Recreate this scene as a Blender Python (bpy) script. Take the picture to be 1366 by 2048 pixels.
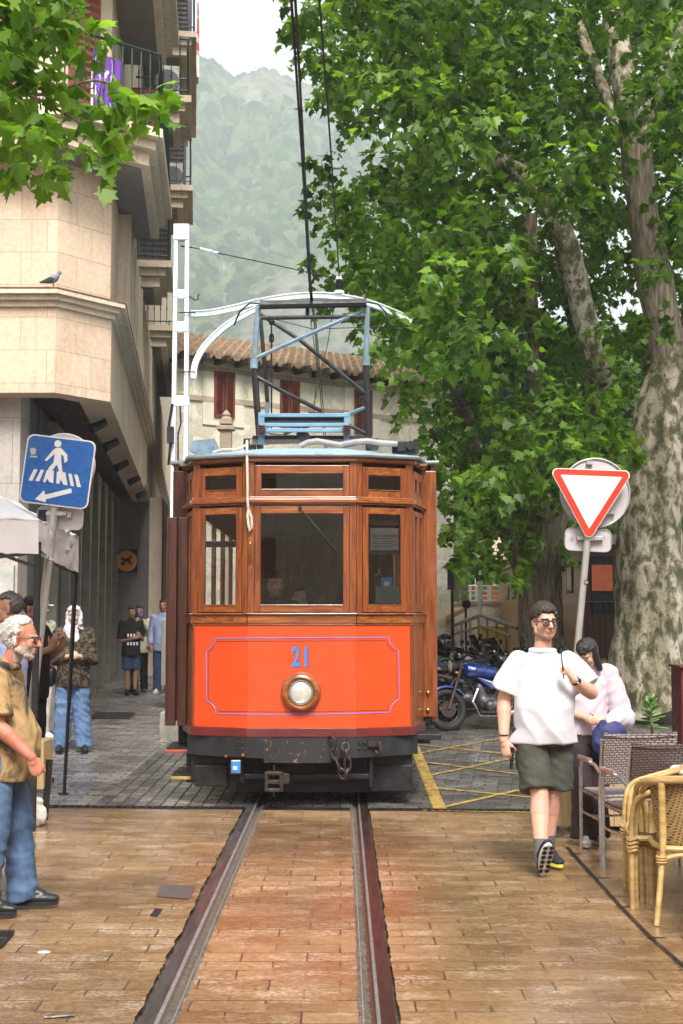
import bpy, bmesh, math, random
import numpy as np
from mathutils import Vector, Matrix, noise, Euler
R = math.radians
for o in list(bpy.data.objects): bpy.data.objects.remove(o)
scene = bpy.context.scene
col = scene.collection
# ---------------------------------------------------------------- camera
FPX, YH, HC = 2600.0, 210.0, 1.70
PITCH = math.atan(YH / FPX)
cd = bpy.data.cameras.new('camera'); cam = bpy.data.objects.new('camera', cd); col.objects.link(cam)
cam.location = (0, 0, HC); cam.rotation_euler = (R(90) + PITCH, 0, 0)
cd.sensor_fit = 'VERTICAL'; cd.sensor_height = 36; cd.lens = FPX / 2048 * 36
cd.clip_start = 0.1; cd.clip_end = 6000
scene.camera = cam
# ---------------------------------------------------------------- world, sun, exposure
w = bpy.data.worlds.new('World'); scene.world = w; w.use_nodes = True
nt = w.node_tree; bg = nt.nodes['Background']
sky = nt.nodes.new('ShaderNodeTexSky'); sky.sky_type = 'NISHITA'; sky.sun_disc = False
SUN_EL, SUN_ROT = R(50), R(171)
sky.sun_elevation = SUN_EL; sky.sun_rotation = SUN_ROT; sky.dust_density = 4.0; sky.air_density = 1.4; sky.ozone_density = 1.0
hs = nt.nodes.new('ShaderNodeHueSaturation'); hs.inputs['Saturation'].default_value = 0.22; hs.inputs['Value'].default_value = 1.22
nt.links.new(sky.outputs[0], hs.inputs['Color']); nt.links.new(hs.outputs[0], bg.inputs[0]); bg.inputs[1].default_value = 0.15
sd = bpy.data.lights.new('sun', 'SUN'); sun = bpy.data.objects.new('sun', sd); col.objects.link(sun)
sd.energy = 2.9; sd.angle = R(20); sd.color = (1, .95, .88)
# direction the sun stands in (sky texture rotation is clockwise from +Y)
sv = Vector((math.sin(SUN_ROT) * math.cos(SUN_EL), math.cos(SUN_ROT) * math.cos(SUN_EL), math.sin(SUN_EL)))
sun.rotation_euler = sv.to_track_quat('Z', 'Y').to_euler()
scene.view_settings.view_transform = 'Standard'; scene.view_settings.look = 'None'
scene.view_settings.exposure = 0.76; scene.view_settings.gamma = 1
HAZE_D = 0.00066
scene.render.engine = 'CYCLES'
scene.cycles.max_bounces = 8; scene.cycles.transparent_max_bounces = 12; scene.cycles.volume_bounces = 1
# ---------------------------------------------------------------- pixel -> world helpers (photo 1366 x 2048)
cp, sp = math.cos(PITCH), math.sin(PITCH)
def ray(px, py):
    a = (px - 683) / FPX; b = (1024 - py) / FPX
    return Vector((a, cp - b * sp, sp + b * cp))
def P(px, py, Y):
    r = ray(px, py); t = Y / r.y
    return Vector((r.x * t, Y, HC + r.z * t))
def gz(y): return 0.015 * min(max(y - 12, 0), 26)
def G(px, py):
    r = ray(px, py); y = 12.0
    for _ in range(60): y = 0.5 * y + 0.5 * (gz(y) - HC) / r.z * r.y
    return Vector((r.x / r.y * y, y, gz(y)))
# ---------------------------------------------------------------- object helpers
def off(o):
    v = Vector((0, 0, 0))
    while o is not None: v += o.location; o = o.parent
    return v
def tag(o, label=None, cat=None, group=None, kind=None):
    if label: o['label'] = label
    if cat: o['category'] = cat
    if group: o['group'] = group
    if kind: o['kind'] = kind
    return o
def empty(name, loc, label=None, cat=None, group=None):
    o = bpy.data.objects.new(name, None); o.empty_display_size = .1; col.objects.link(o); o.location = loc
    return tag(o, label, cat, group)
def copy_tree(o, parent=None):
    c = o.copy(); col.objects.link(c); c.parent = parent
    for ch in [x for x in bpy.data.objects if x.parent == o]: copy_tree(ch, c)
    return c
class MB:
    def __init__(s): s.v = []; s.f = []; s.mi = []; s.cur = 0
    def _add(s, vs, fs):
        n = len(s.v); s.v.extend(tuple(x) for x in vs)
        for f in fs: s.f.append([i + n for i in f]); s.mi.append(s.cur)
        return s
    def box(s, c, d, rot=None):
        c = Vector(c); d = Vector(d) / 2
        vs = [Vector((x * d.x, y * d.y, z * d.z)) for x in (-1, 1) for y in (-1, 1) for z in (-1, 1)]
        if rot is not None:
            if not isinstance(rot, Matrix): rot = Euler(rot).to_matrix()
            vs = [rot @ v for v in vs]
        return s._add([c + v for v in vs], [(0, 1, 3, 2), (4, 6, 7, 5), (0, 4, 5, 1), (2, 3, 7, 6), (0, 2, 6, 4), (1, 5, 7, 3)])
    def bx(s, x0, x1, y0, y1, z0, z1): return s.box(((x0 + x1) / 2, (y0 + y1) / 2, (z0 + z1) / 2), (abs(x1 - x0), abs(y1 - y0), abs(z1 - z0)))
    def hexa(s, p):   # 8 points: bottom 4 loop, top 4 loop
        return s._add(p, [(3, 2, 1, 0), (4, 5, 6, 7), (0, 1, 5, 4), (1, 2, 6, 5), (2, 3, 7, 6), (3, 0, 4, 7)])
    def quad(s, *p): return s._add(p, [tuple(range(len(p)))])
    def prism(s, pts, ext):
        pts = [Vector(p) for p in pts]; e = Vector(ext); n = len(pts)
        return s._add(pts + [p + e for p in pts], [tuple(range(n))[::-1], tuple(range(n, 2 * n))] + [(i, (i + 1) % n, n + (i + 1) % n, n + i) for i in range(n)])
    def tube(s, pts, r, n=8, closed=False, flat=(1, 1)):
        pts = [Vector(p) for p in pts]; k = len(pts)
        rs = r if isinstance(r, (list, tuple)) else [r] * k
        vs = []; up = None
        for i, p in enumerate(pts):
            if closed: t = pts[(i + 1) % k] - pts[i - 1]
            else: t = pts[min(i + 1, k - 1)] - pts[max(i - 1, 0)]
            t = t.normalized() if t.length > 1e-9 else Vector((0, 0, 1))
            if up is None: up = t.cross(Vector((0, 0, 1)) if abs(t.z) < .9 else Vector((1, 0, 0))).normalized()
            up = (up - t * up.dot(t)).normalized(); b = t.cross(up)
            for j in range(n):
                a = 2 * math.pi * j / n
                vs.append(p + (up * math.cos(a) * flat[0] + b * math.sin(a) * flat[1]) * rs[i])
        fs = []
        for i in range(k if closed else k - 1):
            i2 = (i + 1) % k
            for j in range(n):
                j2 = (j + 1) % n; fs.append((i * n + j, i * n + j2, i2 * n + j2, i2 * n + j))
        if not closed: fs += [tuple(range(n))[::-1], tuple(range((k - 1) * n, k * n))]
        return s._add(vs, fs)
    def cyl(s, p0, p1, r0, r1=None, n=16): return s.tube([p0, p1], [r0, r0 if r1 is None else r1], n)
    def lathe(s, prof, o, ax=(0, 0, 1), n=20):
        o = Vector(o); q = Vector(ax).normalized().to_track_quat('Z', 'Y')
        vs = [o + q @ Vector((r * math.cos(2 * math.pi * j / n), r * math.sin(2 * math.pi * j / n), z)) for r, z in prof for j in range(n)]
        fs = [(i * n + j, i * n + (j + 1) % n, (i + 1) * n + (j + 1) % n, (i + 1) * n + j) for i in range(len(prof) - 1) for j in range(n)]
        fs += [tuple(range(n))[::-1], tuple(range((len(prof) - 1) * n, len(prof) * n))]
        return s._add(vs, fs)
    def ell(s, c, r, rot=None, n=14, m=9):
        c = Vector(c); M3 = Euler(rot).to_matrix() if rot is not None and not isinstance(rot, Matrix) else (rot or Matrix.Identity(3))
        vs = [c + M3 @ Vector((0, 0, -r[2]))]
        for i in range(1, m):
            ph = -math.pi / 2 + math.pi * i / m
            for j in range(n):
                a = 2 * math.pi * j / n
                vs.append(c + M3 @ Vector((r[0] * math.cos(ph) * math.cos(a), r[1] * math.cos(ph) * math.sin(a), r[2] * math.sin(ph))))
        vs.append(c + M3 @ Vector((0, 0, r[2]))); L = len(vs) - 1
        fs = [(0, 1 + (j + 1) % n, 1 + j) for j in range(n)]
        for i in range(m - 2):
            for j in range(n):
                a = 1 + i * n; b = a + n; fs.append((a + j, a + (j + 1) % n, b + (j + 1) % n, b + j))
        a = 1 + (m - 2) * n
        fs += [(a + j, a + (j + 1) % n, L) for j in range(n)]
        return s._add(vs, fs)
    def cap(s, p0, p1, r0, r1, side=(1, 0, 0), flat=(1, 1), n=14):   # tapered capsule
        p0 = Vector(p0); p1 = Vector(p1); d = p1 - p0; L = max(d.length, 1e-6); t = d / L
        x = Vector(side); x = x - t * x.dot(t)
        if x.length < 1e-4: x = Vector((0, 1, 0)) - t * t.y
        x.normalize(); y = t.cross(x); prof = []
        for i in range(5):
            a = math.pi / 2 * i / 4.0; prof.append((-r0 * math.cos(a), max(r0 * math.sin(a), 1e-4)))
        for i in range(5):
            a = math.pi / 2 * i / 4.0; prof.append((L + r1 * math.sin(a), max(r1 * math.cos(a), 1e-4)))
        vs = [p0 + t * z + (x * math.cos(2 * math.pi * j / n) * flat[0] + y * math.sin(2 * math.pi * j / n) * flat[1]) * r for z, r in prof for j in range(n)]
        fs = [(i * n + j, i * n + (j + 1) % n, (i + 1) * n + (j + 1) % n, (i + 1) * n + j) for i in range(9) for j in range(n)]
        fs += [tuple(range(n))[::-1], tuple(range(9 * n, 10 * n))]
        return s._add(vs, fs)
    def loft(s, rings, n=28):       # rings: (center, rx, ry[, tilt matrix]) flat ended, closed
        vs = []
        for rg in rings:
            c = Vector(rg[0]); m = rg[3] if len(rg) > 3 else None
            for j in range(n):
                a = 2 * math.pi * j / n; v = Vector((math.cos(a) * rg[1], math.sin(a) * rg[2], 0))
                vs.append(c + (m @ v if m is not None else v))
        k = len(rings)
        fs = [(i * n + j, i * n + (j + 1) % n, (i + 1) * n + (j + 1) % n, (i + 1) * n + j) for i in range(k - 1) for j in range(n)]
        fs += [tuple(range(n))[::-1], tuple(range((k - 1) * n, k * n))]
        return s._add(vs, fs)
    def build(s, name, mats, parent=None, smooth=False, bevel=0, wn=False, auto=None):
        me = bpy.data.meshes.new(name); o_ = off(parent)
        me.from_pydata([(x - o_.x, y - o_.y, z - o_.z) for x, y, z in s.v], [], s.f)
        if not isinstance(mats, (list, tuple)): mats = [mats]
        for m in mats: me.materials.append(m)
        if len(mats) > 1: me.polygons.foreach_set('material_index', s.mi)
        if smooth: me.polygons.foreach_set('use_smooth', [True] * len(me.polygons))
        me.validate(); me.update()
        bm = bmesh.new(); bm.from_mesh(me); bmesh.ops.recalc_face_normals(bm, faces=bm.faces)
        if smooth:
            a_ = R(auto or 40)
            for e in bm.edges:
                if len(e.link_faces) == 2 and e.calc_face_angle(0) > a_: e.smooth = False
        bm.to_mesh(me); bm.free()
        o = bpy.data.objects.new(name, me); col.objects.link(o)
        if parent is not None: o.parent = parent
        if bevel:
            b = o.modifiers.new('bevel', 'BEVEL'); b.width = bevel; b.segments = 2; b.limit_method = 'ANGLE'; b.angle_limit = R(40)
        return o
def free(name, mb, m, label, cat, group=None, kind=None, **k):
    "a one-mesh thing: origin at its base centre"
    vs = np.array(mb.v); c = (vs.min(0) + vs.max(0)) / 2; c[2] = vs[:, 2].min()
    o = mb.build(name, m, None, **k); me = o.data; me.transform(Matrix.Translation(-Vector(c))); o.location = c
    return tag(o, label, cat, group, kind)
# ---------------------------------------------------------------- materials
def newmat(name):
    m = bpy.data.materials.new(name); m.use_nodes = True; return m, m.node_tree, m.node_tree.nodes['Principled BSDF']
def ND(nt, typ, **kw):
    n = nt.nodes.new(typ)
    for k, v in kw.items():
        if k in n.inputs: n.inputs[k].default_value = v
        else: setattr(n, k, v)
    return n
def ramp(nt, fac, stops, interp='LINEAR'):
    r = nt.nodes.new('ShaderNodeValToRGB'); r.color_ramp.interpolation = interp; el = r.color_ramp.elements
    while len(el) < len(stops): el.new(0.5)
    for e, (p, c) in zip(el, stops):
        e.position = p; e.color = (c, c, c, 1) if isinstance(c, (int, float)) else (*c[:3], 1)
    nt.links.new(fac, r.inputs[0]); return r
def mixc(nt, fac, a, b, mode='MIX'):
    m = nt.nodes.new('ShaderNodeMix'); m.data_type = 'RGBA'; m.blend_type = mode
    for i, x in ((0, fac), (6, a), (7, b)):
        if hasattr(x, 'links') or hasattr(x, 'is_linked'): nt.links.new(x, m.inputs[i])
        elif isinstance(x, (tuple, list)): m.inputs[i].default_value = (*x[:3], 1)
        else: m.inputs[i].default_value = x
    return m.outputs[2]
def coords(nt, scale=(1, 1, 1), rot=(0, 0, 0), kind='Object'):
    t = nt.nodes.new('ShaderNodeTexCoord'); mp = nt.nodes.new('ShaderNodeMapping')
    mp.inputs['Scale'].default_value = scale; mp.inputs['Rotation'].default_value = rot
    nt.links.new(t.outputs[kind], mp.inputs[0]); return mp.outputs[0]
def noi(nt, vec, scale, detail=5, rough=.55, dist=0):
    n = ND(nt, 'ShaderNodeTexNoise', Scale=scale, Detail=detail, Roughness=rough, Distortion=dist); nt.links.new(vec, n.inputs['Vector']); return n.outputs[0]
def bumpn(nt, b, h, strength=.3, dist=.01):
    n = ND(nt, 'ShaderNodeBump', Strength=strength, Distance=dist); nt.links.new(h, n.inputs['Height']); nt.links.new(n.outputs[0], b.inputs['Normal']); return n
def pm(name, c, rough=.6, metal=0, var=.25, vs=6, stretch=(1, 1, 1), bump=0, bs=40, c2=None, coat=0, spec=None, rv=.12, trans=0, sheen=0):
    m, nt, b = newmat(name); v = coords(nt, stretch)
    n = noi(nt, v, vs)
    ca = tuple(x * (1 - var) for x in c); cb = c2 or tuple(min(x * (1 + var * .6), 1) for x in c)
    r = ramp(nt, n, [(.3, ca), (.68, cb)]); nt.links.new(r.outputs[0], b.inputs['Base Color'])
    rr = ramp(nt, noi(nt, v, vs * 2.3), [(.3, max(rough - rv, .02)), (.7, min(rough + rv, 1))]); nt.links.new(rr.outputs[0], b.inputs['Roughness'])
    b.inputs['Metallic'].default_value = metal
    if coat: b.inputs['Coat Weight'].default_value = coat; b.inputs['Coat Roughness'].default_value = .08
    if spec is not None: b.inputs['Specular IOR Level'].default_value = spec
    if sheen: b.inputs['Sheen Weight'].default_value = sheen
    if bump: bumpn(nt, b, noi(nt, v, bs, 4), bump, .01)
    return m
# ================================================================ special materials
def tile_mat():
    m, nt, b = newmat('ochre_paving'); v = coords(nt, kind='Object')
    br = ND(nt, 'ShaderNodeTexBrick', offset=.5, **{'Scale': 1, 'Mortar Size': .0056, 'Mortar Smooth': .15, 'Bias': -.2, 'Brick Width': .33, 'Row Height': .165})
    wob = nt.nodes.new('ShaderNodeVectorMath'); wob.operation = 'MULTIPLY_ADD'
    nc = ND(nt, 'ShaderNodeTexNoise', Scale=9, Detail=3); nt.links.new(v, nc.inputs['Vector'])
    nt.links.new(nc.outputs[1], wob.inputs[0]); wob.inputs[1].default_value = (.012, .008, 0); nt.links.new(v, wob.inputs[2])
    nt.links.new(wob.outputs[0], br.inputs['Vector'])
    br.inputs['Color1'].default_value = (.25, .25, .25, 1); br.inputs['Color2'].default_value = (.8, .8, .8, 1); br.inputs['Mortar'].default_value = (.5, .5, .5, 1)
    base = ramp(nt, br.outputs[0], [(.2, (.235, .138, .064)), (.5, (.29, .182, .092)), (.85, (.35, .238, .135))])
    fine = ramp(nt, noi(nt, coords(nt, (24, 28, 1)), 1.0, 8, .8), [(.36, (.58, .56, .54)), (.66, (1.34, 1.31, 1.27))])
    c = mixc(nt, 1.0, base.outputs[0], fine.outputs[0], 'MULTIPLY')
    worn = ramp(nt, noi(nt, coords(nt, (1.3, 2.6, 1)), 2.0, 8, .72), [(.50, 0), (.62, .85)])
    speck = ramp(nt, noi(nt, coords(nt, (36, 60, 1)), 1, 4, .7), [(.44, 0), (.56, 1)])
    mm = ND(nt, 'ShaderNodeMath', operation='MULTIPLY'); nt.links.new(worn.outputs[0], mm.inputs[0]); nt.links.new(speck.outputs[0], mm.inputs[1])
    c = mixc(nt, mm.outputs[0], c, (.56, .45, .34))
    big = ramp(nt, noi(nt, coords(nt, (1, 1, 1)), .55, 3, .5), [(.36, (.60, .55, .50)), (.64, (1.15, 1.15, 1.15))])
    c = mixc(nt, 1.0, c, big.outputs[0], 'MULTIPLY')
    crk = ramp(nt, noi(nt, coords(nt, (5, 14, 1)), 1.6, 6, .8), [(.69, 0), (.72, 1)])
    c = mixc(nt, crk.outputs[0], c, (.06, .04, .025))
    # joints: thin, dark in places, filled pale in others
    jn = ramp(nt, noi(nt, v, 3.5, 3), [(.44, (.06, .038, .024)), (.60, (.25, .16, .09))])
    c = mixc(nt, br.outputs[1], c, jn.outputs[0]); nt.links.new(c, b.inputs['Base Color'])
    wet = ramp(nt, noi(nt, coords(nt, (1, 1.7, 1)), .8, 6, .6), [(.40, .07), (.64, .34)])
    fr = ramp(nt, noi(nt, coords(nt, (50, 120, 1)), 1, 4, .7), [(.3, 0), (.8, .12)])
    ad = ND(nt, 'ShaderNodeMath', operation='ADD'); nt.links.new(wet.outputs[0], ad.inputs[0]); nt.links.new(fr.outputs[0], ad.inputs[1]); nt.links.new(ad.outputs[0], b.inputs['Roughness'])
    h = ND(nt, 'ShaderNodeMath', operation='MULTIPLY_ADD'); nt.links.new(br.outputs[1], h.inputs[0]); h.inputs[1].default_value = -2.6
    nt.links.new(noi(nt, coords(nt, (36, 40, 1)), 1.6, 6, .7), h.inputs[2]); bumpn(nt, b, h.outputs[0], .34, .007)
    cw = ramp(nt, noi(nt, coords(nt, (1, 1.4, 1)), .7, 5, .6), [(.42, 0), (.60, .45)]); nt.links.new(cw.outputs[0], b.inputs['Coat Weight']); b.inputs['Coat Roughness'].default_value = .20
    return m
def cobble_mat(name, rot=0.0, dark=(.16, .15, .145), light=(.42, .395, .37), bw=.27, rh=.125):
    m, nt, b = newmat(name); v = coords(nt, kind='Object', rot=(0, 0, rot))
    nc = ND(nt, 'ShaderNodeTexNoise', Scale=5, Detail=3); nt.links.new(v, nc.inputs['Vector'])
    wob = nt.nodes.new('ShaderNodeVectorMath'); wob.operation = 'MULTIPLY_ADD'; nt.links.new(nc.outputs[1], wob.inputs[0]); wob.inputs[1].default_value = (.03, .02, 0); nt.links.new(v, wob.inputs[2])
    br = ND(nt, 'ShaderNodeTexBrick', offset=.5, **{'Scale': 1, 'Mortar Size': .010, 'Mortar Smooth': .3, 'Brick Width': bw, 'Row Height': rh})
    nt.links.new(wob.outputs[0], br.inputs['Vector']); br.inputs['Color1'].default_value = (0, 0, 0, 1); br.inputs['Color2'].default_value = (1, 1, 1, 1); br.inputs['Mortar'].default_value = (.5, .5, .5, 1)
    base = ramp(nt, br.outputs[0], [(0, dark), (1, light)])
    n1 = ramp(nt, noi(nt, v, 14, 6, .7), [(.3, (.6, .6, .6)), (.7, (1.25, 1.22, 1.2))]); c = mixc(nt, 1, base.outputs[0], n1.outputs[0], 'MULTIPLY')
    n2 = ramp(nt, noi(nt, v, .7, 3), [(.35, (.65, .62, .6)), (.65, (1.1, 1.1, 1.1))]); c = mixc(nt, 1, c, n2.outputs[0], 'MULTIPLY')
    c = mixc(nt, br.outputs[1], c, (.022, .02, .018)); nt.links.new(c, b.inputs['Base Color'])
    rr = ramp(nt, noi(nt, v, 2.2, 6, .65), [(.35, .16), (.7, .46)])
    r2 = mixc(nt, br.outputs[1], rr.outputs[0], (.7, .7, .7)); nt.links.new(r2, b.inputs['Roughness'])
    h = ND(nt, 'ShaderNodeMath', operation='MULTIPLY_ADD'); nt.links.new(br.outputs[1], h.inputs[0]); h.inputs[1].default_value = -1.5
    nt.links.new(noi(nt, v, 9, 5, .6), h.inputs[2]); b.inputs['Specular IOR Level'].default_value = .8; bumpn(nt, b, h.outputs[0], .6, .014)
    return m
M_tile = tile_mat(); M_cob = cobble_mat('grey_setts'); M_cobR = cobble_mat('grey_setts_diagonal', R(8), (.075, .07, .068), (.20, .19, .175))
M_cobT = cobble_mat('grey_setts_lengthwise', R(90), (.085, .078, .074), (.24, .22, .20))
M_ground = pm('compacted_ground', (.09, .085, .075), .8, vs=3, bump=.4)
M_rubble = pm('trackbed_rubble', (.13, .105, .08), .45, var=.6, vs=30, bump=1, bs=60)
M_conc = pm('stained_concrete', (.30, .28, .24), .75, var=.35, vs=7, bump=.4, bs=30)
M_concd = pm('dark_wet_stone_kerb', (.13, .11, .095), .5, var=.5, vs=5, bump=.5, bs=30)
M_rail = pm('worn_rail_steel', (.085, .078, .076), .34, .45, var=.4, vs=20, stretch=(1, .1, 1))
M_railr = pm('reddish_rail_steel', (.045, .027, .025), .36, .4, var=.4, vs=20, stretch=(1, .1, 1))
M_railed = pm('polished_rail_edge', (.26, .25, .25), .35, .3, var=.4, vs=40)
M_rust = pm('rusted_steel', (.10, .045, .032), .4, .3, var=.5, vs=25, bump=.3)
M_yel = pm('worn_yellow_road_paint', (.16, .12, .05), .5, var=.3, vs=13, c2=(.58, .38, .08), bump=.8, bs=30)
M_black = pm('black_painted_steel', (.018, .018, .02), .42, .2, var=.3)
M_iron = pm('cast_iron', (.03, .03, .032), .5, .6, var=.4, bump=.3)
M_slate = pm('dark_slate_slab', (.085, .075, .072), .4, var=.3, vs=12, stretch=(1, 5, 1))
M_tar = pm('black_cable_filler', (.015, .014, .014), .35, var=.3, vs=20, bump=.4)
# ================================================================ ground
Y0 = 12.0; TC = -.31; GA = .457      # drain line, track centre, half gauge
DX = 0.061                            # the drain line runs slightly towards the camera on the right
def yd(x): return 11.62 - DX * x
def sheet(name, m, xs, ys, zf, parent=None):
    mb = MB(); n = len(xs); vs = []
    for y in ys:
        for x in xs: vs.append((x, y, zf(x, y)))
    mb._add(vs, [(j * n + i, j * n + i + 1, (j + 1) * n + i + 1, (j + 1) * n + i) for j in range(len(ys) - 1) for i in range(n - 1)])
    o = mb.build(name, m, parent); return tag(o, kind='structure')
sheet('ground', M_ground, [-3000, -40, 40, 3000], [-60, 0, 12, 38, 100, 3500], lambda x, y: gz(y) - .14)
rng = random.Random(4)
def strip(name, m, left, right, y0f, y1f, step=.05, rough=(0, 0), z=0.0):
    mb = MB(); vs = []; n = int((max(y1f(left), y1f(right)) - min(y0f(left), y0f(right))) / step)
    nl = nr = 0
    for i in range(n + 1):
        t = i / n; row = []
        nl = .6 * nl + rng.uniform(-1, 1) * rough[0]; nr = .6 * nr + rng.uniform(-1, 1) * rough[1]
        for x, dx in ((left, nl), (left * .5 + right * .5, 0), (right, nr)):
            y = y0f(x) * (1 - t) + y1f(x) * t; vs.append((x + dx, y, gz(y) + z))
    mb._add(vs, [(j * 3 + i, j * 3 + i + 1, (j + 1) * 3 + i + 1, (j + 1) * 3 + i) for j in range(n) for i in range(2)])
    return tag(mb.build(name, m, None), kind='structure')
RL, RR = TC - GA, TC + GA            # gauge faces
back = lambda x: -4.0
strip('pavement', M_tile, -14, RL - .108, back, yd, .03, (0, .006))
strip('pavement', M_tile, RL + .075, RR - .072, back, yd, .03, (.002, .004))
strip('pavement', M_tile, RR + .102, 16, back, yd, .03, (.004, 0))
yd2 = lambda x: yd(x) + .16; far = lambda x: 60.0
strip('square', M_cob, -40, -2.25, yd2, far, .5)
strip('square', M_cobT, -2.25, RL - .09, yd2, far, .5)
strip('square', M_cobT, RL + .07, RR - .07, yd2, far, .5)
strip('square', M_cobR, RR + .09, 40, yd2, far, .5)
# trackbed under the slots
for nm, x0, x1 in (('trackbed', RL - .2, RL + .1), ('trackbed', RR - .1, RR + .2)):
    mb = MB(); vs = []; ys = [i * .035 - 4 for i in range(int(30 / .035))]
    for y in ys:
        for k in range(7):
            x = x0 + (x1 - x0) * k / 6; e = abs(k - 3) / 3
            vs.append((x, y, gz(y) - .05 + .012 * noise.noise(Vector((x * 25, y * 25, 1))) + (.038 + .012 * noise.noise(Vector((x * 40, y * 40, 5)))) * (e > .6)))
    mb._add(vs, [(j * 7 + i, j * 7 + i + 1, (j + 1) * 7 + i + 1, (j + 1) * 7 + i) for j in range(len(ys) - 1) for i in range(6)])
    tag(mb.build(nm, M_rubble, None), kind='structure')
# grooved rails: head, groove edge, keeper flange
def rail(cx, s, label):
    r = empty('tram_rail', (cx, 5, 0), label, 'rail', 'tram rails in the paving')
    def seg(mb, prof, y0, y1):
        for a, b in ((y0, 12), (12, y1)):
            mb.hexa([(cx + prof[0][0] * s, a, gz(a) + prof[0][1]), (cx + prof[1][0] * s, a, gz(a) + prof[1][1]), (cx + prof[1][0] * s, b, gz(b) + prof[1][1]), (cx + prof[0][0] * s, b, gz(b) + prof[0][1]),
                     (cx + prof[3][0] * s, a, gz(a) + prof[3][1]), (cx + prof[2][0] * s, a, gz(a) + prof[2][1]), (cx + prof[2][0] * s, b, gz(b) + prof[2][1]), (cx + prof[3][0] * s, b, gz(b) + prof[3][1])])
    mb = MB(); seg(mb, [(0.014, -.06), (.086, -.06), (.084, .004), (.0195, .004)], -4, 40); mb.build('rail_head', M_rail if s < 0 else M_railr, r)
    mb = MB(); seg(mb, [(0, -.06), (.0135, -.06), (.019, .0035), (.004, -.005)], -4, 40); mb.build('running_edge', M_railed, r)
    mb = MB(); seg(mb, [(-.058, -.06), (-.050, -.06), (-.050, -.003), (-.056, -.003)], -4, 40); mb.build('keeper_flange', M_railed, r)
    mb = MB(); seg(mb, [(-.051, -.06), (.001, -.06), (.001, -.036), (-.051, -.036)], -4, 40); mb.build('groove_floor', M_rust if s > 0 else M_rubble, r)
rail(RL, -1, 'left grooved steel tram rail sunk in broken ochre paving')
rail(RR, 1, 'right grooved steel tram rail with rusty groove in ochre paving')
# slotted drain line between the paving and the setts
dr = empty('drain_channel', (0, yd(0) + .08, 0), 'long slotted black drain channel between ochre paving and grey setts', 'drain')
def dseg(x0, x1):
    mb = MB(); mb._add([(x0, yd(x0) + .0, -.008), (x1, yd(x1), -.008), (x1, yd(x1) + .16, -.008), (x0, yd(x0) + .16, -.008)], [(0, 1, 2, 3)])
    mb.build('channel', M_black, dr)
    mb = MB(); n = int((x1 - x0) / .07)
    for i in range(n):
        x = x0 + (i + .5) * (x1 - x0) / n; y = yd(x) + .07
        mb.box((x, y, .001), (.03, .10, .012), (0, 0, -.06))
    mb.box(((x0 + x1) / 2, yd((x0 + x1) / 2) + .012, .001), (x1 - x0, .02, .012), (0, 0, -math.atan(DX)))
    mb.box(((x0 + x1) / 2, yd((x0 + x1) / 2) + .14, .001), (x1 - x0, .02, .012), (0, 0, -math.atan(DX)))
    g = mb.build('grate', M_iron, dr)
dseg(-8, RL - .1); dseg(RL + .07, RR - .07); dseg(RR + .1, 9)
# yellow road markings on the square (right of the tram)
def mark(p, q, wd, name='road_marking', lift=.006):
    a = G(*p); b = G(*q); d = (b - a); n = Vector((-d.y, d.x, 0)).normalized() * wd / 2; mb = MB()
    k = 10; vs = []
    for i in range(k + 1):
        c = a + d * i / k; vs += [(c.x - n.x, c.y - n.y, gz(c.y - n.y) + lift), (c.x + n.x, c.y + n.y, gz(c.y + n.y) + lift)]
    mb._add(vs, [(2 * i, 2 * i + 1, 2 * i + 3, 2 * i + 2) for i in range(k)])
    return tag(mb.build(name, M_yel, None), kind='structure')
mark((826, 1487), (880, 1619), .12)
mark((846, 1622), (1400, 1632), .05, lift=.007)
mark((884, 1616), (1300, 1520), .06, lift=.008)
mark((868, 1577), (1180, 1608), .06, lift=.009)
mark((860, 1552), (1120, 1497), .06, lift=.009)
mark((846, 1525), (1250, 1577), .06, lift=.010)
mark((838, 1508), (1000, 1478), .05, lift=.010)
mark((832, 1490), (1300, 1540), .05, lift=.011)
mark((1190, 1495), (1235, 1484), .10); mark((1235, 1484), (1290, 1493), .10, lift=.008)
# slabs, grates, cable filler line
def flat(name, pts, m, lift, kind='structure', **k):
    mb = MB(); pp = [G(*p) for p in pts]; mb._add([(p.x, p.y, p.z + lift) for p in pp], [tuple(range(len(pp)))]); o = mb.build(name, m, None); return tag(o, kind=kind)
flat('paving_slab', [(322, 1770), (392, 1774), (378, 1799), (312, 1794)], M_slate, .004)
flat('paving_slab', [(310, 1818), (326, 1820), (314, 1834), (299, 1833)], M_tar, .004)
flat('paving_slab', [(1180, 1652), (1250, 1652), (1262, 1664), (1184, 1664)], M_slate, .004)
flat('paving_slab', [(1100, 1664), (1118, 1660), (1132, 1668), (1116, 1676)], M_slate, .004)
def gratef(pts, n, label):
    pp = [G(*p) for p in pts]; c = sum(pp, Vector()) / 4; r = empty('floor_grate', c, label, 'grate', 'grates set in the ground')
    mb = MB(); mb._add([(p.x, p.y, p.z + .004) for p in pp], [(0, 1, 2, 3)]); mb.build('pit', M_black, r)
    mb = MB()
    for i in range(n + 1):
        t = i / n; a = pp[0].lerp(pp[1], t); b = pp[3].lerp(pp[2], t); mb.tube([a + Vector((0, 0, .012)), b + Vector((0, 0, .012))], .012, 4)
    for i in range(3):
        t = i / 2; a = pp[0].lerp(pp[3], t); b = pp[1].lerp(pp[2], t); mb.tube([a + Vector((0, 0, .011)), b + Vector((0, 0, .011))], .012, 4)
    mb.build('bars', M_iron, r)
gratef([(190, 1427), (270, 1427), (258, 1438), (180, 1438)], 14, 'iron floor grate in the grey setts beyond the headscarfed woman')
gratef([(-60, 1868), (26, 1868), (0, 1898), (-90, 1898)], 12, 'black floor grate at the left edge of the ochre paving')
cl = MB()
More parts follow.
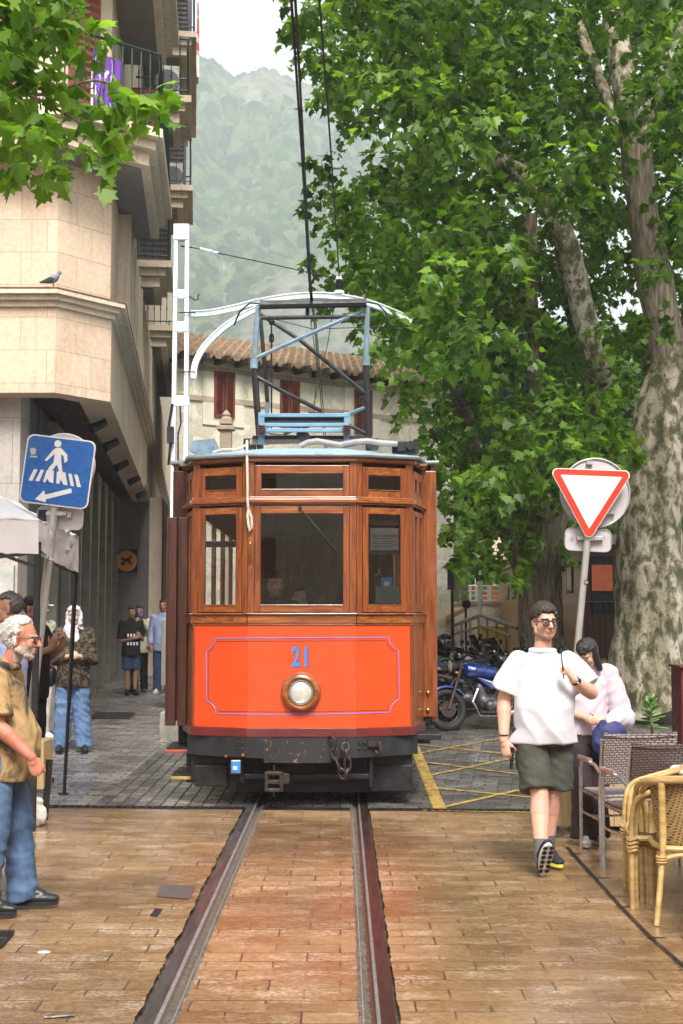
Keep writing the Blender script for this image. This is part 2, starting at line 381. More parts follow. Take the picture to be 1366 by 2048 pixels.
lp = [G(*p) for p in [(1134, 1695), (1190, 1757), (1240, 1813), (1300, 1875), (1372, 1938), (1500, 2050)]]
for i in range(len(lp) - 1):
    a, b = lp[i], lp[i + 1]; n = Vector((-(b - a).y, (b - a).x, 0)).normalized() * .014
    cl._add([(a - n) + Vector((0, 0, .004)), (b - n) + Vector((0, 0, .004)), (b + n) + Vector((0, 0, .004)), (a + n) + Vector((0, 0, .004))], [(0, 1, 2, 3)])
for p in [(1150, 1709), (1204, 1757), (1248, 1815), (1312, 1877)]:
    a = G(*p); cl._add([a + Vector((x, y, .0055)) for x, y in ((-.055, -.006), (0, -.012), (.06, -.004), (.05, .010), (-.02, .014), (-.05, .006))], [tuple(range(6))])
tag(cl.build('cable_filler_line', M_tar, None), kind='structure')
mb = MB(); a = G(88, 2038); b = G(150, 2034); mb.tube([a + Vector((0, 0, .006)), b + Vector((0, 0, .008))], [.007, .006], 6); free('stick', mb, M_tar, 'short dark stick lying on the ochre paving bottom left', 'stick')
a = G(88, 1906); mb = MB(); mb.ell((a.x, a.y, .004), (.034, .022, .007)); free('wet_tissue', mb, pm('wet_paper', (.6, .58, .52), .3), 'small flattened white scrap on the paving near the boots', 'litter')
# kerb and raised bed of the big plane tree, right
kb = MB(); kb.bx(1.75, 9, 19.6, 19.95, gz(19) - .1, gz(19) + .33)
tag(kb.build('kerb', M_concd, None, bevel=.03), kind='structure')
kb = MB(); kb.bx(1.8, 9, 19.96, 30, gz(19) - .1, gz(19) + .29); tag(kb.build('planting_bed', M_ground, None), kind='structure')
# ================================================================ mountain
def hill():
    xs = np.concatenate([np.arange(-210, -95, 3), np.arange(-95, 40, .5), np.arange(40, 150, 3)]); ys = np.concatenate([np.arange(180, 600, .9), [620, 760, 1000, 1500]])
    X, Yg = np.meshgrid(xs, ys)
    rp = [(-210, 190), (-140, 225), (-122, 236), (-66, 238), (-58, 236), (-49, 231), (-44, 223), (-32, 219), (-24, 216), (-16, 213), (1.4, 209), (11, 197), (30, 170), (80, 115), (150, 90)]
    ridge = np.interp(X, [a for a, b in rp], [b for a, b in rp])
    t = np.clip((Yg - 180) / 330, 0, 1); t2 = np.clip((Yg - 520) / 900, 0, 1)
    Z = ridge * (t ** 1.15) * (1 - .35 * t2)
    def vn(x, y, s, seed):
        x = x / s; y = y / s; xi = np.floor(x).astype(int); yi = np.floor(y).astype(int); fx = x - xi; fy = y - yi
        h = lambda a, b: (np.abs(np.sin(a * 127.1 + b * 311.7 + seed * 74.7) * 43758.5453) % 1.0)
        fx = fx * fx * (3 - 2 * fx); fy = fy * fy * (3 - 2 * fy)
        return (h(xi, yi) * (1 - fx) + h(xi + 1, yi) * fx) * (1 - fy) + (h(xi, yi + 1) * (1 - fx) + h(xi + 1, yi + 1) * fx) * fy - .5
    amp = np.clip(t * 2, 0, 1)
    Z += amp * (26 * vn(X, Yg, 80, 1) + 13 * vn(X, Yg, 34, 2) + 6 * vn(X, Yg, 15, 3))
    # tree canopy caps
    best = np.zeros_like(X); tint = np.zeros_like(X)
    for cell, rad, hh, sd in ((4.2, 2.9, 3.4, 5), (2.3, 1.6, 2.3, 9), (1.3, .95, 1.3, 23)):
        ci = np.floor(X / cell); cj = np.floor(Yg / cell)
        for di in (-1, 0, 1):
            for dj in (-1, 0, 1):
                a = ci + di; b = cj + dj
                h = lambda k: np.abs(np.sin(a * 12.9898 + b * 78.233 + k * 37.7 + sd) * 43758.5453) % 1.0
                px_ = (a + h(1)) * cell; py_ = (b + h(2)) * cell; rr = rad * (.6 + .6 * h(3)); hi = hh * (.5 + .8 * h(4)) * (h(5) > .12)
                d2 = ((X - px_) ** 2 + (Yg - py_) ** 2) / rr ** 2
                c = hi * np.sqrt(np.clip(1 - d2, 0, 1)); tint = np.where(c > best, h(6), tint); best = np.maximum(best, c)
    bare = np.clip((vn(X, Yg, 45, 11) + .6 * vn(X, Yg, 18, 12) - .14) * 6, 0, 1)
    best *= (1 - bare * .7); Z += best * amp + .9 * vn(X, Yg, 2.2, 8) + .5 * vn(X, Yg, 1.1, 18)
    ny, nx = X.shape; X = X * 2; Yg = Yg * 2; Z = Z * 2 - 1.7
    co = np.stack([X, Yg, Z], -1).reshape(-1, 3)
    idx = np.arange(nx * ny).reshape(ny, nx); q = np.stack([idx[:-1, :-1], idx[:-1, 1:], idx[1:, 1:], idx[1:, :-1]], -1).reshape(-1, 4)
    me = bpy.data.meshes.new('hills'); me.vertices.add(len(co)); me.vertices.foreach_set('co', co.ravel()); me.loops.add(q.size); me.loops.foreach_set('vertex_index', q.ravel())
    me.polygons.add(len(q)); me.polygons.foreach_set('loop_start', np.arange(0, q.size, 4)); me.polygons.foreach_set('use_smooth', np.ones(len(q), bool)); me.update()
    for nm, arr in (('wood', np.clip(best / 2.2, 0, 1)), ('tint', tint)):
        at = me.attributes.new(nm, 'FLOAT', 'POINT'); at.data.foreach_set('value', arr.ravel().astype(np.float32))
    m, nt, b = newmat('wooded_slope'); v = coords(nt)
    rock = ramp(nt, noi(nt, v, .045, 8, .7), [(.3, (.13, .125, .09)), (.55, (.30, .28, .23)), (.7, (.42, .40, .36))])
    at = ND(nt, 'ShaderNodeAttribute', attribute_name='tint'); aw = ND(nt, 'ShaderNodeAttribute', attribute_name='wood')
    gr = ramp(nt, at.outputs['Fac'], [(0, (.026, .060, .026)), (.5, (.075, .130, .048)), (1, (.17, .235, .10))])
    nn = ramp(nt, noi(nt, v, .4, 6, .7), [(.3, (.5, .5, .5)), (.7, (1.4, 1.4, 1.3))]); g2 = mixc(nt, 1, gr.outputs[0], nn.outputs[0], 'MULTIPLY')
    wm = ramp(nt, aw.outputs['Fac'], [(.15, 0), (.5, 1)])
    nt.links.new(mixc(nt, wm.outputs[0], rock.outputs[0], g2), b.inputs['Base Color']); b.inputs['Roughness'].default_value = .9
    b.inputs['Specular IOR Level'].default_value = .1; bumpn(nt, b, noi(nt, v, .6, 6, .8), 1.0, 2.4)
    me.materials.append(m); o = bpy.data.objects.new('hills', me); col.objects.link(o); tag(o, kind='structure')
hill()
# haze: one closed box of even density
mb = MB(); mb.bx(-700, 500, -60, 3200, -4, 640); hz = mb.build('haze', [newmat('haze')[0]], None); tag(hz, kind='stuff')
hm = hz.data.materials[0]; hn = hm.node_tree; hn.nodes.remove(hn.nodes['Principled BSDF'])
pv = ND(hn, 'ShaderNodeVolumePrincipled', Density=HAZE_D, Anisotropy=.2); pv.inputs['Color'].default_value = (.90, .96, 1, 1)
hn.links.new(pv.outputs[0], [n for n in hn.nodes if n.type == 'OUTPUT_MATERIAL'][0].inputs['Volume'])
# ================================================================ stone and plaster
def stone_mat(name, c, mort, sc=1.0, rubble=False, bw=.9, rh=.42, stain=(.40, .27, .17)):
    m, nt, b = newmat(name); v = coords(nt)
    if rubble:
        vo = ND(nt, 'ShaderNodeTexVoronoi', feature='DISTANCE_TO_EDGE', Scale=2.6 * sc); nt.links.new(coords(nt, (1, 1, 1.5)), vo.inputs['Vector'])
        vc = ND(nt, 'ShaderNodeTexVoronoi', Scale=2.6 * sc); nt.links.new(coords(nt, (1, 1, 1.5)), vc.inputs['Vector'])
        e = ramp(nt, vo.outputs[0], [(0, 1), (.05, 0)]); cc = ramp(nt, vc.outputs[1], [(.2, tuple(x * .8 for x in c)), (.8, tuple(min(x * 1.15, 1) for x in c))])
        base = mixc(nt, e.outputs[0], cc.outputs[0], mort); hgt = e.outputs[0]
    else:
        # blocks laid on vertical faces: use (x+y, z)
        sx = nt.nodes.new('ShaderNodeSeparateXYZ'); nt.links.new(v, sx.inputs[0]); ad = ND(nt, 'ShaderNodeMath', operation='ADD'); nt.links.new(sx.outputs[0], ad.inputs[0]); nt.links.new(sx.outputs[1], ad.inputs[1])
        cx = nt.nodes.new('ShaderNodeCombineXYZ'); nt.links.new(ad.outputs[0], cx.inputs[0]); nt.links.new(sx.outputs[2], cx.inputs[1])
        br = ND(nt, 'ShaderNodeTexBrick', offset=.37, **{'Scale': sc, 'Mortar Size': .005, 'Mortar Smooth': .3, 'Brick Width': bw, 'Row Height': rh}); nt.links.new(cx.outputs[0], br.inputs['Vector'])
        br.inputs['Color1'].default_value = (*[x * .90 for x in c], 1); br.inputs['Color2'].default_value = (*[min(x * 1.08, 1) for x in c], 1); br.inputs['Mortar'].default_value = (*mort, 1)
        base = br.outputs[0]; hgt = br.outputs[1]
    st = ramp(nt, noi(nt, coords(nt, (1.2, 1.2, .35)), 1.3, 6, .6), [(.50, 0), (.75, .75)])
    base = mixc(nt, st.outputs[0], base, stain)
    n1 = ramp(nt, noi(nt, v, 16, 7, .7), [(.3, (.82, .80, .78)), (.7, (1.1, 1.1, 1.1))]); base = mixc(nt, 1, base, n1.outputs[0], 'MULTIPLY')
    drip = ramp(nt, noi(nt, coords(nt, (3.2, 3.2, .22)), 1.7, 6, .65), [(.56, 0), (.72, .55)]); base = mixc(nt, drip.outputs[0], base, tuple(x * .62 for x in stain))
    pit = ramp(nt, noi(nt, v, 7, 4, .8), [(.70, 0), (.76, 1)]); base = mixc(nt, pit.outputs[0], base, tuple(x * .45 for x in c))
    nt.links.new(base, b.inputs['Base Color']); b.inputs['Roughness'].default_value = .8
    h = ND(nt, 'ShaderNodeMath', operation='MULTIPLY_ADD'); nt.links.new(hgt, h.inputs[0]); h.inputs[1].default_value = -1; nt.links.new(noi(nt, v, 22, 6), h.inputs[2]); bumpn(nt, b, h.outputs[0], .35, .012)
    return m
M_lime = stone_mat('warm_limestone_blocks', (.58, .44, .325), (.36, .26, .18))
M_trim = stone_mat('pale_limestone_trim', (.56, .47, .36), (.45, .36, .27), bw=1.6, rh=5)
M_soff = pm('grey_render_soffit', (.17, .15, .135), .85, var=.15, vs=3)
M_cream = pm('cream_render', (.58, .48, .34), .85, var=.15, vs=3)
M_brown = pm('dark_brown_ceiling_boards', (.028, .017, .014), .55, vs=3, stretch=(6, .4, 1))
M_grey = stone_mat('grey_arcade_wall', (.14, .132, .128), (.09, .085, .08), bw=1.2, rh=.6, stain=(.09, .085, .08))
M_greyl = stone_mat('mottled_grey_stone_cladding', (.42, .38, .34), (.2, .18, .16), bw=1.1, rh=.85, stain=(.2, .18, .15))
M_shut = pm('oxide_red_shutter_paint', (.20, .055, .038), .6, var=.2)
M_shutd = pm('dark_grey_shutter_paint', (.10, .10, .105), .6, var=.2)
M_green = pm('dark_green_iron_paint', (.008, .022, .024), .4, .3, var=.3)
M_rub = stone_mat('pale_rubble_stone', (.90, .82, .68), (.82, .74, .61), rubble=True, stain=(.87, .77, .61))
M_ren = pm('pale_yellow_render', (.88, .82, .68), .85, var=.08, vs=2)
M_tileroof = pm('clay_roof_tile', (.40, .29, .20), .85, var=.45, vs=9, bump=.5)
M_white = pm('white_paint', (.70, .74, .75), .45, var=.08, vs=8)
M_dark = pm('dark_interior', (.012, .011, .010), .6)
M_wood = pm('dark_eave_timber', (.06, .033, .022), .7, vs=4)
M_glassd = pm('dark_window_glass', (.02, .025, .03), .08, var=.2)
def glass(name, tint=(.9, .95, .95), f=.10):
    m, nt, b = newmat(name); nt.nodes.remove(b); out = [n for n in nt.nodes if n.type == 'OUTPUT_MATERIAL'][0]
    tr = ND(nt, 'ShaderNodeBsdfTransparent'); tr.inputs[0].default_value = (*tint, 1); gl = ND(nt, 'ShaderNodeBsdfGlossy', Roughness=.01)
    fr = ND(nt, 'ShaderNodeFresnel', IOR=1.55); ad = ND(nt, 'ShaderNodeMath', operation='ADD'); nt.links.new(fr.outputs[0], ad.inputs[0]); ad.inputs[1].default_value = f
    mx = nt.nodes.new('ShaderNodeMixShader'); nt.links.new(ad.outputs[0], mx.inputs[0]); nt.links.new(tr.outputs[0], mx.inputs[1]); nt.links.new(gl.outputs[0], mx.inputs[2]); nt.links.new(mx.outputs[0], out.inputs[0])
    return m
M_glass = glass('window_glass')
# ================================================================ corner building, left
U = Vector((-.1116, .99375, 0)); N = Vector((.99375, .1116, 0))        # along the street, out of the facade
C0 = Vector((-3.02, 16.8, 0)); C1 = Vector((-3.59, 16.1, 0))            # facade corner, chamfer corner
XL = -12.0
def F(s, n, z): v = C0 + U * s + N * n; return Vector((v.x, v.y, z))
bl = empty('apartment_building', (-6, 22, 0), 'tan stone corner building with arcade below and balconies above on the left', 'building')
EL = 44.0
def wallring(mb, z0, z1, o=0.0, inner=.35, end=EL):
    "facade strip following front, chamfer and street side, pushed out by o"
    c1 = C1 + Vector((-.05 * o * 0, -o, 0)); ch = Vector((.775, -.632, 0)); c0a = C0 + ch * o * .8 + N * o * .35
    pts = [Vector((XL, C1.y - o, 0)), Vector((C1.x + .25 * o, C1.y - o, 0)), Vector((C0.x + o * 1.0, C0.y - .33 * o, 0)), C0 + U * end + N * o]
    ip = [Vector((XL, C1.y + inner, 0)), Vector((C1.x - .1 * inner, C1.y + inner, 0)), C0 + U * .1 - N * inner, C0 + U * end - N * inner]
    for i in range(3):
        a, b, c, d = pts[i], pts[i + 1], ip[i + 1], ip[i]
        mb.hexa([(p.x, p.y, z0) for p in (a, b, c, d)] + [(p.x, p.y, z1) for p in (a, b, c, d)])
def zY(py, Y=16.1): return P(100, py, Y).z
ZF = 4.5; ZC0 = zY(614); ZC1 = zY(584)
mb = MB(); wallring(mb, ZF, ZC0 + .02, 0, .4); mb.build('wall', M_lime, bl)
mb = MB(); wallring(mb, ZC1 - .01, 7.58, -.02, .4); mb.build('wall', M_lime, bl)
mb = MB(); wallring(mb, 7.58, 16.2, -.05, .4); mb.build('wall', M_cream, bl)
mb = MB(); wallring(mb, ZC0, ZC0 + .07, .05); wallring(mb, ZC0 + .072, ZC1 - .06, .12); wallring(mb, ZC1 - .058, ZC1, .19); mb.build('cornice', M_trim, bl)
# thin dark weathered edge on the cornice
mb = MB(); wallring(mb, ZC1 + .002, ZC1 + .018, .20); mb.build('cornice_flashing', pm('weathered_edge', (.16, .09, .06), .9, var=.4, vs=12), bl)
# upright stone fins with narrow windows between, first floor, street side
mb = MB(); wd = MB(); s = 1.6
while s < 40:
    a = F(s, .06, 0); mb.box((a.x, a.y, (ZC1 + 7.5) / 2), (.2, .20, 7.5 - ZC1 - .05), (0, 0, math.atan2(-U.x, U.y)))
    b = F(s + .42, -.008, 0)
    wd.box((b.x, b.y, (ZC1 + 7.45) / 2 + .05), (.03, .40, 7.5 - ZC1 - .35), (0, 0, math.atan2(-U.x, U.y)))
    s += .85
mb.build('fin', M_trim, bl); wd.build('slot_window', M_glassd, bl)
# arcade: ceiling boards, back wall with tapering ribs, end wall, front pier
AB = -5.9
mb = MB(); q = [F(0, -.42, 0), F(EL, -.42, 0), F(EL, -4.5, 0), Vector((XL, 22, 0)), Vector((XL, C1.y + .4, 0)), Vector((C1.x - .05, C1.y + .4, 0))]
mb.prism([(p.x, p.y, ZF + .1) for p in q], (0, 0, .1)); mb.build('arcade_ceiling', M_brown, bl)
def seg(mb, a, b, z0, z1, th=.15):
    d = (b - a); n = Vector((-d.y, d.x, 0)).normalized() * th
    mb.hexa([(a.x, a.y, z0), (b.x, b.y, z0), (b.x + n.x, b.y + n.y, z0), (a.x + n.x, a.y + n.y, z0), (a.x, a.y, z1), (b.x, b.y, z1), (b.x + n.x, b.y + n.y, z1), (a.x + n.x, a.y + n.y, z1)])
bw0 = P(95, 1200, 19.0); bw1 = P(222, 1200, 30.5)
bw0.z = bw1.z = 0
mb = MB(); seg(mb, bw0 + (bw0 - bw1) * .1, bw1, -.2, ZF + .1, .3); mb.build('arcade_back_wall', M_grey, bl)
M_rib = pm('grey_rib_stone', (.22, .195, .17), .7, vs=4); d = (bw1 - bw0)
nR = 7
for i in range(nR + 1):
    ribs = MB(); t = i / nR; p = bw0 + d * t; n = Vector((d.y, -d.x, 0)).normalized(); g = gz(p.y)
    for k in range(8):     # rib flares towards the top
        z0 = g + (ZF - g) * k / 8; z1 = g + (ZF - g) * (k + 1) / 8; w0 = .10 + .75 * max(0, k / 8 - .5) ** 2 * 2; w1 = .10 + .75 * max(0, (k + 1) / 8 - .5) ** 2 * 2
        u = d.normalized(); a0 = p - u * w0; b0 = p + u * w0; a1 = p - u * w1; b1 = p + u * w1; o = n * .14
        ribs.hexa([(a0.x, a0.y, z0), (b0.x, b0.y, z0), (b0.x + o.x, b0.y + o.y, z0), (a0.x + o.x, a0.y + o.y, z0), (a1.x, a1.y, z1), (b1.x, b1.y, z1), (b1.x + o.x, b1.y + o.y, z1), (a1.x + o.x, a1.y + o.y, z1)])
    ribs.build('arcade_rib', M_rib, bl)
for i in range(nR):
    p = bw0 + d * (i + .5) / nR; n = Vector((d.y, -d.x, 0)).normalized(); u = d.normalized(); o = n * .03
    k = MB(); a = p - u * .55 + o; b = p + u * .55 + o; k.quad((a.x, a.y, gz(p.y) + .25), (b.x, b.y, gz(p.y) + .25), (b.x, b.y, 3.6), (a.x, a.y, 3.6)); k.build('shop_window', M_glassd, bl)
e0 = P(215, 1300, 31.5); e1 = P(320, 1300, 31.5); e0.z = e1.z = 0; e0.x -= 1.2
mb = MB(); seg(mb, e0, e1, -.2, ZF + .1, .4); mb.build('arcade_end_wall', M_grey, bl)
mb = MB(); seg(mb, e1 + Vector((.012, 0, 0)), P(337, 1300, 33.5) * Vector((1, 1, 0)) if False else Vector((P(334, 1300, 34).x, 34, 0)), -.2, ZF + .1, .3); mb.build('pilaster', M_trim, bl)
p0 = Vector((XL, 16.5, 0)); p1 = Vector((P(38, 1000, 16.5).x, 16.5, 0))
mb = MB(); seg(mb, p0, p1, -.2, ZF + .1, .5); mb.build('front_pier', M_greyl, bl)
p2 = Vector((P(95, 1000, 19.5).x, 19.5, 0)); mb = MB(); seg(mb, p1 + Vector((-.002, .5, 0)), p2, -.2, ZF + .1, .3); mb.build('shop_wall', M_grey, bl)
mb = MB(); a = Vector((P(0, 0, 16.46).x - .4, 16.46, 0)); mb.bx(a.x, p1.x - .03, 16.42, 16.5, .1, 2.35); mb.build('door_panel', pm('pale_door', (.42, .42, .38), .5), bl)
# balconies: (level z of soffit, s0, s1, protrusion)
def railing(bal, path, z, h=1.0, m=None):
    r = MB(); tot = 0
    r.tube([(p.x, p.y, z + h) for p in path], .022, 6); r.tube([(p.x, p.y, z + .08) for p in path], .014, 6)
    for a, b in zip(path, path[1:]):
        L = (b - a).length; n = max(1, int(L / .13))
        for i in range(n + 1):
            p = a.lerp(b, i / n)
            r.tube([(p.x, p.y, z + .02), (p.x, p.y, z + .3), (p.x, p.y, z + .36), (p.x, p.y, z + .42), (p.x, p.y, z + .7), (p.x, p.y, z + .76), (p.x, p.y, z + h)], [.009, .009, .016, .009, .009, .015, .009], 5)
    return r.build('railing', m or M_green, bal)
def balcony(z, s0, s1, pr, th=.42, corner=False, left=None):
    if corner: out = [Vector((XL, C1.y - pr, 0)), Vector((C1.x + .2, C1.y - pr, 0)), Vector((C0.x + pr * 1.02, C0.y - .62, 0)), C0 + U * s1 + N * pr, C0 + U * s1 - N * .2, C0 - N * .2, Vector((C1.x, C1.y + .1, 0)), Vector((XL, C1.y + .1, 0))]
    else: out = [C0 + U * s0 - N * .2, C0 + U * s0 + N * pr, C0 + U * s1 + N * pr, C0 + U * s1 - N * .2]
    c = sum(out, Vector()) / len(out)
    def shr(k, lst): return [p + (c - p) * 0 - (N * k if (p - C0).dot(N) > .2 else Vector()) * 1 + ((U * k if (p - C0).dot(U) < s0 + .2 else -U * k) if not corner else Vector((0, k, 0)) * ((p.y < C0.y - .4))) for p in lst]
    b = MB(); b.prism([(p.x, p.y, z) for p in shr(.20, out)], (0, 0, th * .42)); sl = b.build('balcony', M_trim, bl)
    b = MB(); b.prism([(p.x, p.y, z + th * .42 + .001) for p in shr(.10, out)], (0, 0, th * .3)); b.prism([(p.x, p.y, z + th * .72 + .002) for p in out], (0, 0, th * .28)); b.build('moulding', M_trim, sl)
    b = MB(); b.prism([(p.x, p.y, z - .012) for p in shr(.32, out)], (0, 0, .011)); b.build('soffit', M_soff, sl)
    path = (out[:4] if corner else out[:4]); zz = z + th + .002
    i = [p - (N * .06 if (p - C0).dot(N) > .2 else Vector()) for p in path]
    if corner: i = [p + Vector((0, .06, 0)) * (p.y < C0.y - .4) for p in i]
    railing(sl, i, zz)
    return sl, zz
ZB = 7.50; ZB2 = 10.25; ZB3 = 13.1
b1, zb1 = balcony(ZB, 0, 2.75, .72, corner=True)
b2, zb2 = balcony(ZB, 5.5, 7.3, .66)
b3, zb3 = balcony(ZB, 10.6, 17.5, .66)
b4, zb4 = balcony(ZB2, 0, 2.75, .8, corner=True)
balcony(ZB2, 4.9, 6.6, .98); balcony(ZB2, 9.6, 12.0, 1.0); balcony(ZB3, 8.6, 14.2, 1.05)
balcony(ZB3, 0, 2.75, .8, corner=True)
mb = MB(); q = [F(-.9, .9, 0), F(18, .9, 0), F(18, -4, 0), Vector((XL, 22, 0)), Vector((XL, C1.y - .8, 0))]
mb.prism([(p.x, p.y, 16.2) for p in q], (0, 0, .25)); mb.build('eave', M_trim, bl)
# shutters and doors behind the balconies
def leafdoor(c, u, w_, h, z, m, parent, slats=18):
    fr = MB(); n = Vector((u.y, -u.x, 0)); a = math.atan2(u.y, u.x)
    fr.box((c.x, c.y, z + h / 2), (w_, .03, h), (0, 0, a)); o = fr.build('shutter', m, parent)
    s_ = MB()
    for i in range(slats):
        zz = z + .1 + (h - .2) * (i + .5) / slats; s_.box((c.x + n.x * .022, c.y + n.y * .022, zz), (w_ * .8, .014, (h - .2) / slats * .55), (R(35), 0, a))
        s_.box((c.x - n.x * .022, c.y - n.y * .022, zz), (w_ * .8, .014, (h - .2) / slats * .55), (R(-35), 0, a))
    s_.build('louvres', m, o); return o
leafdoor(F(2.2, .34, 0), N, .5, 1.55, zb1 + .15, M_shut, bl)
leafdoor(Vector((-3.35, 16.42, 0)), Vector((.63, .775, 0)), .5, 2.2, zb1 + .02, M_shut, bl)
leafdoor(Vector((-5.0, 16.05, 0)), Vector((1, 0, 0)), 1.1, 2.2, zb1 + .02, M_shut, bl)
leafdoor(F(10.4, .5, 0), N, .7, 2.0, zb1 + 2.9, M_shutd, bl); leafdoor(F(6.9, .3, 0), N, .6, 2.0, zb2, M_shutd, bl); leafdoor(F(9.3, .55, 0), N, .8, 2.0, ZB3 + .42, M_shutd, bl)
# things hung on or standing on the balconies
def cloth(pts, label, cat, m, name, th=.012, nx=10, nz=12, wav=.03, group=None):
    a, b, c, d = [Vector(p) for p in pts]; mb = MB(); vs = []
    nrm = (b - a).cross(d - a).normalized()
    for s_ in (0, 1):
        for j in range(nz + 1):
            for i in range(nx + 1):
                p = a.lerp(b, i / nx).lerp(d.lerp(c, i / nx), j / nz); vs.append(p + nrm * (wav * math.sin(i * 1.9 + j * .25) * (.3 + j / nz) + s_ * th))
    K = (nx + 1) * (nz + 1); g = lambda i, j, s_: s_ * K + j * (nx + 1) + i; fs = []
    for j in range(nz):
        for i in range(nx): fs.append((g(i, j, 0), g(i + 1, j, 0), g(i + 1, j + 1, 0), g(i, j + 1, 0))); fs.append((g(i, j, 1), g(i, j + 1, 1), g(i + 1, j + 1, 1), g(i + 1, j, 1)))
    for i in range(nx): fs.append((g(i, 0, 0), g(i, 0, 1), g(i + 1, 0, 1), g(i + 1, 0, 0))); fs.append((g(i, nz, 0), g(i + 1, nz, 0), g(i + 1, nz, 1), g(i, nz, 1)))
    for j in range(nz): fs.append((g(0, j, 0), g(0, j + 1, 0), g(0, j + 1, 1), g(0, j, 1))); fs.append((g(nx, j, 0), g(nx, j, 1), g(nx, j + 1, 1), g(nx, j + 1, 0)))
    mb._add(vs, fs); return free(name, mb, m, label, cat, group, smooth=True)
def cloth_mat(name, stops, sc, stretch, thr=None):
    m, nt, b = newmat(name); r = ramp(nt, noi(nt, coords(nt, stretch), sc, 3, .5, .6), stops, 'CONSTANT'); nt.links.new(r.outputs[0], b.inputs['Base Color']); b.inputs['Roughness'].default_value = .8; return m
M_purple = cloth_mat('purple_and_white_cloth', [(0, (.12, .035, .28)), (.50, (.12, .035, .28)), (.56, (.62, .55, .68))], 5, (2, 2, .7))
M_flag = cloth_mat('red_and_white_cloth', [(0, (.62, .60, .58)), (.5, (.55, .06, .03))], 2.2, (1, 1, 1.4))
pa = P(186, 100, 15.7); pb = P(246, 125, 16.0); cloth([pa, pb, pb - Vector((0, 0, .85)), pa - Vector((0, 0, .85))], 'purple and white cloth hung inside the corner balcony railing', 'cloth', M_purple, 'hanging_cloth')
pa = P(-20, 120, 15.5); pb = P(74, 132, 15.5); cloth([pa, pb, pb - Vector((0, 0, .42)), pa - Vector((0, 0, .42))], 'red and white flag cloth on the balcony at the far left', 'flag', M_flag, 'flag', group='red and white flags on balconies')
a = F(7.2, .7, zb2 + 1.3); cloth([a, a + U * .5, a + U * .5 - Vector((0, 0, 1.2)), a - Vector((0, 0, 1.2))], 'red and white flag on the lower balcony just above the white pole', 'flag', M_flag, 'flag', group='red and white flags on balconies')
a = F(10.6, 1.08, ZB3 + 2.0); cloth([a, a + U * .35, a + U * .35 - Vector((0, 0, 1.7)), a - Vector((0, 0, 1.7))], 'red and white flag on the topmost balcony near the eave', 'flag', M_flag, 'flag', group='red and white flags on balconies')
a = F(14.0, .45, zb3); cloth([a + Vector((0, 0, .9)), a + U * .8 + Vector((0, 0, .9)), a + U * .8 + Vector((0, 0, .1)), a + Vector((0, 0, .1))], 'dull red cloth drying on the lowest far balcony', 'cloth', M_shut, 'hanging_cloth')
def ac(p, label):
    r = empty('air_conditioner', p, label, 'air conditioner', 'air conditioners on balconies'); mb = MB(); mb.box(p + Vector((0, 0, .3)), (.35, .8, .6), (0, 0, .11)); mb.build('casing', pm('cream_metal', (.5, .48, .42), .5) if 'cream_metal' not in bpy.data.materials else bpy.data.materials['cream_metal'], r, bevel=.02)
    mb = MB(); c = p + Vector((-.0, -.41, .3)); mb.lathe([(.20, 0), (.22, .012), (.2, .02)], c, (0, -1, 0)); mb.build('fan_grille', M_shutd, r)
ac(F(5.5, .6, ZB2 + .425), 'cream air conditioner standing on an upper balcony behind dark railings'); ac(F(10.4, .62, ZB2 + .425), 'cream air conditioner on the small balcony beside the mountain')
# pigeon on the cornice
def pigeon():
    c = P(104, 578, 15.95); c.z = ZC1 + .02; c.x = P(104, 578, 15.95).x
    r = empty('pigeon', c, 'grey pigeon standing on the stone cornice ledge', 'pigeon'); b = MB(); S = .82
    b.loft([(c + Vector(v) * S, rx * S, ry * S, Euler((0, R(75), 0)).to_matrix()) for v, rx, ry in [((-.19, 0, .075), .012, .035), ((-.12, 0, .085), .022, .045), ((-.05, 0, .105), .05, .055), ((.02, 0, .13), .065, .062), ((.07, 0, .155), .055, .05), ((.10, 0, .19), .032, .03), ((.105, 0, .21), .028, .026)]], 12)
    b.ell(c + Vector((.107, 0, .228)) * S, (.028, .025, .027)); o = b.build('body', pm('pigeon_grey', (.16, .17, .20), .7, vs=14), r, smooth=True)
    m = o.modifiers.new('r', 'REMESH'); m.mode = 'VOXEL'; m.voxel_size = .006; m.use_smooth_shade = True
    k = MB(); k.cyl(c + Vector((.128, 0, .224)) * S, c + Vector((.155, 0, .216)) * S, .007, .002, 6); k.build('beak', M_iron, r)
    for s_ in (-1, 1): k = MB(); k.cyl(c + Vector((.02, .02 * s_, .0)), c + Vector((.01, .02 * s_, .07)), .004, .006, 6); k.tube([c + Vector((0, .02 * s_, .004)), c + Vector((.04, .02 * s_, .004))], .004, 5); k.build('leg', M_shut, r)
    k = MB(); k.prism([c + Vector((-.17, -.05, .075)) * S, c + Vector((-.05, -.062, .075)) * S, c + Vector((.05, -.062, .125)) * S, c + Vector((-.03, -.055, .145)) * S], (0, -.008, 0)); k.build('wing', M_iron, r)
pigeon()
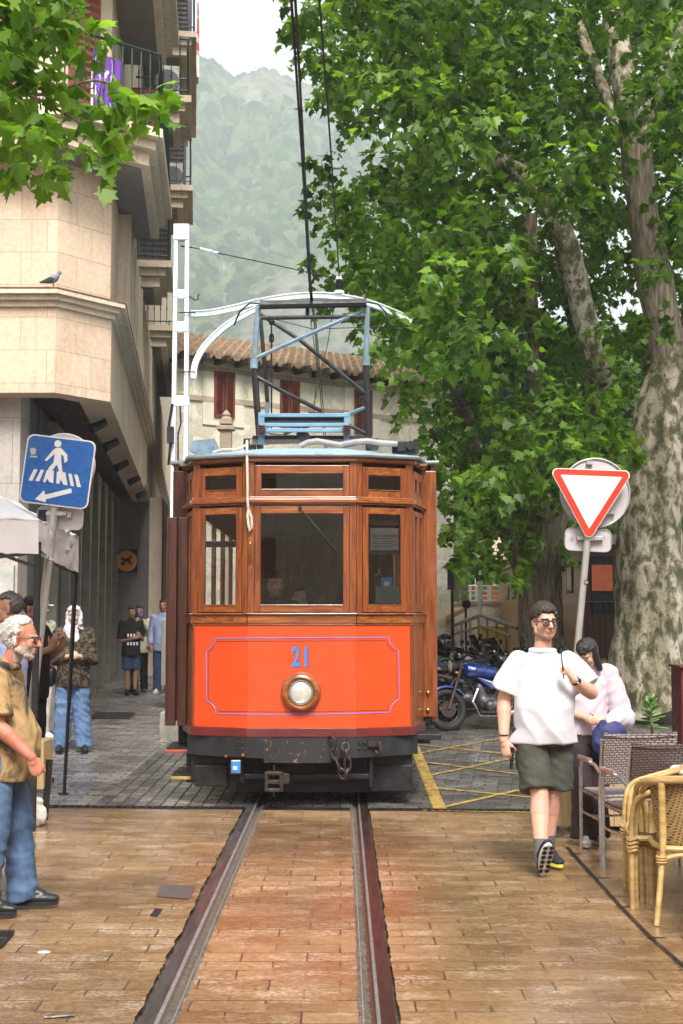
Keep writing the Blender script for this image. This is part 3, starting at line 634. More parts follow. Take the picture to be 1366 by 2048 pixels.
# spotlights hanging along the arcade edge
sl0 = None
for i, (x, y, Y) in enumerate([(208, 868, 18.2), (232, 915, 20.2), (252, 962, 23), (276, 995, 25.5), (290, 1033, 28.5), (309, 1066, 33)]):
    p = P(x, y, Y); p.z = ZF + .1
    if sl0 is None:
        sl0 = empty('spotlight', p, 'x', 'spotlight', 'black spotlights along the arcade edge'); mb = MB(); mb.cyl(p, p - Vector((0, 0, .17)), .012, n=6); mb.build('bracket', M_black, sl0)
        mb = MB(); mb.cyl(p + Vector((.02, .02, -.16)), p + Vector((-.16, -.1, -.27)), .055, .075, 12); mb.build('lamp_head', M_black, sl0, smooth=True); s_ = sl0
    else: s_ = copy_tree(sl0); s_.location = p
    s_['label'] = ['nearest black spotlight under the arcade edge, above the blue sign', 'second nearest black spotlight under the arcade edge', 'third nearest black spotlight under the arcade edge', 'fourth nearest spotlight under the dark arcade edge', 'fifth nearest spotlight under the dark arcade edge', 'farthest spotlight where the arcade edge meets the end wall'][i]
# round orange bank sign on a dark square
c = P(254, 1122, 31.35); r = empty('round_sign', c - Vector((0, 0, .5)), 'orange round sign with black figure mark on the dark arcade end wall', 'sign')
mb = MB(); mb.box(c, (.52, .06, .55)); mb.build('backing', M_black, r)
mb = MB(); mb.lathe([(.0, 0), (.25, 0), (.25, .03), (0, .03)], c + Vector((0, -.031, 0)), (0, -1, 0), 28); mb.build('disc', pm('orange_sign_face', (.50, .17, .02), .5), r)
mb = MB()
for a, b, w_ in (((-.14, .06), (.10, .0), .03), ((-.02, .03), (-.12, -.10), .026), ((.02, .0), (.14, -.08), .03), ((.0, .03), (.13, .10), .028), ((-.13, -.03), (-.04, -.09), .02)): mb.tube([c + Vector((a[0], -.064, a[1])), c + Vector((b[0], -.064, b[1]))], w_, 6, flat=(1, 1))
mb.ell(c + Vector((.03, -.064, .06)), (.03, .01, .03)); mb.build('emblem', M_black, r)
# ================================================================ stone house with red shutters
A = P(370, 700, 30.0); B = P(905, 790, 34.4); A.z = B.z = 0; hu = (B - A).normalized(); hn_ = Vector((hu.y, -hu.x, 0))
hb = empty('stone_house', (A + B) / 2, 'pale rubble stone house with clay tile roof and red shutters behind the tram', 'house')
def H(px, py, o=0):       # point on the facade plane seen at a pixel
    r = ray(px, py); n = hn_; t = (A - Vector((0, 0, HC)) + n * o).dot(n) / r.dot(n) if False else ((A + n * o) - Vector((0, 0, HC))).dot(n) / r.dot(n)
    return Vector((0, 0, HC)) + r * t
Al = A - hu * .3; EV = H(400, 706).z
mb = MB(); q0, q1 = B + Vector((.6, 8, 0)), Al + Vector((.3, 8, 0)); mb.hexa([(p.x, p.y, z) for z in (-.2, EV) for p in (Al, B, q0, q1)]); mb.build('wall', M_rub, hb)
mb = MB(); w0 = H(385, 795).z; seg(mb, Al - hn_ * 0 + hn_ * .05, B + hn_ * .05, w0 - .06, w0 + .06, .12); seg(mb, Al + hn_ * .05, B + hn_ * .05, EV - .42, EV - .30, .2); mb.build('string_course', M_trim, hb)
# roof with tile rows
def roof(a, b, up, back, par, over=.42):
    n = int((b - a).length / .24); mb = MB(); sl = Vector((-hn_.x * back, -hn_.y * back, up))
    for i in range(n + 1):
        p = a + (b - a) * i / n + hn_ * over; p.z = EV + .02 - over * up / back; rw = 12
        for k in range(rw):
            q0 = p + sl * (k / rw) * 1.0 + Vector((0, 0, .03)); q1 = p + sl * ((k + 1.12) / rw) - Vector((0, 0, .01)); mb.tube([q0, q1], [.125, .10], 6, flat=(1, .8))
    mb.build('roof', M_tileroof, par)
    m2 = MB(); p = a + hn_ * over; q = b + hn_ * over; z = EV - over * up / back - .05
    m2._add([(p.x, p.y, z), (q.x, q.y, z), (q.x + sl.x, q.y + sl.y, z + up), (p.x + sl.x, p.y + sl.y, z + up)], [(0, 1, 2, 3)]); m2.build('roof_deck', M_wood, par)
    m3 = MB(); k = int((b - a).length / .55)
    for i in range(k): r_ = a + (b - a) * i / k; m3.box((r_.x + hn_.x * .3, r_.y + hn_.y * .3, EV - .19 ), (.10, .75, .13), (0, 0, math.atan2(hn_.y, hn_.x) + R(90)))
    m3.build('rafters', M_wood, par)
roof(Al, B, 1.5, 4.6, hb)
for x0, x1, y0, y1 in ((425, 467, 742, 834), (557, 597, 760, 852), (706, 742, 778, 868)):
    a0 = H(x0, y1, .0); a1 = H(x1, y1, 0); zt = H(x0, y0).z; zb = H(x0, y1).z; wd_ = (a1 - a0).length; c = (a0 + a1) / 2
    fr = MB(); an = math.atan2(hu.y, hu.x); o = hn_ * .015
    fr.box((c.x + o.x, c.y + o.y, (zt + zb) / 2 + .03), (wd_ + .55, .05, zt - zb + .45), (0, 0, an)); w_ = fr.build('window_surround', M_ren, hb)
    for s_ in (-1, 1):
        q = c + hn_ * .07 + hu * s_ * wd_ / 4; k = MB(); k.box((q.x, q.y, (zt + zb) / 2), (wd_ / 2 - .02, .04, zt - zb), (0, 0, an)); sh = k.build('shutter', M_shut, w_)
        k = MB()
        for i in range(22): k.box((q.x + hn_.x * .03, q.y + hn_.y * .03, zb + .08 + (zt - zb - .16) * (i + .5) / 22), (wd_ / 2 - .14, .016, .035), (R(35), 0, an))
        k.build('louvres', M_shut, sh)
# a pale chimney-like stone pinnacle in front of the house
c = P(452, 880, 27); mb = MB(); mb.box(c + Vector((0, 0, -.1)), (.24, .24, .6)); mb.box(c + Vector((0, 0, .24)), (.36, .36, .07)); mb.box(c + Vector((0, 0, .38)), (.26, .26, .1)); mb.lathe([(.14, 0), (.08, .06), (.10, .1), (.02, .2)], c + Vector((0, 0, .43)), n=10); mb.bx(c.x - .1, c.x + .1, c.y - .1, c.y + .1, .3, c.z - .4); free('stone_gatepost', mb, M_trim, 'pale stone finial post between tram roof and stone house', 'post')
# ================================================================ tram
def wood_mat(name, dark, mid, light, coat=.8, vert=True):
    m, nt, b = newmat(name); st = (14, 14, 1.1) if vert else (1.1, 14, 14); v = coords(nt, st)
    n = noi(nt, v, 2.2, 8, .62, .7); r = ramp(nt, n, [(.28, dark), (.48, mid), (.74, light)])
    f = ramp(nt, noi(nt, coords(nt, (90, 90, 5) if vert else (5, 90, 90)), 1, 4, .6), [(.3, (.78, .78, .78)), (.7, (1.15, 1.15, 1.15))])
    nt.links.new(mixc(nt, 1, r.outputs[0], f.outputs[0], 'MULTIPLY'), b.inputs['Base Color']); b.inputs['Roughness'].default_value = .30
    b.inputs['Coat Weight'].default_value = coat; b.inputs['Coat Roughness'].default_value = .07; bumpn(nt, b, n, .12, .004); return m
M_mah = wood_mat('varnished_mahogany', (.075, .018, .006), (.185, .048, .013), (.33, .100, .024))
M_mahh = wood_mat('varnished_mahogany_rail', (.085, .022, .007), (.22, .062, .015), (.40, .135, .030), vert=False)
M_mahd = wood_mat('dark_brown_varnished_door', (.030, .010, .007), (.055, .018, .012), (.085, .030, .018), .4)
def orange_mat():
    m, nt, b = newmat('orange_gloss_paint'); v = coords(nt); n = noi(nt, v, 5, 4)
    r = ramp(nt, n, [(.3, (.55, .056, .010)), (.7, (.61, .068, .013))]); nt.links.new(r.outputs[0], b.inputs['Base Color'])
    b.inputs['Roughness'].default_value = .34; b.inputs['Coat Weight'].default_value = .25; bumpn(nt, b, noi(nt, v, 3, 3), .06, .01); return m
M_or = orange_mat()
M_rooft = pm('pale_blue_roof_paint', (.27, .42, .54), .38, var=.22, vs=5, bump=.1)
M_steelb = pm('blue_grey_frame_paint', (.17, .25, .31), .4, .2, var=.3, vs=10)
M_chass = pm('black_chassis_grime', (.014, .014, .015), .5, .1, var=.6, vs=10, bump=.5, spec=.35)
M_bump = pm('dark_grey_bumper_paint', (.022, .024, .027), .5, .1, var=.5, vs=8, bump=.2, spec=.4)
M_brass = pm('worn_brass', (.45, .27, .08), .3, .9, var=.3)
M_chain = pm('rusty_chain_steel', (.06, .045, .04), .5, .7, var=.5, vs=30, bump=.4)
M_rope = pm('cream_rope', (.60, .55, .45), .9, vs=60, bump=1, bs=120)
M_blue = pm('bright_blue_paint', (.03, .20, .62), .4, var=.1)
M_dred = pm('dark_red_paint', (.12, .018, .015), .4, var=.3)
M_paper = pm('printed_paper', (.42, .40, .40), .7, var=.15, vs=8)
M_lens = pm('ribbed_headlamp_glass', (.62, .64, .58), .12, .3, var=.25, vs=14, coat=1)
M_glassT = glass('cab_glass', (.90, .92, .92), .015)
M_chrome = pm('polished_chrome', (.7, .7, .7), .12, 1, var=.1)
M_ins = pm('brown_glazed_insulator', (.07, .025, .018), .15, coat=1)
tcx, TY = -.355, 11.70
tr = empty('tram', (tcx, TY + 4, gz(TY)), 'orange and varnished wood tram number 21 facing the camera on the rails', 'tram')
zz = lambda py, Y=TY: P(603, py, Y).z
PL = [(-1.27, .76), (-1.13, .74), (-.995, .20), (-.488, 0), (.488, 0), (.995, .20), (1.13, .74), (1.27, .76)]   # plan, x from centre, y back from front
def W(p, z=0): return Vector((tcx + p[0], TY + p[1], z))
class Facet:
    def __init__(s, p, q, y0=0, y1=0):
        s.a = W(p); s.b = W(q); s.L = (s.b - s.a).length; s.u = (s.b - s.a) / s.L; s.n = Vector((s.u.y, -s.u.x, 0))
    def p(s, u, z, n=0): v = s.a + s.u * u + s.n * n; return (v.x, v.y, z)
    def box(s, mb, u0, u1, z0, z1, n0, n1): return mb.hexa([s.p(u0, z0, n0), s.p(u1, z0, n0), s.p(u1, z0, n1), s.p(u0, z0, n1), s.p(u0, z1, n0), s.p(u1, z1, n0), s.p(u1, z1, n1), s.p(u0, z1, n1)])
    def frame(s, mb, u0, u1, z0, z1, w_, n0, n1, wb=None):
        wb = wb or w_
        s.box(mb, u0, u0 + w_, z0, z1, n0, n1); s.box(mb, u1 - w_, u1, z0, z1, n0, n1)
    def framer(s, mb, u0, u1, z0, z1, w_, n0, n1, wt=None, wb=None):
        s.box(mb, u0 + w_ + .0006, u1 - w_ - .0006, z1 - (wt or w_), z1, n0, n1 + .0008); s.box(mb, u0 + w_ + .0006, u1 - w_ - .0006, z0, z0 + (wb or w_), n0, n1 + .0008)
fc = [Facet(PL[i], PL[i + 1]) for i in range(7)]   # 0 L bulkhead, 1 L side, 2 L front, 3 centre, 4 R front, 5 R side, 6 R bulkhead
Z = dict(roof=zz(912), head=zz(925), us1=zz(931), ug1=zz(947), ug0=zz(980), us0=zz(996), belt1=zz(998), belt0=zz(1006), ls1=zz(1012), lg1=zz(1027), lg0=zz(1211), ls0=zz(1224), sill1=zz(1226), sill0=zz(1247), or1=zz(1249), or0=zz(1456), skirt=zz(1474), bm0=zz(1512))
body = empty('cab_front', (tcx, TY, 0)); bpy.data.objects.remove(body)
# posts and rails (cab frame)
mv, mvu, mh, mh2, mh3 = MB(), MB(), MB(), MB(), MB()
for k, f in enumerate(fc[1:6], 1):
    e = .055 if k != 3 else .06
    mm_ = [MB() for _ in range(4)]; f.box(mm_[0], -.0, e, Z['sill1'], Z['belt0'] - .0, -.05, .008); f.box(mm_[1], f.L - e, f.L, Z['sill1'], Z['belt0'], -.05, .008)
    f.box(mm_[2], .0, e, Z['belt1'], Z['head'], -.05, .008); f.box(mm_[3], f.L - e, f.L, Z['belt1'], Z['head'], -.05, .008)
    f.box(mm_[0], .0, e * .35, Z['sill1'], Z['belt0'], .0075, .016); f.box(mm_[1], f.L - e * .35, f.L, Z['sill1'], Z['belt0'], .0075, .016)
    for q_ in mm_: q_.build('corner_post', M_mah, tr, bevel=.004)
    ex = .012
    f.box(mh, -ex, f.L + ex, Z['head'] + .001, Z['roof'] - .02, -.05, .022); f.box(mh, -ex, f.L + ex, Z['roof'] - .05, Z['roof'] - .022, .0225, .040)
    f.box(mh2, -ex * .5, f.L + ex * .5, Z['belt0'] + .0005, Z['belt1'] - .0005, -.05, .045); f.box(mh2, 0, f.L, Z['belt0'] - .016, Z['belt0'], .0, .026); f.box(mh2, 0, f.L, Z['belt1'], Z['belt1'] + .02, -.05, .026)
    f.box(mh3, -ex * .5, f.L + ex * .5, Z['sill1'] - .016, Z['sill1'] - .0005, -.06, .042); f.box(mh3, 0, f.L, Z['sill0'], Z['sill1'] - .017, -.05, .024); f.box(mh3, 0, f.L, Z['or1'] - .008, Z['sill0'] - .001, -.05, .016)
mh.build('head_moulding', M_mahh, tr, bevel=.005); mh2.build('belt_moulding', M_mahh, tr, bevel=.005); mh3.build('sill_moulding', M_mahh, tr, bevel=.005)
def window(f, u0, u1, z0, z1, g, name='cab_window', gz0=None, gz1=None, mat=M_mah):
    a = MB(); f.frame(a, u0, u1, z0, z1, g, -.02, .016); a.cur = 1; f.framer(a, u0, u1, z0, z1, g, -.02, .015, z1 - gz1, gz0 - z0); f.box(a, u0 + g, u1 - g, gz0 - .0, gz0 + .008, .017, .024); o = a.build(name, [mat, M_mahh], tr, bevel=.003)
    a = MB(); f.box(a, u0 + g - .005, u1 - g + .005, gz0 - .005, gz1 + .005, -.004, .0); a.build('pane', M_glassT, o); return o
f = fc[3]
window(f, .062, f.L - .062, Z['us0'], Z['us1'], .058, gz0=Z['ug0'], gz1=Z['ug1']); window(f, .062, f.L - .062, Z['ls0'], Z['ls1'], .055, gz0=Z['lg0'], gz1=Z['lg1'])
for k in (2, 4):
    f = fc[k]; window(f, .058, f.L - .058, Z['us0'], Z['us1'] - .01, .055, gz0=Z['ug0'], gz1=Z['ug1'] - .01); window(f, .058, f.L - .058, Z['ls0'], Z['ls1'] - .01, .055, gz0=Z['lg0'], gz1=Z['lg1'])
for k in (1, 5):
    f = fc[k]; window(f, .058, f.L / 2 - .004, Z['us0'], Z['us1'] - .02, .05, 'side_window', gz0=Z['ug0'], gz1=Z['ug1'] - .02); window(f, f.L / 2 + .004, f.L - .058, Z['us0'], Z['us1'] - .02, .05, 'side_window', gz0=Z['ug0'], gz1=Z['ug1'] - .02)
    window(f, .058, f.L / 2 - .004, Z['ls0'], Z['ls1'] - .02, .05, 'side_window', gz0=Z['lg0'], gz1=Z['lg1']); window(f, f.L / 2 + .004, f.L - .058, Z['ls0'], Z['ls1'] - .02, .05, 'side_window', gz0=Z['lg0'], gz1=Z['lg1'])
# bulkhead faces
a = MB()
f = fc[6]; f.box(a, .0, f.L, Z['or0'] + .04, Z['roof'] - .05, -.05, 0.0)
a.build('bulkhead', M_mah, tr, bevel=.01)
a = MB(); f = fc[0]; f.box(a, .0, f.L, Z['or0'] + .04, Z['roof'] - .05, -.05, 0.0); a.build('bulkhead', M_mahd, tr, bevel=.01)
# open folded dark door leaves on the left, standing proud of the bulkhead
a = MB()
for i, (x0, w_) in enumerate(((-1.285, .095), (-1.175, .085), (-1.075, .06))):
    a.bx(tcx + x0, tcx + x0 + w_, TY + .48 + i * .02, TY + .54 + i * .02, Z['or0'] - .02 - .0 * i, P(350, 1035, TY + .5).z)
    a.bx(tcx + x0 + .012, tcx + x0 + .02, TY + .47 + i * .02, TY + .479 + i * .02, Z['or0'] + .05, P(350, 1045, TY + .5).z)
a.build('folding_door', M_mahd, tr, bevel=.006)
# orange dash panel on three facets, brown side panels
a = MB()
for k in (2, 3, 4): f = fc[k]; f.box(a, (0 if k != 2 else .02), f.L - (.02 if k == 4 else 0), Z['or0'], Z['or1'] - .008, -.03, .006)
a.build('dash_panel', M_or, tr)
for k in (1, 5):
    a = MB(); f = fc[k]; f.box(a, .0, f.L, Z['or0'] - .03, Z['or1'] - .008, -.03, .004)
    for i in range(7): f.box(a, .03 + i * (f.L - .06) / 7, .03 + (i + .82) * (f.L - .06) / 7, Z['or0'] - .02, Z['or1'] - .02, .0045, .010)
    k2, u = (2, 0) if k == 1 else (4, fc[4].L - .02); fc[k2].box(a, u, u + .02, Z['or0'], Z['or1'] - .008, -.03, .012)
    a.build('side_panel', M_mah, tr, bevel=.003)
a = MB()
for k in range(1, 6): f = fc[k]; f.box(a, -.01, f.L + .01, Z['skirt'], Z['or0'] - .001, -.06, .022)
a.build('skirting', M_dred, tr, bevel=.004)
# pinstripes follow the facets
def onp(px, py, o=.0075):
    for k in (2, 3, 4):
        f = fc[k]; r = ray(px, py); n = f.n; q = f.a + n * o; t = (q - Vector((0, 0, HC))).dot(n) / r.dot(n); v = Vector((0, 0, HC)) + r * t
        u = (v - f.a).dot(f.u)
        if -.002 <= u <= f.L + .002 or (k == 2 and u < 0) or (k == 4 and u > f.L): return v
def stripe(pts, m, w_, nm):
    out = []; pts = pts + [pts[0]]
    for (x0, y0), (x1, y1) in zip(pts, pts[1:]):
        n = max(1, int(abs(x1 - x0) / 6)); out += [onp(x0 + (x1 - x0) * i / n, y0 + (y1 - y0) * i / n) for i in range(n)]
    a = MB(); a.tube(out, w_, 4, closed=True); a.build(nm, m, tr)
stripe([(430, 1277), (603, 1276), (777, 1275), (780, 1286), (788, 1296), (797, 1301), (799, 1398), (790, 1403), (782, 1413), (780, 1425), (603, 1430), (432, 1428), (430, 1416), (423, 1407), (413, 1401), (412, 1302), (422, 1296), (428, 1288)], pm('blue_line_paint', (.12, .20, .62), .4), .0042, 'pinstripe')
stripe([(427, 1283), (603, 1282), (774, 1281), (776, 1290), (784, 1299), (794, 1304), (794, 1396), (786, 1401), (777, 1409), (775, 1420), (603, 1424), (437, 1423), (432, 1414), (427, 1406), (417, 1399), (417, 1305), (423, 1300), (427, 1292)], pm('dark_line_paint', (.07, .02, .02), .4), .0022, 'pinstripe')
def text(s, m, parent, loc, h, name, rot=(R(90), 0, 0), sx=1, ext=.002, offs=0, align='CENTER'):
    c = bpy.data.curves.new(name, 'FONT'); c.body = s; c.size = 1; c.extrude = ext / h; c.offset = offs; c.align_x = align; t = bpy.data.objects.new(name + '_tmp', c); col.objects.link(t)
    bpy.context.view_layer.update(); me = bpy.data.meshes.new_from_object(t); bpy.data.objects.remove(t)
    k = h / .70; me.transform(Matrix.Diagonal((k * sx, k, k, 1))); me.transform(Euler(rot).to_matrix().to_4x4()); me.transform(Matrix.Translation(Vector(loc) - off(parent)))
    me.materials.clear(); me.materials.append(m); o = bpy.data.objects.new(name, me); col.objects.link(o); o.parent = parent; return o
nb = onp(601, 1332, .009); nh = zz(1294) - zz(1332)
text('2', M_dred, tr, nb + Vector((-.036, .0022, 0)), nh, 'number', sx=.62, offs=.030); text('2', M_blue, tr, nb + Vector((-.041, 0, 0)), nh, 'number', sx=.62, offs=.026)
text('1', M_dred, tr, nb + Vector((.056, .0022, 0)), nh, 'number', sx=.70, offs=.030); text('1', M_blue, tr, nb + Vector((.050, 0, 0)), nh, 'number', sx=.70, offs=.026)
# headlamp
c = onp(602, 1384, 0); a = MB(); a.lathe([(.178, 0), (.180, .03), (.168, .06), (.150, .075), (.135, .08), (.122, .07), (.112, .06), (.112, .0)], c, (0, -1, 0), 40); hl = a.build('headlamp', M_mahh, tr, smooth=True)
a = MB(); a.lathe([(.112, .058), (.112, .075), (.106, .082), (.101, .075), (.101, .058)], c, (0, -1, 0), 36); a.build('rim', M_chrome, hl, smooth=True)
a = MB(); a.lathe([(.101, .052), (.09, .066), (.06, .078), (.03, .083), (.0005, .085)], c, (0, -1, 0), 36); a.build('lens', M_lens, hl, smooth=True)
# roof: edge outline then rising panels
def roofpoly(o, dy, zr):
    pts = []
    for (x, y) in PL: pts.append(Vector((tcx + x * (1 + o / 1.2), TY + y - dy, zr)))
    return pts
zr = Z['roof'] - .018
zside = P(860, 930, TY + .78).z
def redge(o, dz): return [Vector((tcx + x * (1 + o * (1 if i in (2, 3, 4, 5) else .25)), TY + y - o * .9 * (1 if i in (2, 3, 4, 5) else .3), (zr if i in (2, 3, 4, 5) else (zr + zside) / 2 + .01 if i in (1, 6) else zside) + dz)) for i, (x, y) in enumerate(PL)]
lo = redge(.055, 0); hi_ = redge(.055, .035)
inn = [Vector((tcx + x, TY + y, z)) for x, y, z in [(-1.18, .95, zr + .05), (-.98, .82, zr + .085), (-.74, .45, zr + .105), (-.36, .26, zr + .12), (.36, .26, zr + .12), (.74, .45, zr + .105), (.98, .82, zr + .085), (1.18, .95, zr + .05)]]
a = MB(); n = 8
a._add(lo + hi_ + inn, [(i, i + 1, n + i + 1, n + i) for i in range(7)] + [(n + i, n + i + 1, 2 * n + i + 1, 2 * n + i) for i in range(7)] + [tuple(range(16, 24))] + [tuple(range(7, -1, -1))])
back_ = [v + Vector((0, 9.2, 0)) for v in (lo[0], hi_[0], inn[0], inn[1], inn[2], inn[3], inn[4], inn[5], inn[6], inn[7], hi_[7], lo[7])]
frt = [lo[0], hi_[0], inn[0], inn[1], inn[2], inn[3], inn[4], inn[5], inn[6], inn[7], hi_[7], lo[7]]
a._add(frt + back_, [(i, i + 1, 13 + i, 12 + i) for i in range(11)] + [(11, 0, 12, 23)] + [tuple(range(23, 11, -1))])
rf = a.build('roof', M_rooft, tr)
a = MB(); a.tube([v + Vector((0, 0, .02)) for v in redge(.062, 0)], .020, 8); a.build('gutter', pm('grey_gutter_metal', (.20, .22, .24), .5, .3, var=.3), rf, smooth=True)
# long body behind
a = MB()
for s in (-1, 1):
    x0, x1 = (tcx + s * 1.27, tcx + s * 1.22)
    a.bx(x0, x1, TY + .80, TY + 9.8, Z['or0'], 1.75); a.bx(x0, x1, TY + .80, TY + 9.8, 2.82, zside)
    for i in range(8): a.bx(x0, x1, TY + .8 + i * 1.24, TY + .92 + i * 1.24, 1.75, 2.82)
a.bx(tcx - 1.22, tcx + 1.22, TY + 9.76, TY + 9.8, Z['or0'], zside)
a.build('car_body', M_mah, tr)
a = MB(); a.bx(tcx - 1.2, tcx + 1.2, TY + .78, TY + 9.75, Z['or0'] - .02, Z['or0'] + .03); a.bx(tcx - .96, tcx + .96, TY + .26, TY + .779, Z['or0'] - .02, Z['or0'] + .03); a.build('floor', M_chass, tr)
# interior: cross bulkhead with windows, ceiling, wheel, controller, seats
a = MB(); yb = TY + 1.35
for x0, x1, z0, z1 in ((-1.2, 1.2, .75, 1.75), (-1.2, 1.2, 2.75, 3.1), (-1.2, -1.05, 1.75, 2.75), (-.42, -.32, 1.75, 2.75), (.32, .42, 1.75, 2.75), (1.05, 1.2, 1.75, 2.75), (-1.05, -.42, 2.40, 2.46), (.42, 1.05, 2.40, 2.46)): a.bx(tcx + x0, tcx + x1, yb, yb + .04, z0, z1)
a.build('partition', M_mahd, tr)
a = MB(); a.bx(tcx - 1.15, tcx + 1.15, TY + .3, TY + 9.7, 3.10, 3.12); a.build('ceiling', wood_mat('tram_ceiling_wood', (.12, .06, .03), (.22, .12, .06), (.3, .18, .09), .2), tr)
for i in range(5):
    for s in (-1, 1):
        a = MB(); y = TY + 2.3 + i * 1.4; a.bx(tcx + s * .3, tcx + s * 1.1, y, y + .45, 1.1, 1.2); a.bx(tcx + s * .3, tcx + s * 1.1, y + .45, y + .5, 1.1, 1.75); a.build('bench', M_mahh, tr)
a = MB(); a.lathe([(.16, 0), (.17, .02), (.16, .04)], (tcx - .1, TY + .5, 1.62), (0, -.3, 1)); a.bx(tcx - .2, tcx, TY + .42, TY + .58, .78, 1.62); a.build('controller', M_iron, tr)
a = MB()   # hand brake wheel seen in the right window
c = P(760, 1147, TY + .35); a.tube([c + Vector((.055 * math.cos(t), 0, .055 * math.sin(t))) for t in [i * math.pi / 8 for i in range(16)]], .006, 6, closed=True)
for t in range(4): a.tube([c, c + Vector((.055 * math.cos(t * math.pi / 2 + .4), 0, .055 * math.sin(t * math.pi / 2 + .4)))], .005, 5)
a.build('hand_wheel', M_chrome, tr)
def card(px0, px1, py0, py1, Y, m, name, th=.004):
    p = P(px0, py1, Y); q = P(px1, py0, Y); a = MB(); a.bx(p.x, q.x, Y, Y + th, p.z, q.z); return a.build(name, m, tr)
pn = card(741, 797, 1056, 1100, TY + .20, M_paper, 'notice')
lines = MB(); rng = random.Random(2)
for i, y in enumerate((1071, 1074.5, 1078, 1084, 1087.5, 1091, 1094.5)):
    x = 746.0; xe = 793 if i not in (2, 4, 6) else 780
    while x < xe: w_ = rng.uniform(2, 6); p = P(x, y, TY + .197); lines.bx(p.x, p.x + w_ * .0045, TY + .196, TY + .1985, p.z, p.z + .0055); x += w_ + 1.2
lines.build('lettering', M_iron, pn)
card(751, 798, 1173, 1206, TY + .20, pm('grey_green_card', (.17, .23, .20), .6), 'card')
st = card(762, 784, 1155, 1172, TY + .198, M_blue, 'sticker'); card(768, 778, 1163, 1172, TY + .194, pm('white_print', (.7, .7, .7), .5), 'sticker_mark')
card(730, 741, 1040, 1212, TY + .24, M_mahd, 'inner_sash', .03); card(741, 800, 1100, 1109, TY + .24, M_mahd, 'inner_sash', .03); card(730, 800, 1040, 1050, TY + .24, M_mahd, 'inner_sash', .03)
# handle, rope, wiper
c = P(500, 1105, TY - .01); a = MB(); a.box(c + Vector((0, .006, 0)), (.036, .01, .28)); h_ = a.build('grab_handle', M_brass, tr, bevel=.004)
a = MB(); a.tube([c + Vector((0, -.008, -.085)), c + Vector((0, -.04, -.07)), c + Vector((0, -.045, 0)), c + Vector((0, -.04, .07)), c + Vector((0, -.008, .085))], .011, 8); a.build('grip', M_brass, h_, smooth=True)
a = MB(); pts = [P(494, 882, TY + .1), P(494, 892, TY - .02), P(494, 912, TY - .065), P(495, 960, TY - .06), P(495, 1000, TY - .07), P(497, 1020, TY - .05)]; a.tube(pts, .012, 6)
a.tube([P(497, 1020, TY - .05), P(503, 1035, TY - .05), P(504, 1055, TY - .05), P(500, 1062, TY - .05), P(497, 1050, TY - .05), P(495, 1030, TY - .05), P(497, 1020, TY - .05)], .013, 6); a.build('trolley_rope', M_rope, tr, smooth=True)
a = MB(); a.tube([P(600, 1016, TY - .03), P(640, 1062, TY - .045), P(676, 1106, TY - .03)], .0065, 6); a.cyl(P(600, 1016, TY + .0), P(600, 1016, TY - .04), .018, n=10); wp = a.build('wiper', M_black, tr)
a = MB(); a.tube([P(622, 1120, TY - .02), P(650, 1080, TY - .024), P(676, 1106, TY - .02)][1:], .004, 5); a.build('blade', M_black, wp)
# bumper beam, bent along the plan, chassis below
def arc(x, y0=.26, bulge=.40, half=1.02): return y0 - bulge * (1 - (x / half) ** 2)
a = MB(); vs = []; N_ = 28; zt = Z['skirt'] - .002; zb_ = Z['bm0'] - .01
for i in range(N_ + 1):
    x = -1.05 + 2.1 * i / N_; y = TY + arc(x); vs += [(tcx + x, y, zb_), (tcx + x, y, zt), (tcx + x, y + .09, zt), (tcx + x, y + .09, zb_)]
a._add(vs, [(4 * i + j, 4 * i + (j + 1) % 4, 4 * i + 4 + (j + 1) % 4, 4 * i + 4 + j) for i in range(N_) for j in range(4)] + [(0, 1, 2, 3), (4 * N_ + 3, 4 * N_ + 2, 4 * N_ + 1, 4 * N_)])
bp = a.build('bumper', M_bump, tr, smooth=True, auto=50)
a = MB(); vs = []
for i in range(13):
    x = -.33 + .59 * i / 12; y = TY + arc(x) - .012; vs += [(tcx + x, y, zb_ - .035), (tcx + x, y, zt - .012), (tcx + x, y + .011, zt - .012), (tcx + x, y + .011, zb_ - .035)]
a._add(vs, [(4 * i + j, 4 * i + (j + 1) % 4, 4 * i + 4 + (j + 1) % 4, 4 * i + 4 + j) for i in range(12) for j in range(4)] + [(0, 1, 2, 3), (51, 50, 49, 48)])
chip, nt, b_ = newmat('chipped_black_plate'); cr = ramp(nt, noi(nt, coords(nt), 22, 5, .75), [(.58, (.02, .02, .021)), (.66, (.30, .17, .10))]); nt.links.new(cr.outputs[0], b_.inputs['Base Color']); b_.inputs['Roughness'].default_value = .45
a.build('buffer_plate', chip, bp)
a = MB()
for px in (475, 486, 718, 729):
    for py in (1485, 1497):
        p = P(px, py, TY); x = p.x - tcx; a.ell((p.x, TY + arc(x) - .003, p.z), (.012, .012, .012), n=8, m=5)
a.build('rivets', M_chain, bp)
a = MB(); a.bx(tcx - 1.02, tcx + 1.0, TY + .30, TY + .5, .20, zt - .1); a.bx(tcx - .98, tcx - .68, TY + .24, TY + 1.2, .17, .36); a.bx(tcx - 1.08, tcx - .92, TY + .45, TY + 1.2, .18, .45); a.bx(tcx + .62, tcx + 1.0, TY + .28, TY + 1.2, .12, .36)
a.bx(tcx - .55, tcx + .63, TY + .10, TY + .18, .25, .30); a.bx(tcx - .56, tcx - .52, TY + .08, TY + .2, .22, zb_); a.bx(tcx + .60, tcx + .64, TY + .08, TY + .2, .18, zb_)
a.bx(tcx - .85, tcx + .85, TY + .6, TY + 9, .22, .62); a.bx(tcx - 1.2, tcx + 1.2, TY + .8, TY + 9.7, .5, Z['or0'] - .021)
a.bx(tcx - .6, tcx + .62, TY + .35, TY + .40, .10, .22)
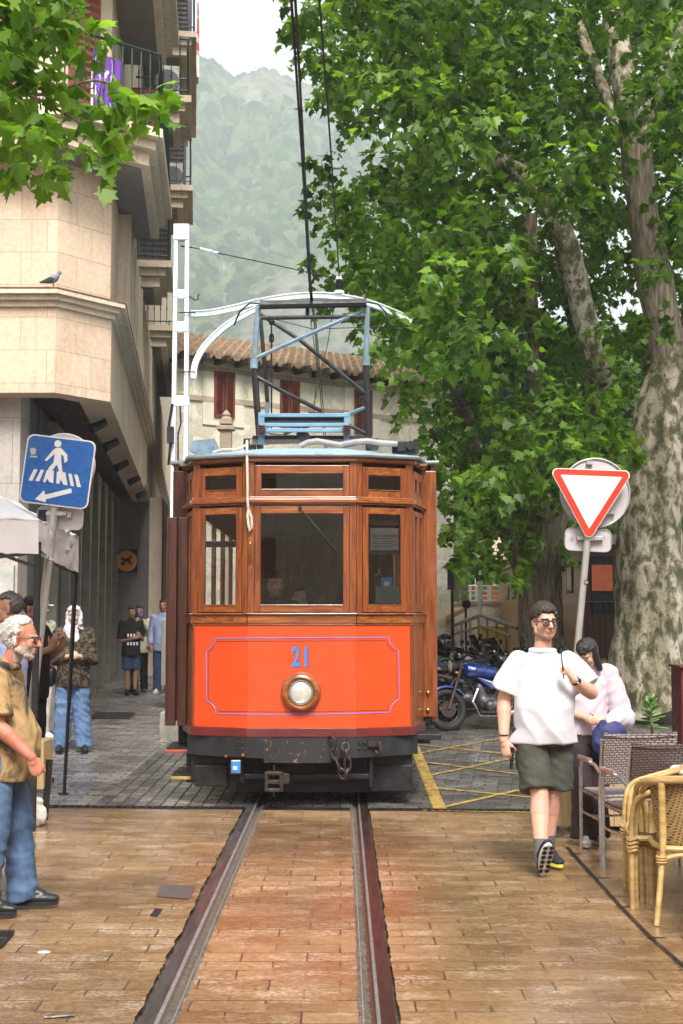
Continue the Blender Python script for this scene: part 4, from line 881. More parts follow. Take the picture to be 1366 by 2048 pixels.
a.build('underframe', M_chass, tr, bevel=.01)
a = MB()
for s in (-1, 1):
    for yy in (1.9, 3.4, 7.0): a.lathe([(.36, 0), (.38, .01), (.38, .05), (.34, .06), (.12, .05), (.1, .1)], (tcx + .045 + s * .41, TY + yy, .39 + gz(TY + yy)), (s, 0, 0), 24)
a.build('wheels', M_chass, tr)
# coupler, socket, chain, hook, steps
a = MB(); c = P(548, 1563, TY - .12)
for dx, dz, sx_, sz in ((-.065, 0, .03, .17), (.065, 0, .03, .17), (0, .075, .13, .03), (0, -.07, .13, .03), (0, .0, .1, .035)): a.box(c + Vector((dx, 0, dz)), (sx_, .09, sz))
a.bx(c.x - .03, c.x + .03, c.y + .05, TY + .4, c.z - .03, c.z + .03); a.cyl(c + Vector((0, 0, -.13)), c + Vector((0, 0, .14)), .012, n=8); a.box(c + Vector((.1, .05, .02)), (.07, .05, .09)); a.build('coupler', M_chain, tr, bevel=.006)
a = MB(); c = P(472, 1533, TY + .0); a.box(c, (.085, .06, .11)); k = a.build('jumper_socket', M_blue, tr, bevel=.01); a = MB(); a.box(c + Vector((0, .0, 0)), (.095, .05, .12)); a.build('socket_rim', M_brass, k, bevel=.01); a = MB(); a.box(c + Vector((-.005, -.034, -.01)), (.035, .01, .03)); a.build('socket_label', M_white, k)
a = MB(); a.cyl(P(452, 1512, TY + .0), P(452, 1512, TY - .09), .016, .012, 8); a.cyl(P(486, 1510, TY), P(486, 1510, TY - .09), .016, .012, 8); a.build('air_hose_cock', M_brass, tr)
a = MB(); top = P(664, 1487, TY - .21); a.tube([top + Vector((-.03, .06, .05)), top + Vector((0, .02, .06)), top + Vector((.025, 0, .03)), top + Vector((.02, 0, -.04)), top + Vector((-.01, 0, -.06))], .016, 8)
def link(c, ax, s=.034, l=.055):
    ax = Vector(ax).normalized(); sd_ = Vector((1, 0, 0)) if abs(ax.x) < .8 else Vector((0, 1, 0)); return c, ax, sd_
path = [P(668, 1500, TY - .2), P(672, 1518, TY - .21), P(680, 1540, TY - .22), P(689, 1556, TY - .22), P(695, 1540, TY - .22), P(695, 1518, TY - .21), P(692, 1500, TY - .20), P(690, 1488, TY - .17)]
for i, (p, q) in enumerate(zip(path, path[1:])):
    c = (p + q) / 2; ax = (q - p).normalized(); sd_ = ax.cross(Vector((0, 1, 0))).normalized() if i % 2 == 0 else Vector((0, 1, 0)); sd_ = (sd_ - ax * sd_.dot(ax)).normalized(); l = (q - p).length * .68
    a.tube([c + ax * l * math.cos(t) + sd_ * .028 * math.sin(t) for t in [j * math.pi / 6 for j in range(12)]], .011, 6, closed=True)
a.build('coupling_chain', M_chain, tr, smooth=True)
a = MB(); p = P(750, 1487, TY - .02); a.box(p, (.12, .03, .05)); a.tube([p + Vector((.03, -.03, .02)), p + Vector((.05, -.05, -.05)), p + Vector((.03, -.06, -.09)), p + Vector((0, -.05, -.06))], .013, 8); a.build('tow_hook', M_chain, tr)
for (x0, x1, py, m, z_) in ((-1.27, -.98, 1503, pm('red_step_paint', (.35, .06, .03), .4), .03), (-1.22, -1.0, 1556, M_yel, .03)):
    z = P(370, py, TY + .55).z; a = MB(); a.bx(tcx + x0, tcx + x1, TY + .42, TY + 1.0, z, z + z_); o = a.build('step', m, tr, bevel=.006); a = MB(); a.bx(tcx + x0 + .01, tcx + x1, TY + .44, TY + 1.0, z + z_ + .001, z + z_ + .02); a.build('tread', M_iron, o)
for py in (1385, 1420): a = MB(); a.ell(P(856, py, TY + .73), (.02, .02, .02), n=10, m=6); a.build('brass_knob', M_brass, tr, smooth=True)
a = MB(); p = P(845, 1470, TY + .5); a.box((p.x + .03, p.y, p.z), (.26, .4, .05)); a.build('right_step' if 0 else 'step', M_iron, tr, bevel=.006)
# roof gear: horn boxes, cables, resistor bench with insulators
a = MB(); c = P(413, 905, TY + .55); a.box(c + Vector((0, 0, .0)), (.16, .3, .10)); a.prism([c + Vector((-.16, -.1, .02)), c + Vector((-.12, -.1, .10)), c + Vector((.08, -.1, .12)), c + Vector((.14, -.1, -.03)), c + Vector((-.08, -.1, -.03))], (0, .2, 0)); a.build('roof_box', M_steelb, rf)
a = MB(); c = P(815, 896, TY + .5); a.box(c, (.2, .25, .09)); a.cyl(c + Vector((.02, -.2, 0)), c + Vector((.02, -.1, 0)), .042, n=16); a.box(c + Vector((-.12, 0, -.01)), (.05, .1, .08)); a.build('roof_box', M_iron, rf)
a = MB(); pts = [P(x, y, TY + .35) for x, y in ((600, 893), (615, 885), (635, 882), (655, 886), (680, 890), (710, 884), (735, 882), (760, 886), (795, 888))]; a.tube(pts, .028, 8); a.tube([p + Vector((.03, .06, .005)) for p in pts[2:]], .026, 8); a.build('roof_cable', pm('grey_cable_sheath', (.30, .28, .27), .7, var=.2), rf, smooth=True)
a = MB(); a.tube([P(x, y, TY + .35) for x, y in ((425, 905), (445, 899), (475, 899), (492, 890), (494, 882))], .012, 6); a.build('cable', M_rope, rf)
Yb = 12.75; bn = MB()
def rod(mb, x0, y0, x1, y1, Y, h, d=.05): p = P(x0, y0, Y); q = P(x1, y1, Y); v = q - p; mb.box((p + q) / 2, (v.length, d, h), (0, -math.atan2(v.z, v.x), 0))
for (y, h) in ((828, .035), (847, .035), (858, .035)): rod(bn, 520, y + 3, 697, y + 3, Yb, h)
for x in (523, 694): p = P(x, 825, Yb); q = P(x, 888, Yb); bn.bx(p.x - .03, p.x + .03, Yb - .02, Yb + .04, q.z, q.z + .12); bn.bx(p.x - .03, p.x + .03, Yb - .02, Yb + .04, P(x, 850, Yb).z, p.z)
bo = bn.build('resistor_bench', pm('light_blue_bench_paint', (.14, .27, .38), .4, var=.2), tr, bevel=.004)
bn = MB(); rod(bn, 522, 838, 695, 838, Yb + .1, .06, .14); rod(bn, 505, 875, 735, 875, Yb + .2, .03, .05); rod(bn, 600, 862, 614, 880, Yb + .05, .1); bn.build('resistor', M_iron, bo)
bn = MB(); rod(bn, 500, 884, 735, 880, Yb + .25, .05, .05); bn.build('conduit', pm('tan_conduit', (.38, .30, .22), .6), bo)
for x in (523, 694):
    bn = MB(); p = P(x, 872, Yb - .05); pr = []
    for i in range(5): pr += [(.03, i * .022), (.045, i * .022 + .006), (.045, i * .022 + .012), (.03, i * .022 + .018)]
    bn.lathe(pr, p, n=16); bn.build('insulator', M_ins, bo, smooth=True)
# pantograph
pg = MB(); pgr = MB(); pb = MB(); Yf, Yr = 13.2, 13.75
def pt(mb, pts, r, Y=None): mb.tube([P(x, y, Y_) for x, y, Y_ in pts], r, 8)
pt(pg, [(516, 616, Yf), (508, 730, Yf)], .028); pt(pb, [(508, 728, Yf), (513, 800, Yf), (521, 900, Yf)], .034)
pt(pg, [(735, 612, Yf), (732, 722, Yf)], .028); pt(pb, [(732, 720, Yf), (738, 900, Yf)], .034)
pt(pb, [(521, 640, Yr), (531, 752, Yr), (535, 805, Yr)], .022); pt(pgr, [(535, 805, Yr), (532, 890, Yr)], .024)
pt(pg, [(512, 716, Yf), (600, 676, Yf), (727, 621, Yf)], .022); pt(pb, [(520, 628, Yr), (600, 680, Yr), (730, 786, Yf)], .022)
pt(pb, [(510, 752, Yf), (570, 785, Yf), (643, 822, Yf + .1)], .022); pt(pg, [(730, 815, Yf), (697, 828, Yf + .1)], .020)
pt(pb, [(698, 850, Yf), (733, 868, Yf)], .02); pt(pb, [(567, 868, Yf), (690, 830, Yf)], .014)
pt(pb, [(521, 636, Yf), (733, 633, Yf)], .022); pt(pb, [(519, 611, Yf - .05), (733, 607, Yf - .05)], .040); pt(pb, [(519, 604, Yf + .1), (733, 600, Yf + .1)], .018)
pt(pb, [(519, 607, Yf), (500, 606, Yf), (480, 622, Yf), (468, 650, Yf)], .010); pt(pb, [(733, 604, Yf), (755, 608, Yf), (772, 625, Yf), (780, 650, Yf)], .010)
pt(pb, [(615, 617, Yf), (615, 636, Yf)], .02)
for x, y in ((508, 728), (732, 722)): c = P(x, y, Yf); pg.cyl(c - Vector((0, 0, .05)), c + Vector((0, 0, .05)), .042, n=12)
pt(pb, [(512, 722, Yf), (520, 728, Yf), (522, 740, Yf), (512, 745, Yf)], .007); pt(pb, [(732, 790, Yf), (720, 795, Yf), (718, 805, Yf), (730, 812, Yf)], .007)
pt(pb, [(543, 644, Yf + .2), (543, 860, Yf + .2)], .009); c = P(543, 650, Yf + .2); pb.lathe([(.02, 0), (.035, .04), (.02, .08)], c)
c = P(543, 676, Yf + .2); pb.tube([c + Vector((.02 * math.cos(t), 0, .05 * math.sin(t))) for t in [i * math.pi / 4 for i in range(8)]], .009, 5, closed=True)
for x in (500, 745): c = P(x, 893, Yf); pb.box(c + Vector((0, 0, .02)), (.12, .2, .1))
pg.build('pantograph_frame', M_steelb, tr, smooth=True); pgr.build('pantograph_frame', M_steelb, tr, smooth=True); pb.build('pantograph_arm', M_iron, tr, smooth=True)
# ================================================================ catenary pole with arched bracket
MW = pm('white_bridge_paint', (.66, .72, .72), .45, var=.10, vs=5, c2=(.74, .79, .79))
Yp = 17.5; pc = P(355, 1440, Yp)
cpole = empty('catenary_pole', (P(358, 1440, Yp).x, Yp, gz(Yp)), 'tall white riveted lattice pole with arched wire bracket beside the tram', 'pole')
def postline(xa, ya, xb, yb, w_): return P(xa, ya, Yp), P(xb, yb, Yp), w_
for (xt, xb) in ((353, 340), (375, 369)):
    a = MB(); p = P(xt, 450, Yp); q = P(xb, 1440, Yp); w_ = .028
    a.hexa([(q.x - w_, Yp - .05, gz(Yp) + .2), (q.x + w_, Yp - .05, gz(Yp) + .2), (q.x + w_, Yp + .05, gz(Yp) + .2), (q.x - w_, Yp + .05, gz(Yp) + .2), (p.x - w_, Yp - .05, p.z), (p.x + w_, Yp - .05, p.z), (p.x + w_, Yp + .05, p.z), (p.x - w_, Yp + .05, p.z)]); a.build('post', MW, cpole, bevel=.004)
a = MB()
for y0, y1 in ((450, 481), (581, 595), (645, 664), (792, 812), (1000, 1016), (1190, 1206), (1370, 1385)):
    p = P(348, y1, Yp); q = P(378, y0, Yp)
    for u_, v_ in ((-.062, -.051), (.051, .062)): a = MB(); a.bx(p.x, q.x, Yp + u_, Yp + v_, p.z, q.z); a.build('batten', MW, cpole)
a = MB(); p = P(318, 1470, Yp - .3); q = P(396, 1424, Yp - .3); a.bx(p.x, q.x, Yp - .3, Yp + .35, gz(Yp) - .05, q.z); a.build('base_block', M_conc, cpole, bevel=.03)
def beam(pts, w_, d, nm, m=MW):
    a = MB(); vs = []; P3 = [P(x, y, Yp) for x, y in pts]
    # densify with smooth interpolation
    Q = []
    for i in range(len(P3) - 1):
        p0, p1, p2, p3 = P3[max(i - 1, 0)], P3[i], P3[i + 1], P3[min(i + 2, len(P3) - 1)]
        for k in range(5): t = k / 5; Q.append(.5 * ((2 * p1) + (p2 - p0) * t + (2 * p0 - 5 * p1 + 4 * p2 - p3) * t * t + (3 * p1 - p0 - 3 * p2 + p3) * t ** 3))
    Q.append(P3[-1])
    for i, c in enumerate(Q):
        t = (Q[min(i + 1, len(Q) - 1)] - Q[max(i - 1, 0)]).normalized(); n = Vector((-t.z, 0, t.x))
        for hh, dd in ((-1, -1), (-1, 1), (1, 1), (1, -1)): vs.append(c + n * w_ * hh + Vector((0, dd * d, 0)))
    n = len(Q)
    a._add(vs, [(4 * i + j, 4 * i + (j + 1) % 4, 4 * i + 4 + (j + 1) % 4, 4 * i + 4 + j) for i in range(n - 1) for j in range(4)] + [(0, 1, 2, 3), (4 * n - 1, 4 * n - 2, 4 * n - 3, 4 * n - 4)])
    o = a.build(nm, m, cpole)
    a = MB()   # flanges
    for sgn in (1, -1):
        vs = []
        for i, c in enumerate(Q):
            t = (Q[min(i + 1, len(Q) - 1)] - Q[max(i - 1, 0)]).normalized(); nn = Vector((-t.z, 0, t.x)); e = c + nn * w_ * sgn
            for hh, dd in ((-.006, -2.2), (-.006, 2.2), (.006, 2.2), (.006, -2.2)): vs.append(e + nn * hh + Vector((0, dd * d, 0)))
        a._add(vs, [(4 * i + j, 4 * i + (j + 1) % 4, 4 * i + 4 + (j + 1) % 4, 4 * i + 4 + j) for i in range(n - 1) for j in range(4)] + [(0, 1, 2, 3), (4 * n - 1, 4 * n - 2, 4 * n - 3, 4 * n - 4)])
    a.build('flange', m, o)
beam([(383, 628), (420, 626), (470, 616), (520, 604), (580, 594), (640, 591), (690, 596), (740, 607), (790, 626), (824, 642)], .036, .02, 'arch_bracket')
beam([(387, 757), (391, 727), (408, 695), (440, 662), (475, 637), (515, 617)], .034, .018, 'strut')
for y in (628, 746): a = MB(); p = P(376, y, Yp); a.tube([p + Vector((-.12, -.08, 0)), p + Vector((.10, -.08, 0)), p + Vector((.10, .08, 0))], .010, 5); a.build('bracket_clamp', M_iron, cpole)
a = MB(); p = P(390, 600, Yp); a.tube([p + Vector((-.08, 0, .05)), p, p + Vector((.04, 0, .0)), p + Vector((.04, 0, .07)), p + Vector((.07, 0, .08))], .009, 5)
a.build('wire_hook', M_iron, cpole)
a = MB(); c = P(678, 585, Yp); a.cyl(c - Vector((0, 0, .02)), c + Vector((0, 0, .02)), .075, .07, 16); a.cyl(c + Vector((0, 0, .18)), c + Vector((0, 0, .22)), .05, .03, 14); ins = a.build('insulator', MW, cpole, smooth=True)
a = MB(); pr = [(.03, .02)]
for i in range(7): pr += [(.05, .03 + i * .021), (.04, .04 + i * .021)]
a.lathe(pr, c, n=16); a.build('insulator_core', M_iron, ins)
a = MB(); a.tube([P(345, 808, Yp - .1), P(338, 850, Yp - .1), P(342, 880, Yp - .1), P(337, 930, Yp - .1)], .02, 6); a.tube([P(360, 812, Yp - .1), P(362, 845, Yp - .1), P(356, 870, Yp - .1), P(357, 1200, Yp - .07), P(352, 1400, Yp - .07)], .012, 6); a.box(P(341, 870, Yp - .12), (.09, .08, .22)); a.build('cable', M_iron, cpole)
def wire(pts, r, label, name='overhead_wire', group='overhead wires above the track'):
    a = MB(); a.tube(pts, r, 5); return free(name, a, M_iron, label, 'wire', group)
zc = P(620, 600, Yf).z
wire([P(582, -6, 6.9), P(603, 300, 9.3), P(618, 560, 12.6), P(622, 604, Yf), P(628, 640, Yp), Vector((-.35, 34, 5.1))], .009, 'left strand of the twin contact wires running down to the pantograph')
wire([P(590, -6, 6.9), P(607, 300, 9.3), P(621, 560, 12.6), P(625, 604, Yf), P(631, 640, Yp), Vector((-.30, 34, 5.1))], .009, 'right strand of the twin contact wires running down to the pantograph')
wire([P(638, -6, 10.0), P(660, 280, 12.6), P(676, 520, 16.6), P(678, 552, Yp)], .010, 'single suspension wire coming down to the insulator on the white arch')
wire([P(676, 519, 16.5), P(682, 517, 16.5)], .03, 'small dark clamp on the suspension wire above the insulator', 'wire_clamp', None) if False else None
w0 = empty('span_wire', P(520, 522, Yp), 'thin sloping span wire from the white pole to the arch insulator', 'wire')
a = MB(); a.tube([P(362, 492, Yp), P(384, 495, Yp)], .012, 5); a.tube([P(384, 495, Yp), P(430, 505, Yp), P(560, 532, Yp), P(655, 554, Yp), P(672, 553, Yp)], .008, 5); a.build('cable', M_iron, w0)
a = MB(); a.tube([P(400, 497, Yp), P(425, 503, Yp)], .018, 6); a.ell(P(431, 505, Yp), (.04, .02, .02)); a.build('tensioner', MW, w0)
wire([P(543, 637, Yp + .3), P(625, 658, Yp + .3), P(825, 652, Yp + .3)], .006, 'thin stay wire hanging below the white arch between its ends', group=None)
wire([P(622, 640, Yp), P(635, 740, 15), P(628, 818, 14)], .006, 'slack feeder wire falling to the tram roof, left of the pair', group='slack feeder wires behind the pantograph')
wire([P(672, 585, Yp), P(655, 690, Yp), P(630, 800, 15), P(626, 830, 14)], .006, 'slack feeder wire from the arch insulator to the tram roof', group='slack feeder wires behind the pantograph')
# ================================================================ trees
LEAF = np.array([(0, 0), (.10, .02), (.44, .00), (.36, .20), (.56, .40), (.30, .44), (.26, .62), (.12, .64), (0, 1.0)], float)   # half outline
def leaf_mat(name, dark, light, trans):
    m, nt, b = newmat(name); at = ND(nt, 'ShaderNodeAttribute', attribute_name='var')
    r = ramp(nt, at.outputs['Fac'], [(0, dark), (1, light)]); nt.links.new(r.outputs[0], b.inputs['Base Color']); b.inputs['Roughness'].default_value = .42; b.inputs['Specular IOR Level'].default_value = .35
    t = nt.nodes.new('ShaderNodeBsdfTranslucent'); r2 = ramp(nt, at.outputs['Fac'], [(0, tuple(x * y for x, y in zip(dark, trans))), (1, tuple(x * y for x, y in zip(light, trans)))]); nt.links.new(r2.outputs[0], t.inputs[0])
    mx = nt.nodes.new('ShaderNodeMixShader'); mx.inputs[0].default_value = .46; nt.links.new(b.outputs[0], mx.inputs[1]); nt.links.new(t.outputs[0], mx.inputs[2])
    nt.links.new(mx.outputs[0], [n for n in nt.nodes if n.type == 'OUTPUT_MATERIAL'][0].inputs['Surface']); return m
M_leafA = leaf_mat('plane_leaf_green', (.024, .062, .010), (.16, .27, .028), (1.9, 2.1, .8))
M_leafB = leaf_mat('backlit_plane_leaf', (.050, .125, .010), (.22, .35, .040), (1.7, 1.9, .8))  # brighter copy of the leaf green: sky backlight on left-hand foliage put into colour
M_leafC = leaf_mat('light_garden_leaf', (.10, .20, .04), (.25, .38, .10), (1.6, 1.7, 1.2))
def leaves(name, pos, up, nrm, size, m, parent, seed=0, droop=.25):
    "pos, up (tip direction), nrm: (n,3); size (n,)"
    n = len(pos); rg = np.random.default_rng(seed)
    up = up / np.linalg.norm(up, axis=1, keepdims=True); nrm = nrm - up * (nrm * up).sum(1, keepdims=True); nrm /= np.linalg.norm(nrm, axis=1, keepdims=True) + 1e-9; sd_ = np.cross(up, nrm)
    L = len(LEAF); fold = rg.uniform(.1, .55, n)[:, None, None]; cur = rg.uniform(-.1, droop + .2, n)[:, None, None]
    def half(s):
        x = LEAF[:, 0][None, :, None] * s; y = LEAF[:, 1][None, :, None]
        return pos[:, None, :] + size[:, None, None] * (sd_[:, None, :] * x + up[:, None, :] * y - nrm[:, None, :] * (np.abs(x) * fold + cur * y * y * .7))
    a = half(1.0); b = half(-1.0)[:, 1:-1]
    co = np.concatenate([a, b], 1).reshape(-1, 3); V = 2 * L - 2
    fa = np.arange(L); fb = np.concatenate([[0], [L - 1], np.arange(2 * L - 3, L - 1, -1)])
    loops = (np.arange(n)[:, None] * V + np.concatenate([fa, fb])[None]).ravel()
    o_ = off(parent); co = co - np.array(o_)
    me = bpy.data.meshes.new(name); me.vertices.add(len(co)); me.vertices.foreach_set('co', co.astype(np.float32).ravel()); me.loops.add(len(loops)); me.loops.foreach_set('vertex_index', loops.astype(np.int32))
    st = (np.arange(n)[:, None] * 2 * L + np.array([0, L])[None]).ravel(); me.polygons.add(2 * n); me.polygons.foreach_set('loop_start', st.astype(np.int32)); me.update()
    var = np.clip(rg.beta(1.3, 1.9, n) + rg.normal(0, .05, n), 0, 1); at = me.attributes.new('var', 'FLOAT', 'POINT'); at.data.foreach_set('value', np.repeat(var, V).astype(np.float32))
    me.materials.append(m); o = bpy.data.objects.new(name, me); col.objects.link(o); o.parent = parent; return o
def clump_leaves(cl, per, seed, ls=(.115, .185), drift=None, tw=9):
    "cl: list of (centre, radius). Leaves hang along short drooping twigs."
    rg = np.random.default_rng(seed); Ps, Us, Ns, Ss = [], [], [], []
    for c, rad in cl:
        nt_ = max(2, int(per * (rad / .7) ** 2 / tw))
        d = rg.normal(0, 1, (nt_, 3)); d /= np.linalg.norm(d, axis=1, keepdims=True); d[:, 2] = d[:, 2] * .8 + .1
        r0 = rad * rg.uniform(.25, .85, (nt_, 1)); st = np.array(c)[None] + d * r0 * np.array([1.15, 1.15, .75])
        td = d * .9 + rg.normal(0, .35, (nt_, 3)); td[:, 2] -= .25; td /= np.linalg.norm(td, axis=1, keepdims=True)
        ln = rg.uniform(.35, .75, (nt_, 1)) * min(rad, .9)
        for k in range(tw):
            f = (k + .5) / tw; p = st + td * ln * f; p[:, 2] -= .18 * f * f
            a = rg.normal(0, 1, (nt_, 3)); u = td * .5 + a * .55; u[:, 2] -= .55
            nn = d * .45 + rg.normal(0, .38, (nt_, 3)); nn[:, 2] += .75
            Ps.append(p + a * .03); Us.append(u); Ns.append(nn); Ss.append(ls[0] * .8 + (ls[1] * 1.08 - ls[0] * .8) * rg.uniform(0, 1, nt_) ** .8)
    return np.concatenate(Ps), np.concatenate(Us), np.concatenate(Ns), np.concatenate(Ss)
def bark_mat():
    m, nt, b = newmat('mottled_plane_bark'); v = coords(nt, (1, 1, .62))
    n1 = noi(nt, v, 6.5, 5, .6, .35); n2 = noi(nt, coords(nt, (1, 1, .5)), 22, 4, .6); n3 = noi(nt, coords(nt, (1, 1, .10)), 2.6, 3, .5)
    r1 = ramp(nt, n1, [(.30, (.075, .078, .042)), (.42, (.15, .145, .085)), (.485, (.32, .285, .21)), (.55, (.47, .43, .36))], 'CONSTANT')
    big = ramp(nt, n3, [(.40, (.52, .50, .40)), (.60, (1.15, 1.12, 1.1))]); c = mixc(nt, 1, r1.outputs[0], big.outputs[0], 'MULTIPLY')
    sp_ = ramp(nt, n2, [(.62, 0), (.65, 1)], 'LINEAR'); c = mixc(nt, sp_.outputs[0], c, (.055, .05, .03))
    s2 = ramp(nt, noi(nt, v, 30, 3), [(.70, 0), (.73, 1)]); c = mixc(nt, s2.outputs[0], c, (.50, .42, .22))
    nt.links.new(c, b.inputs['Base Color']); b.inputs['Roughness'].default_value = .85; h = ND(nt, 'ShaderNodeMath', operation='ADD'); nt.links.new(n1, h.inputs[0]); nt.links.new(n2, h.inputs[1]); bumpn(nt, b, h.outputs[0], .6, .03); return m
M_bark = bark_mat()
M_barkd = pm('ridged_brown_bark', (.15, .115, .085), .9, var=.6, vs=7, stretch=(3, 3, .5), bump=1, bs=14, c2=(.30, .24, .18))
def trunk(paths, m, parent, name='trunk', lump=.12, seed=1):
    "paths: list of [(px,py,Y,r)]"
    mb = MB()
    for pi, path in enumerate(paths):
        pts = [(P(x, y, Y), r) for x, y, Y, r in path]; Q = []
        for i in range(len(pts) - 1):
            q0, q1, q2, q3 = pts[max(i - 1, 0)], pts[i], pts[i + 1], pts[min(i + 2, len(pts) - 1)]; k = max(3, int((q2[0] - q1[0]).length / .10))
            for j in range(k):
                t = j / k; c = lambda a, b_, c_, d_: .5 * ((2 * b_) + (c_ - a) * t + (2 * a - 5 * b_ + 4 * c_ - d_) * t * t + (3 * b_ - a - 3 * c_ + d_) * t ** 3)
                Q.append((c(q0[0], q1[0], q2[0], q3[0]), max(c(q0[1], q1[1], q2[1], q3[1]), .01)))
        Q.append(pts[-1]); n = 26; n0 = len(mb.v); mb.tube([q for q, _ in Q], [r for _, r in Q], n)
        for i in range(len(Q)):
            for j in range(n):
                p = Vector(mb.v[n0 + i * n + j]); cc, r = Q[i]; d = p - cc
                f = 1 + lump * (noise.noise(Vector((p.x * 1.6 + seed, p.y * 1.6, p.z * .8))) * 1.5 + .45 * noise.noise(Vector((p.x * 6, p.y * 6, p.z * 3 + seed))))
                mb.v[n0 + i * n + j] = tuple(cc + d * f)
    o = mb.build(name, m, parent, smooth=True); return o
# crown outline of the plane trees in the photograph, filled in depth
def inpoly(x, y, poly):
    c = False; j = len(poly) - 1
    for i in range(len(poly)):
        if ((poly[i][1] > y) != (poly[j][1] > y)) and x < (poly[j][0] - poly[i][0]) * (y - poly[i][1]) / (poly[j][1] - poly[i][1]) + poly[i][0]: c = not c
        j = i
    return c
crown = [(640, -500), (640, 0), (650, 90), (690, 190), (790, 230), (830, 290), (690, 330), (690, 420), (700, 520), (725, 610), (790, 700), (850, 770), (890, 870), (935, 955), (945, 1050), (960, 1105), (1100, 1080), (1150, 1000), (1200, 950), (1260, 900), (1250, 830), (1300, 760), (1366, 720), (1700, 760), (1800, -500)]
limbA = [(1265, 230), (1275, 330), (1290, 480), (1310, 620), (1340, 700), (1345, 800), (1330, 900)]
limbB = [(1040, 350), (1110, 440), (1150, 560), (1190, 700), (1205, 740)]
limbC = [(1215, 0), (1240, 120), (1265, 230)]
limbD = [(1062, 470), (1058, 620), (1075, 800)]
limbE = [(905, 745), (920, 800), (940, 890)]
def dseg2(x, y, pl):
    m_ = 1e9
    for (ax, ay), (bx_, by_) in zip(pl, pl[1:]):
        t = max(0, min(1, ((x - ax) * (bx_ - ax) + (y - ay) * (by_ - ay)) / ((bx_ - ax) ** 2 + (by_ - ay) ** 2))); m_ = min(m_, math.hypot(x - ax - t * (bx_ - ax), y - ay - t * (by_ - ay)))
    return m_
rng = random.Random(11); groups = {0: [], 1: [], 2: []}
for layer, (Ya, Yb_, stp) in enumerate(((15.5, 18.5, 92), (18.5, 22.5, 74), (22.5, 27, 66), (27, 31, 66))):
    y = -480
    while y < 1110:
        x = 560
        while x < 1780:
            px, py = x + rng.uniform(-38, 38), y + rng.uniform(-38, 38); Yc = rng.uniform(Ya, Yb_); x += stp
            rad = rng.uniform(.42, .72); 
            if not inpoly(px, py, crown): continue
            if py > 940 and layer == 0: continue
            if layer == 0 and rng.random() < .30: continue
            if layer <= 1 and (dseg2(px, py, limbA) < 74 or dseg2(px, py, limbB) < 66 or dseg2(px, py, limbC) < 44 or dseg2(px, py, limbE) < 46 or dseg2(px, py, limbD) < 44): continue
            if layer == 2 and dseg2(px, py, limbA) < 30: continue
            if px > 1240 and py > 640 and layer < 3 and px < 1400: continue
            if px < 760 and layer == 0: continue
            if py < -60 and rng.random() < .35: continue
            c = P(px, py, Yc); g = 0 if px > 1170 else (1 if px > 880 or py < 420 else 2); groups[g].append((c, rad))
        y += stp
# hand-placed sprays reaching out of the outline
for px, py, Yc, rad, g in [(620, 40, 17, .42, 1), (606, 8, 17, .38, 1), (640, 95, 18, .36, 1), (655, 150, 18, .32, 1), (672, 195, 19, .28, 1), (700, 230, 20, .30, 1), (648, 310, 21, .34, 1), (640, 330, 21, .26, 1), (640, 405, 21, .30, 1), (655, 440, 21, .3, 1), (650, 520, 21, .34, 2), (640, 535, 21, .24, 2), (665, 590, 22, .36, 2), (735, 630, 22, .3, 2), (690, 560, 21, .42, 2),
    (745, 250, 20, .36, 1), (800, 760, 21, .3, 2), (815, 790, 21, .32, 2), (840, 830, 20, .36, 2), (860, 800, 20, .4, 2), (1215, 770, 18.5, .34, 0), (1185, 800, 18.5, .36, 0), (1232, 735, 18.5, .26, 0), (870, 880, 20, .4, 2), (890, 930, 20, .4, 2), (900, 985, 20, .4, 2), (915, 1040, 20, .36, 2), (930, 1085, 20, .36, 2), (912, 1120, 20, .26, 2), (960, 1110, 20, .34, 2), (1000, 1120, 20, .3, 2), (1040, 1120, 20, .3, 2), (1015, 1155, 19.6, .20, 2), (1100, 1080, 20, .36, 1), (905, 1010, 20, .3, 2),
    (1270, 905, 17, .22, 0), (1240, 880, 17, .34, 0), (1200, 860, 17, .34, 0), (1160, 830, 17, .4, 0), (1130, 790, 17, .4, 0), (1110, 850, 17, .4, 0), (1300, 660, 17.5, .26, 0), (1345, 650, 17.5, .30, 0), (1240, 660, 17.5, .36, 0), (1330, 170, 17, .3, 0), (1290, 150, 17, .24, 0), (1220, 345, 17.5, .24, 0), (1175, 330, 17.5, .36, 0), (1120, 390, 17.5, .34, 0), (1070, 370, 17.5, .34, 0), (1060, 215, 17, .32, 0), (1130, 200, 17, .34, 0), (1250, 190, 17, .26, 0), (1210, 985, 18.6, .10, 0)]:
    groups[g].append((P(px, py, Yc), rad))
tb = gz(20)
trees = []
for gi, (bx_, Yt, label) in enumerate((( 1325, 20.0, 'big mottled plane tree with thick pale trunk at the right edge'), (1080, 24.0, 'leaning dark plane tree behind the man in the white shirt'), (960, 29.0, 'smaller plane tree with bright leafy crown just right of the tram'))):
    b0 = P(bx_, 1300, Yt); t = empty('plane_tree', (b0.x, Yt, gz(Yt) + (.29 if gi == 0 else 0)), label, 'tree', 'plane trees on the right of the square'); trees.append(t)
    ps = clump_leaves(groups[gi], (175, 175, 175)[gi], 20 + gi); leaves('crown', *ps, (M_leafA, M_leafA, M_leafB)[gi], t, gi)
    print('leaves', gi, len(ps[0]))
trunk([[(1318, 1412, 20, .80), (1310, 1380, 20, .70), (1303, 1300, 20, .60), (1300, 1200, 20, .545), (1300, 1080, 20, .49), (1306, 960, 20, .45), (1322, 840, 20, .40), (1345, 740, 20, .36), (1352, 690, 20, .33)]], M_bark, trees[0], lump=.16)
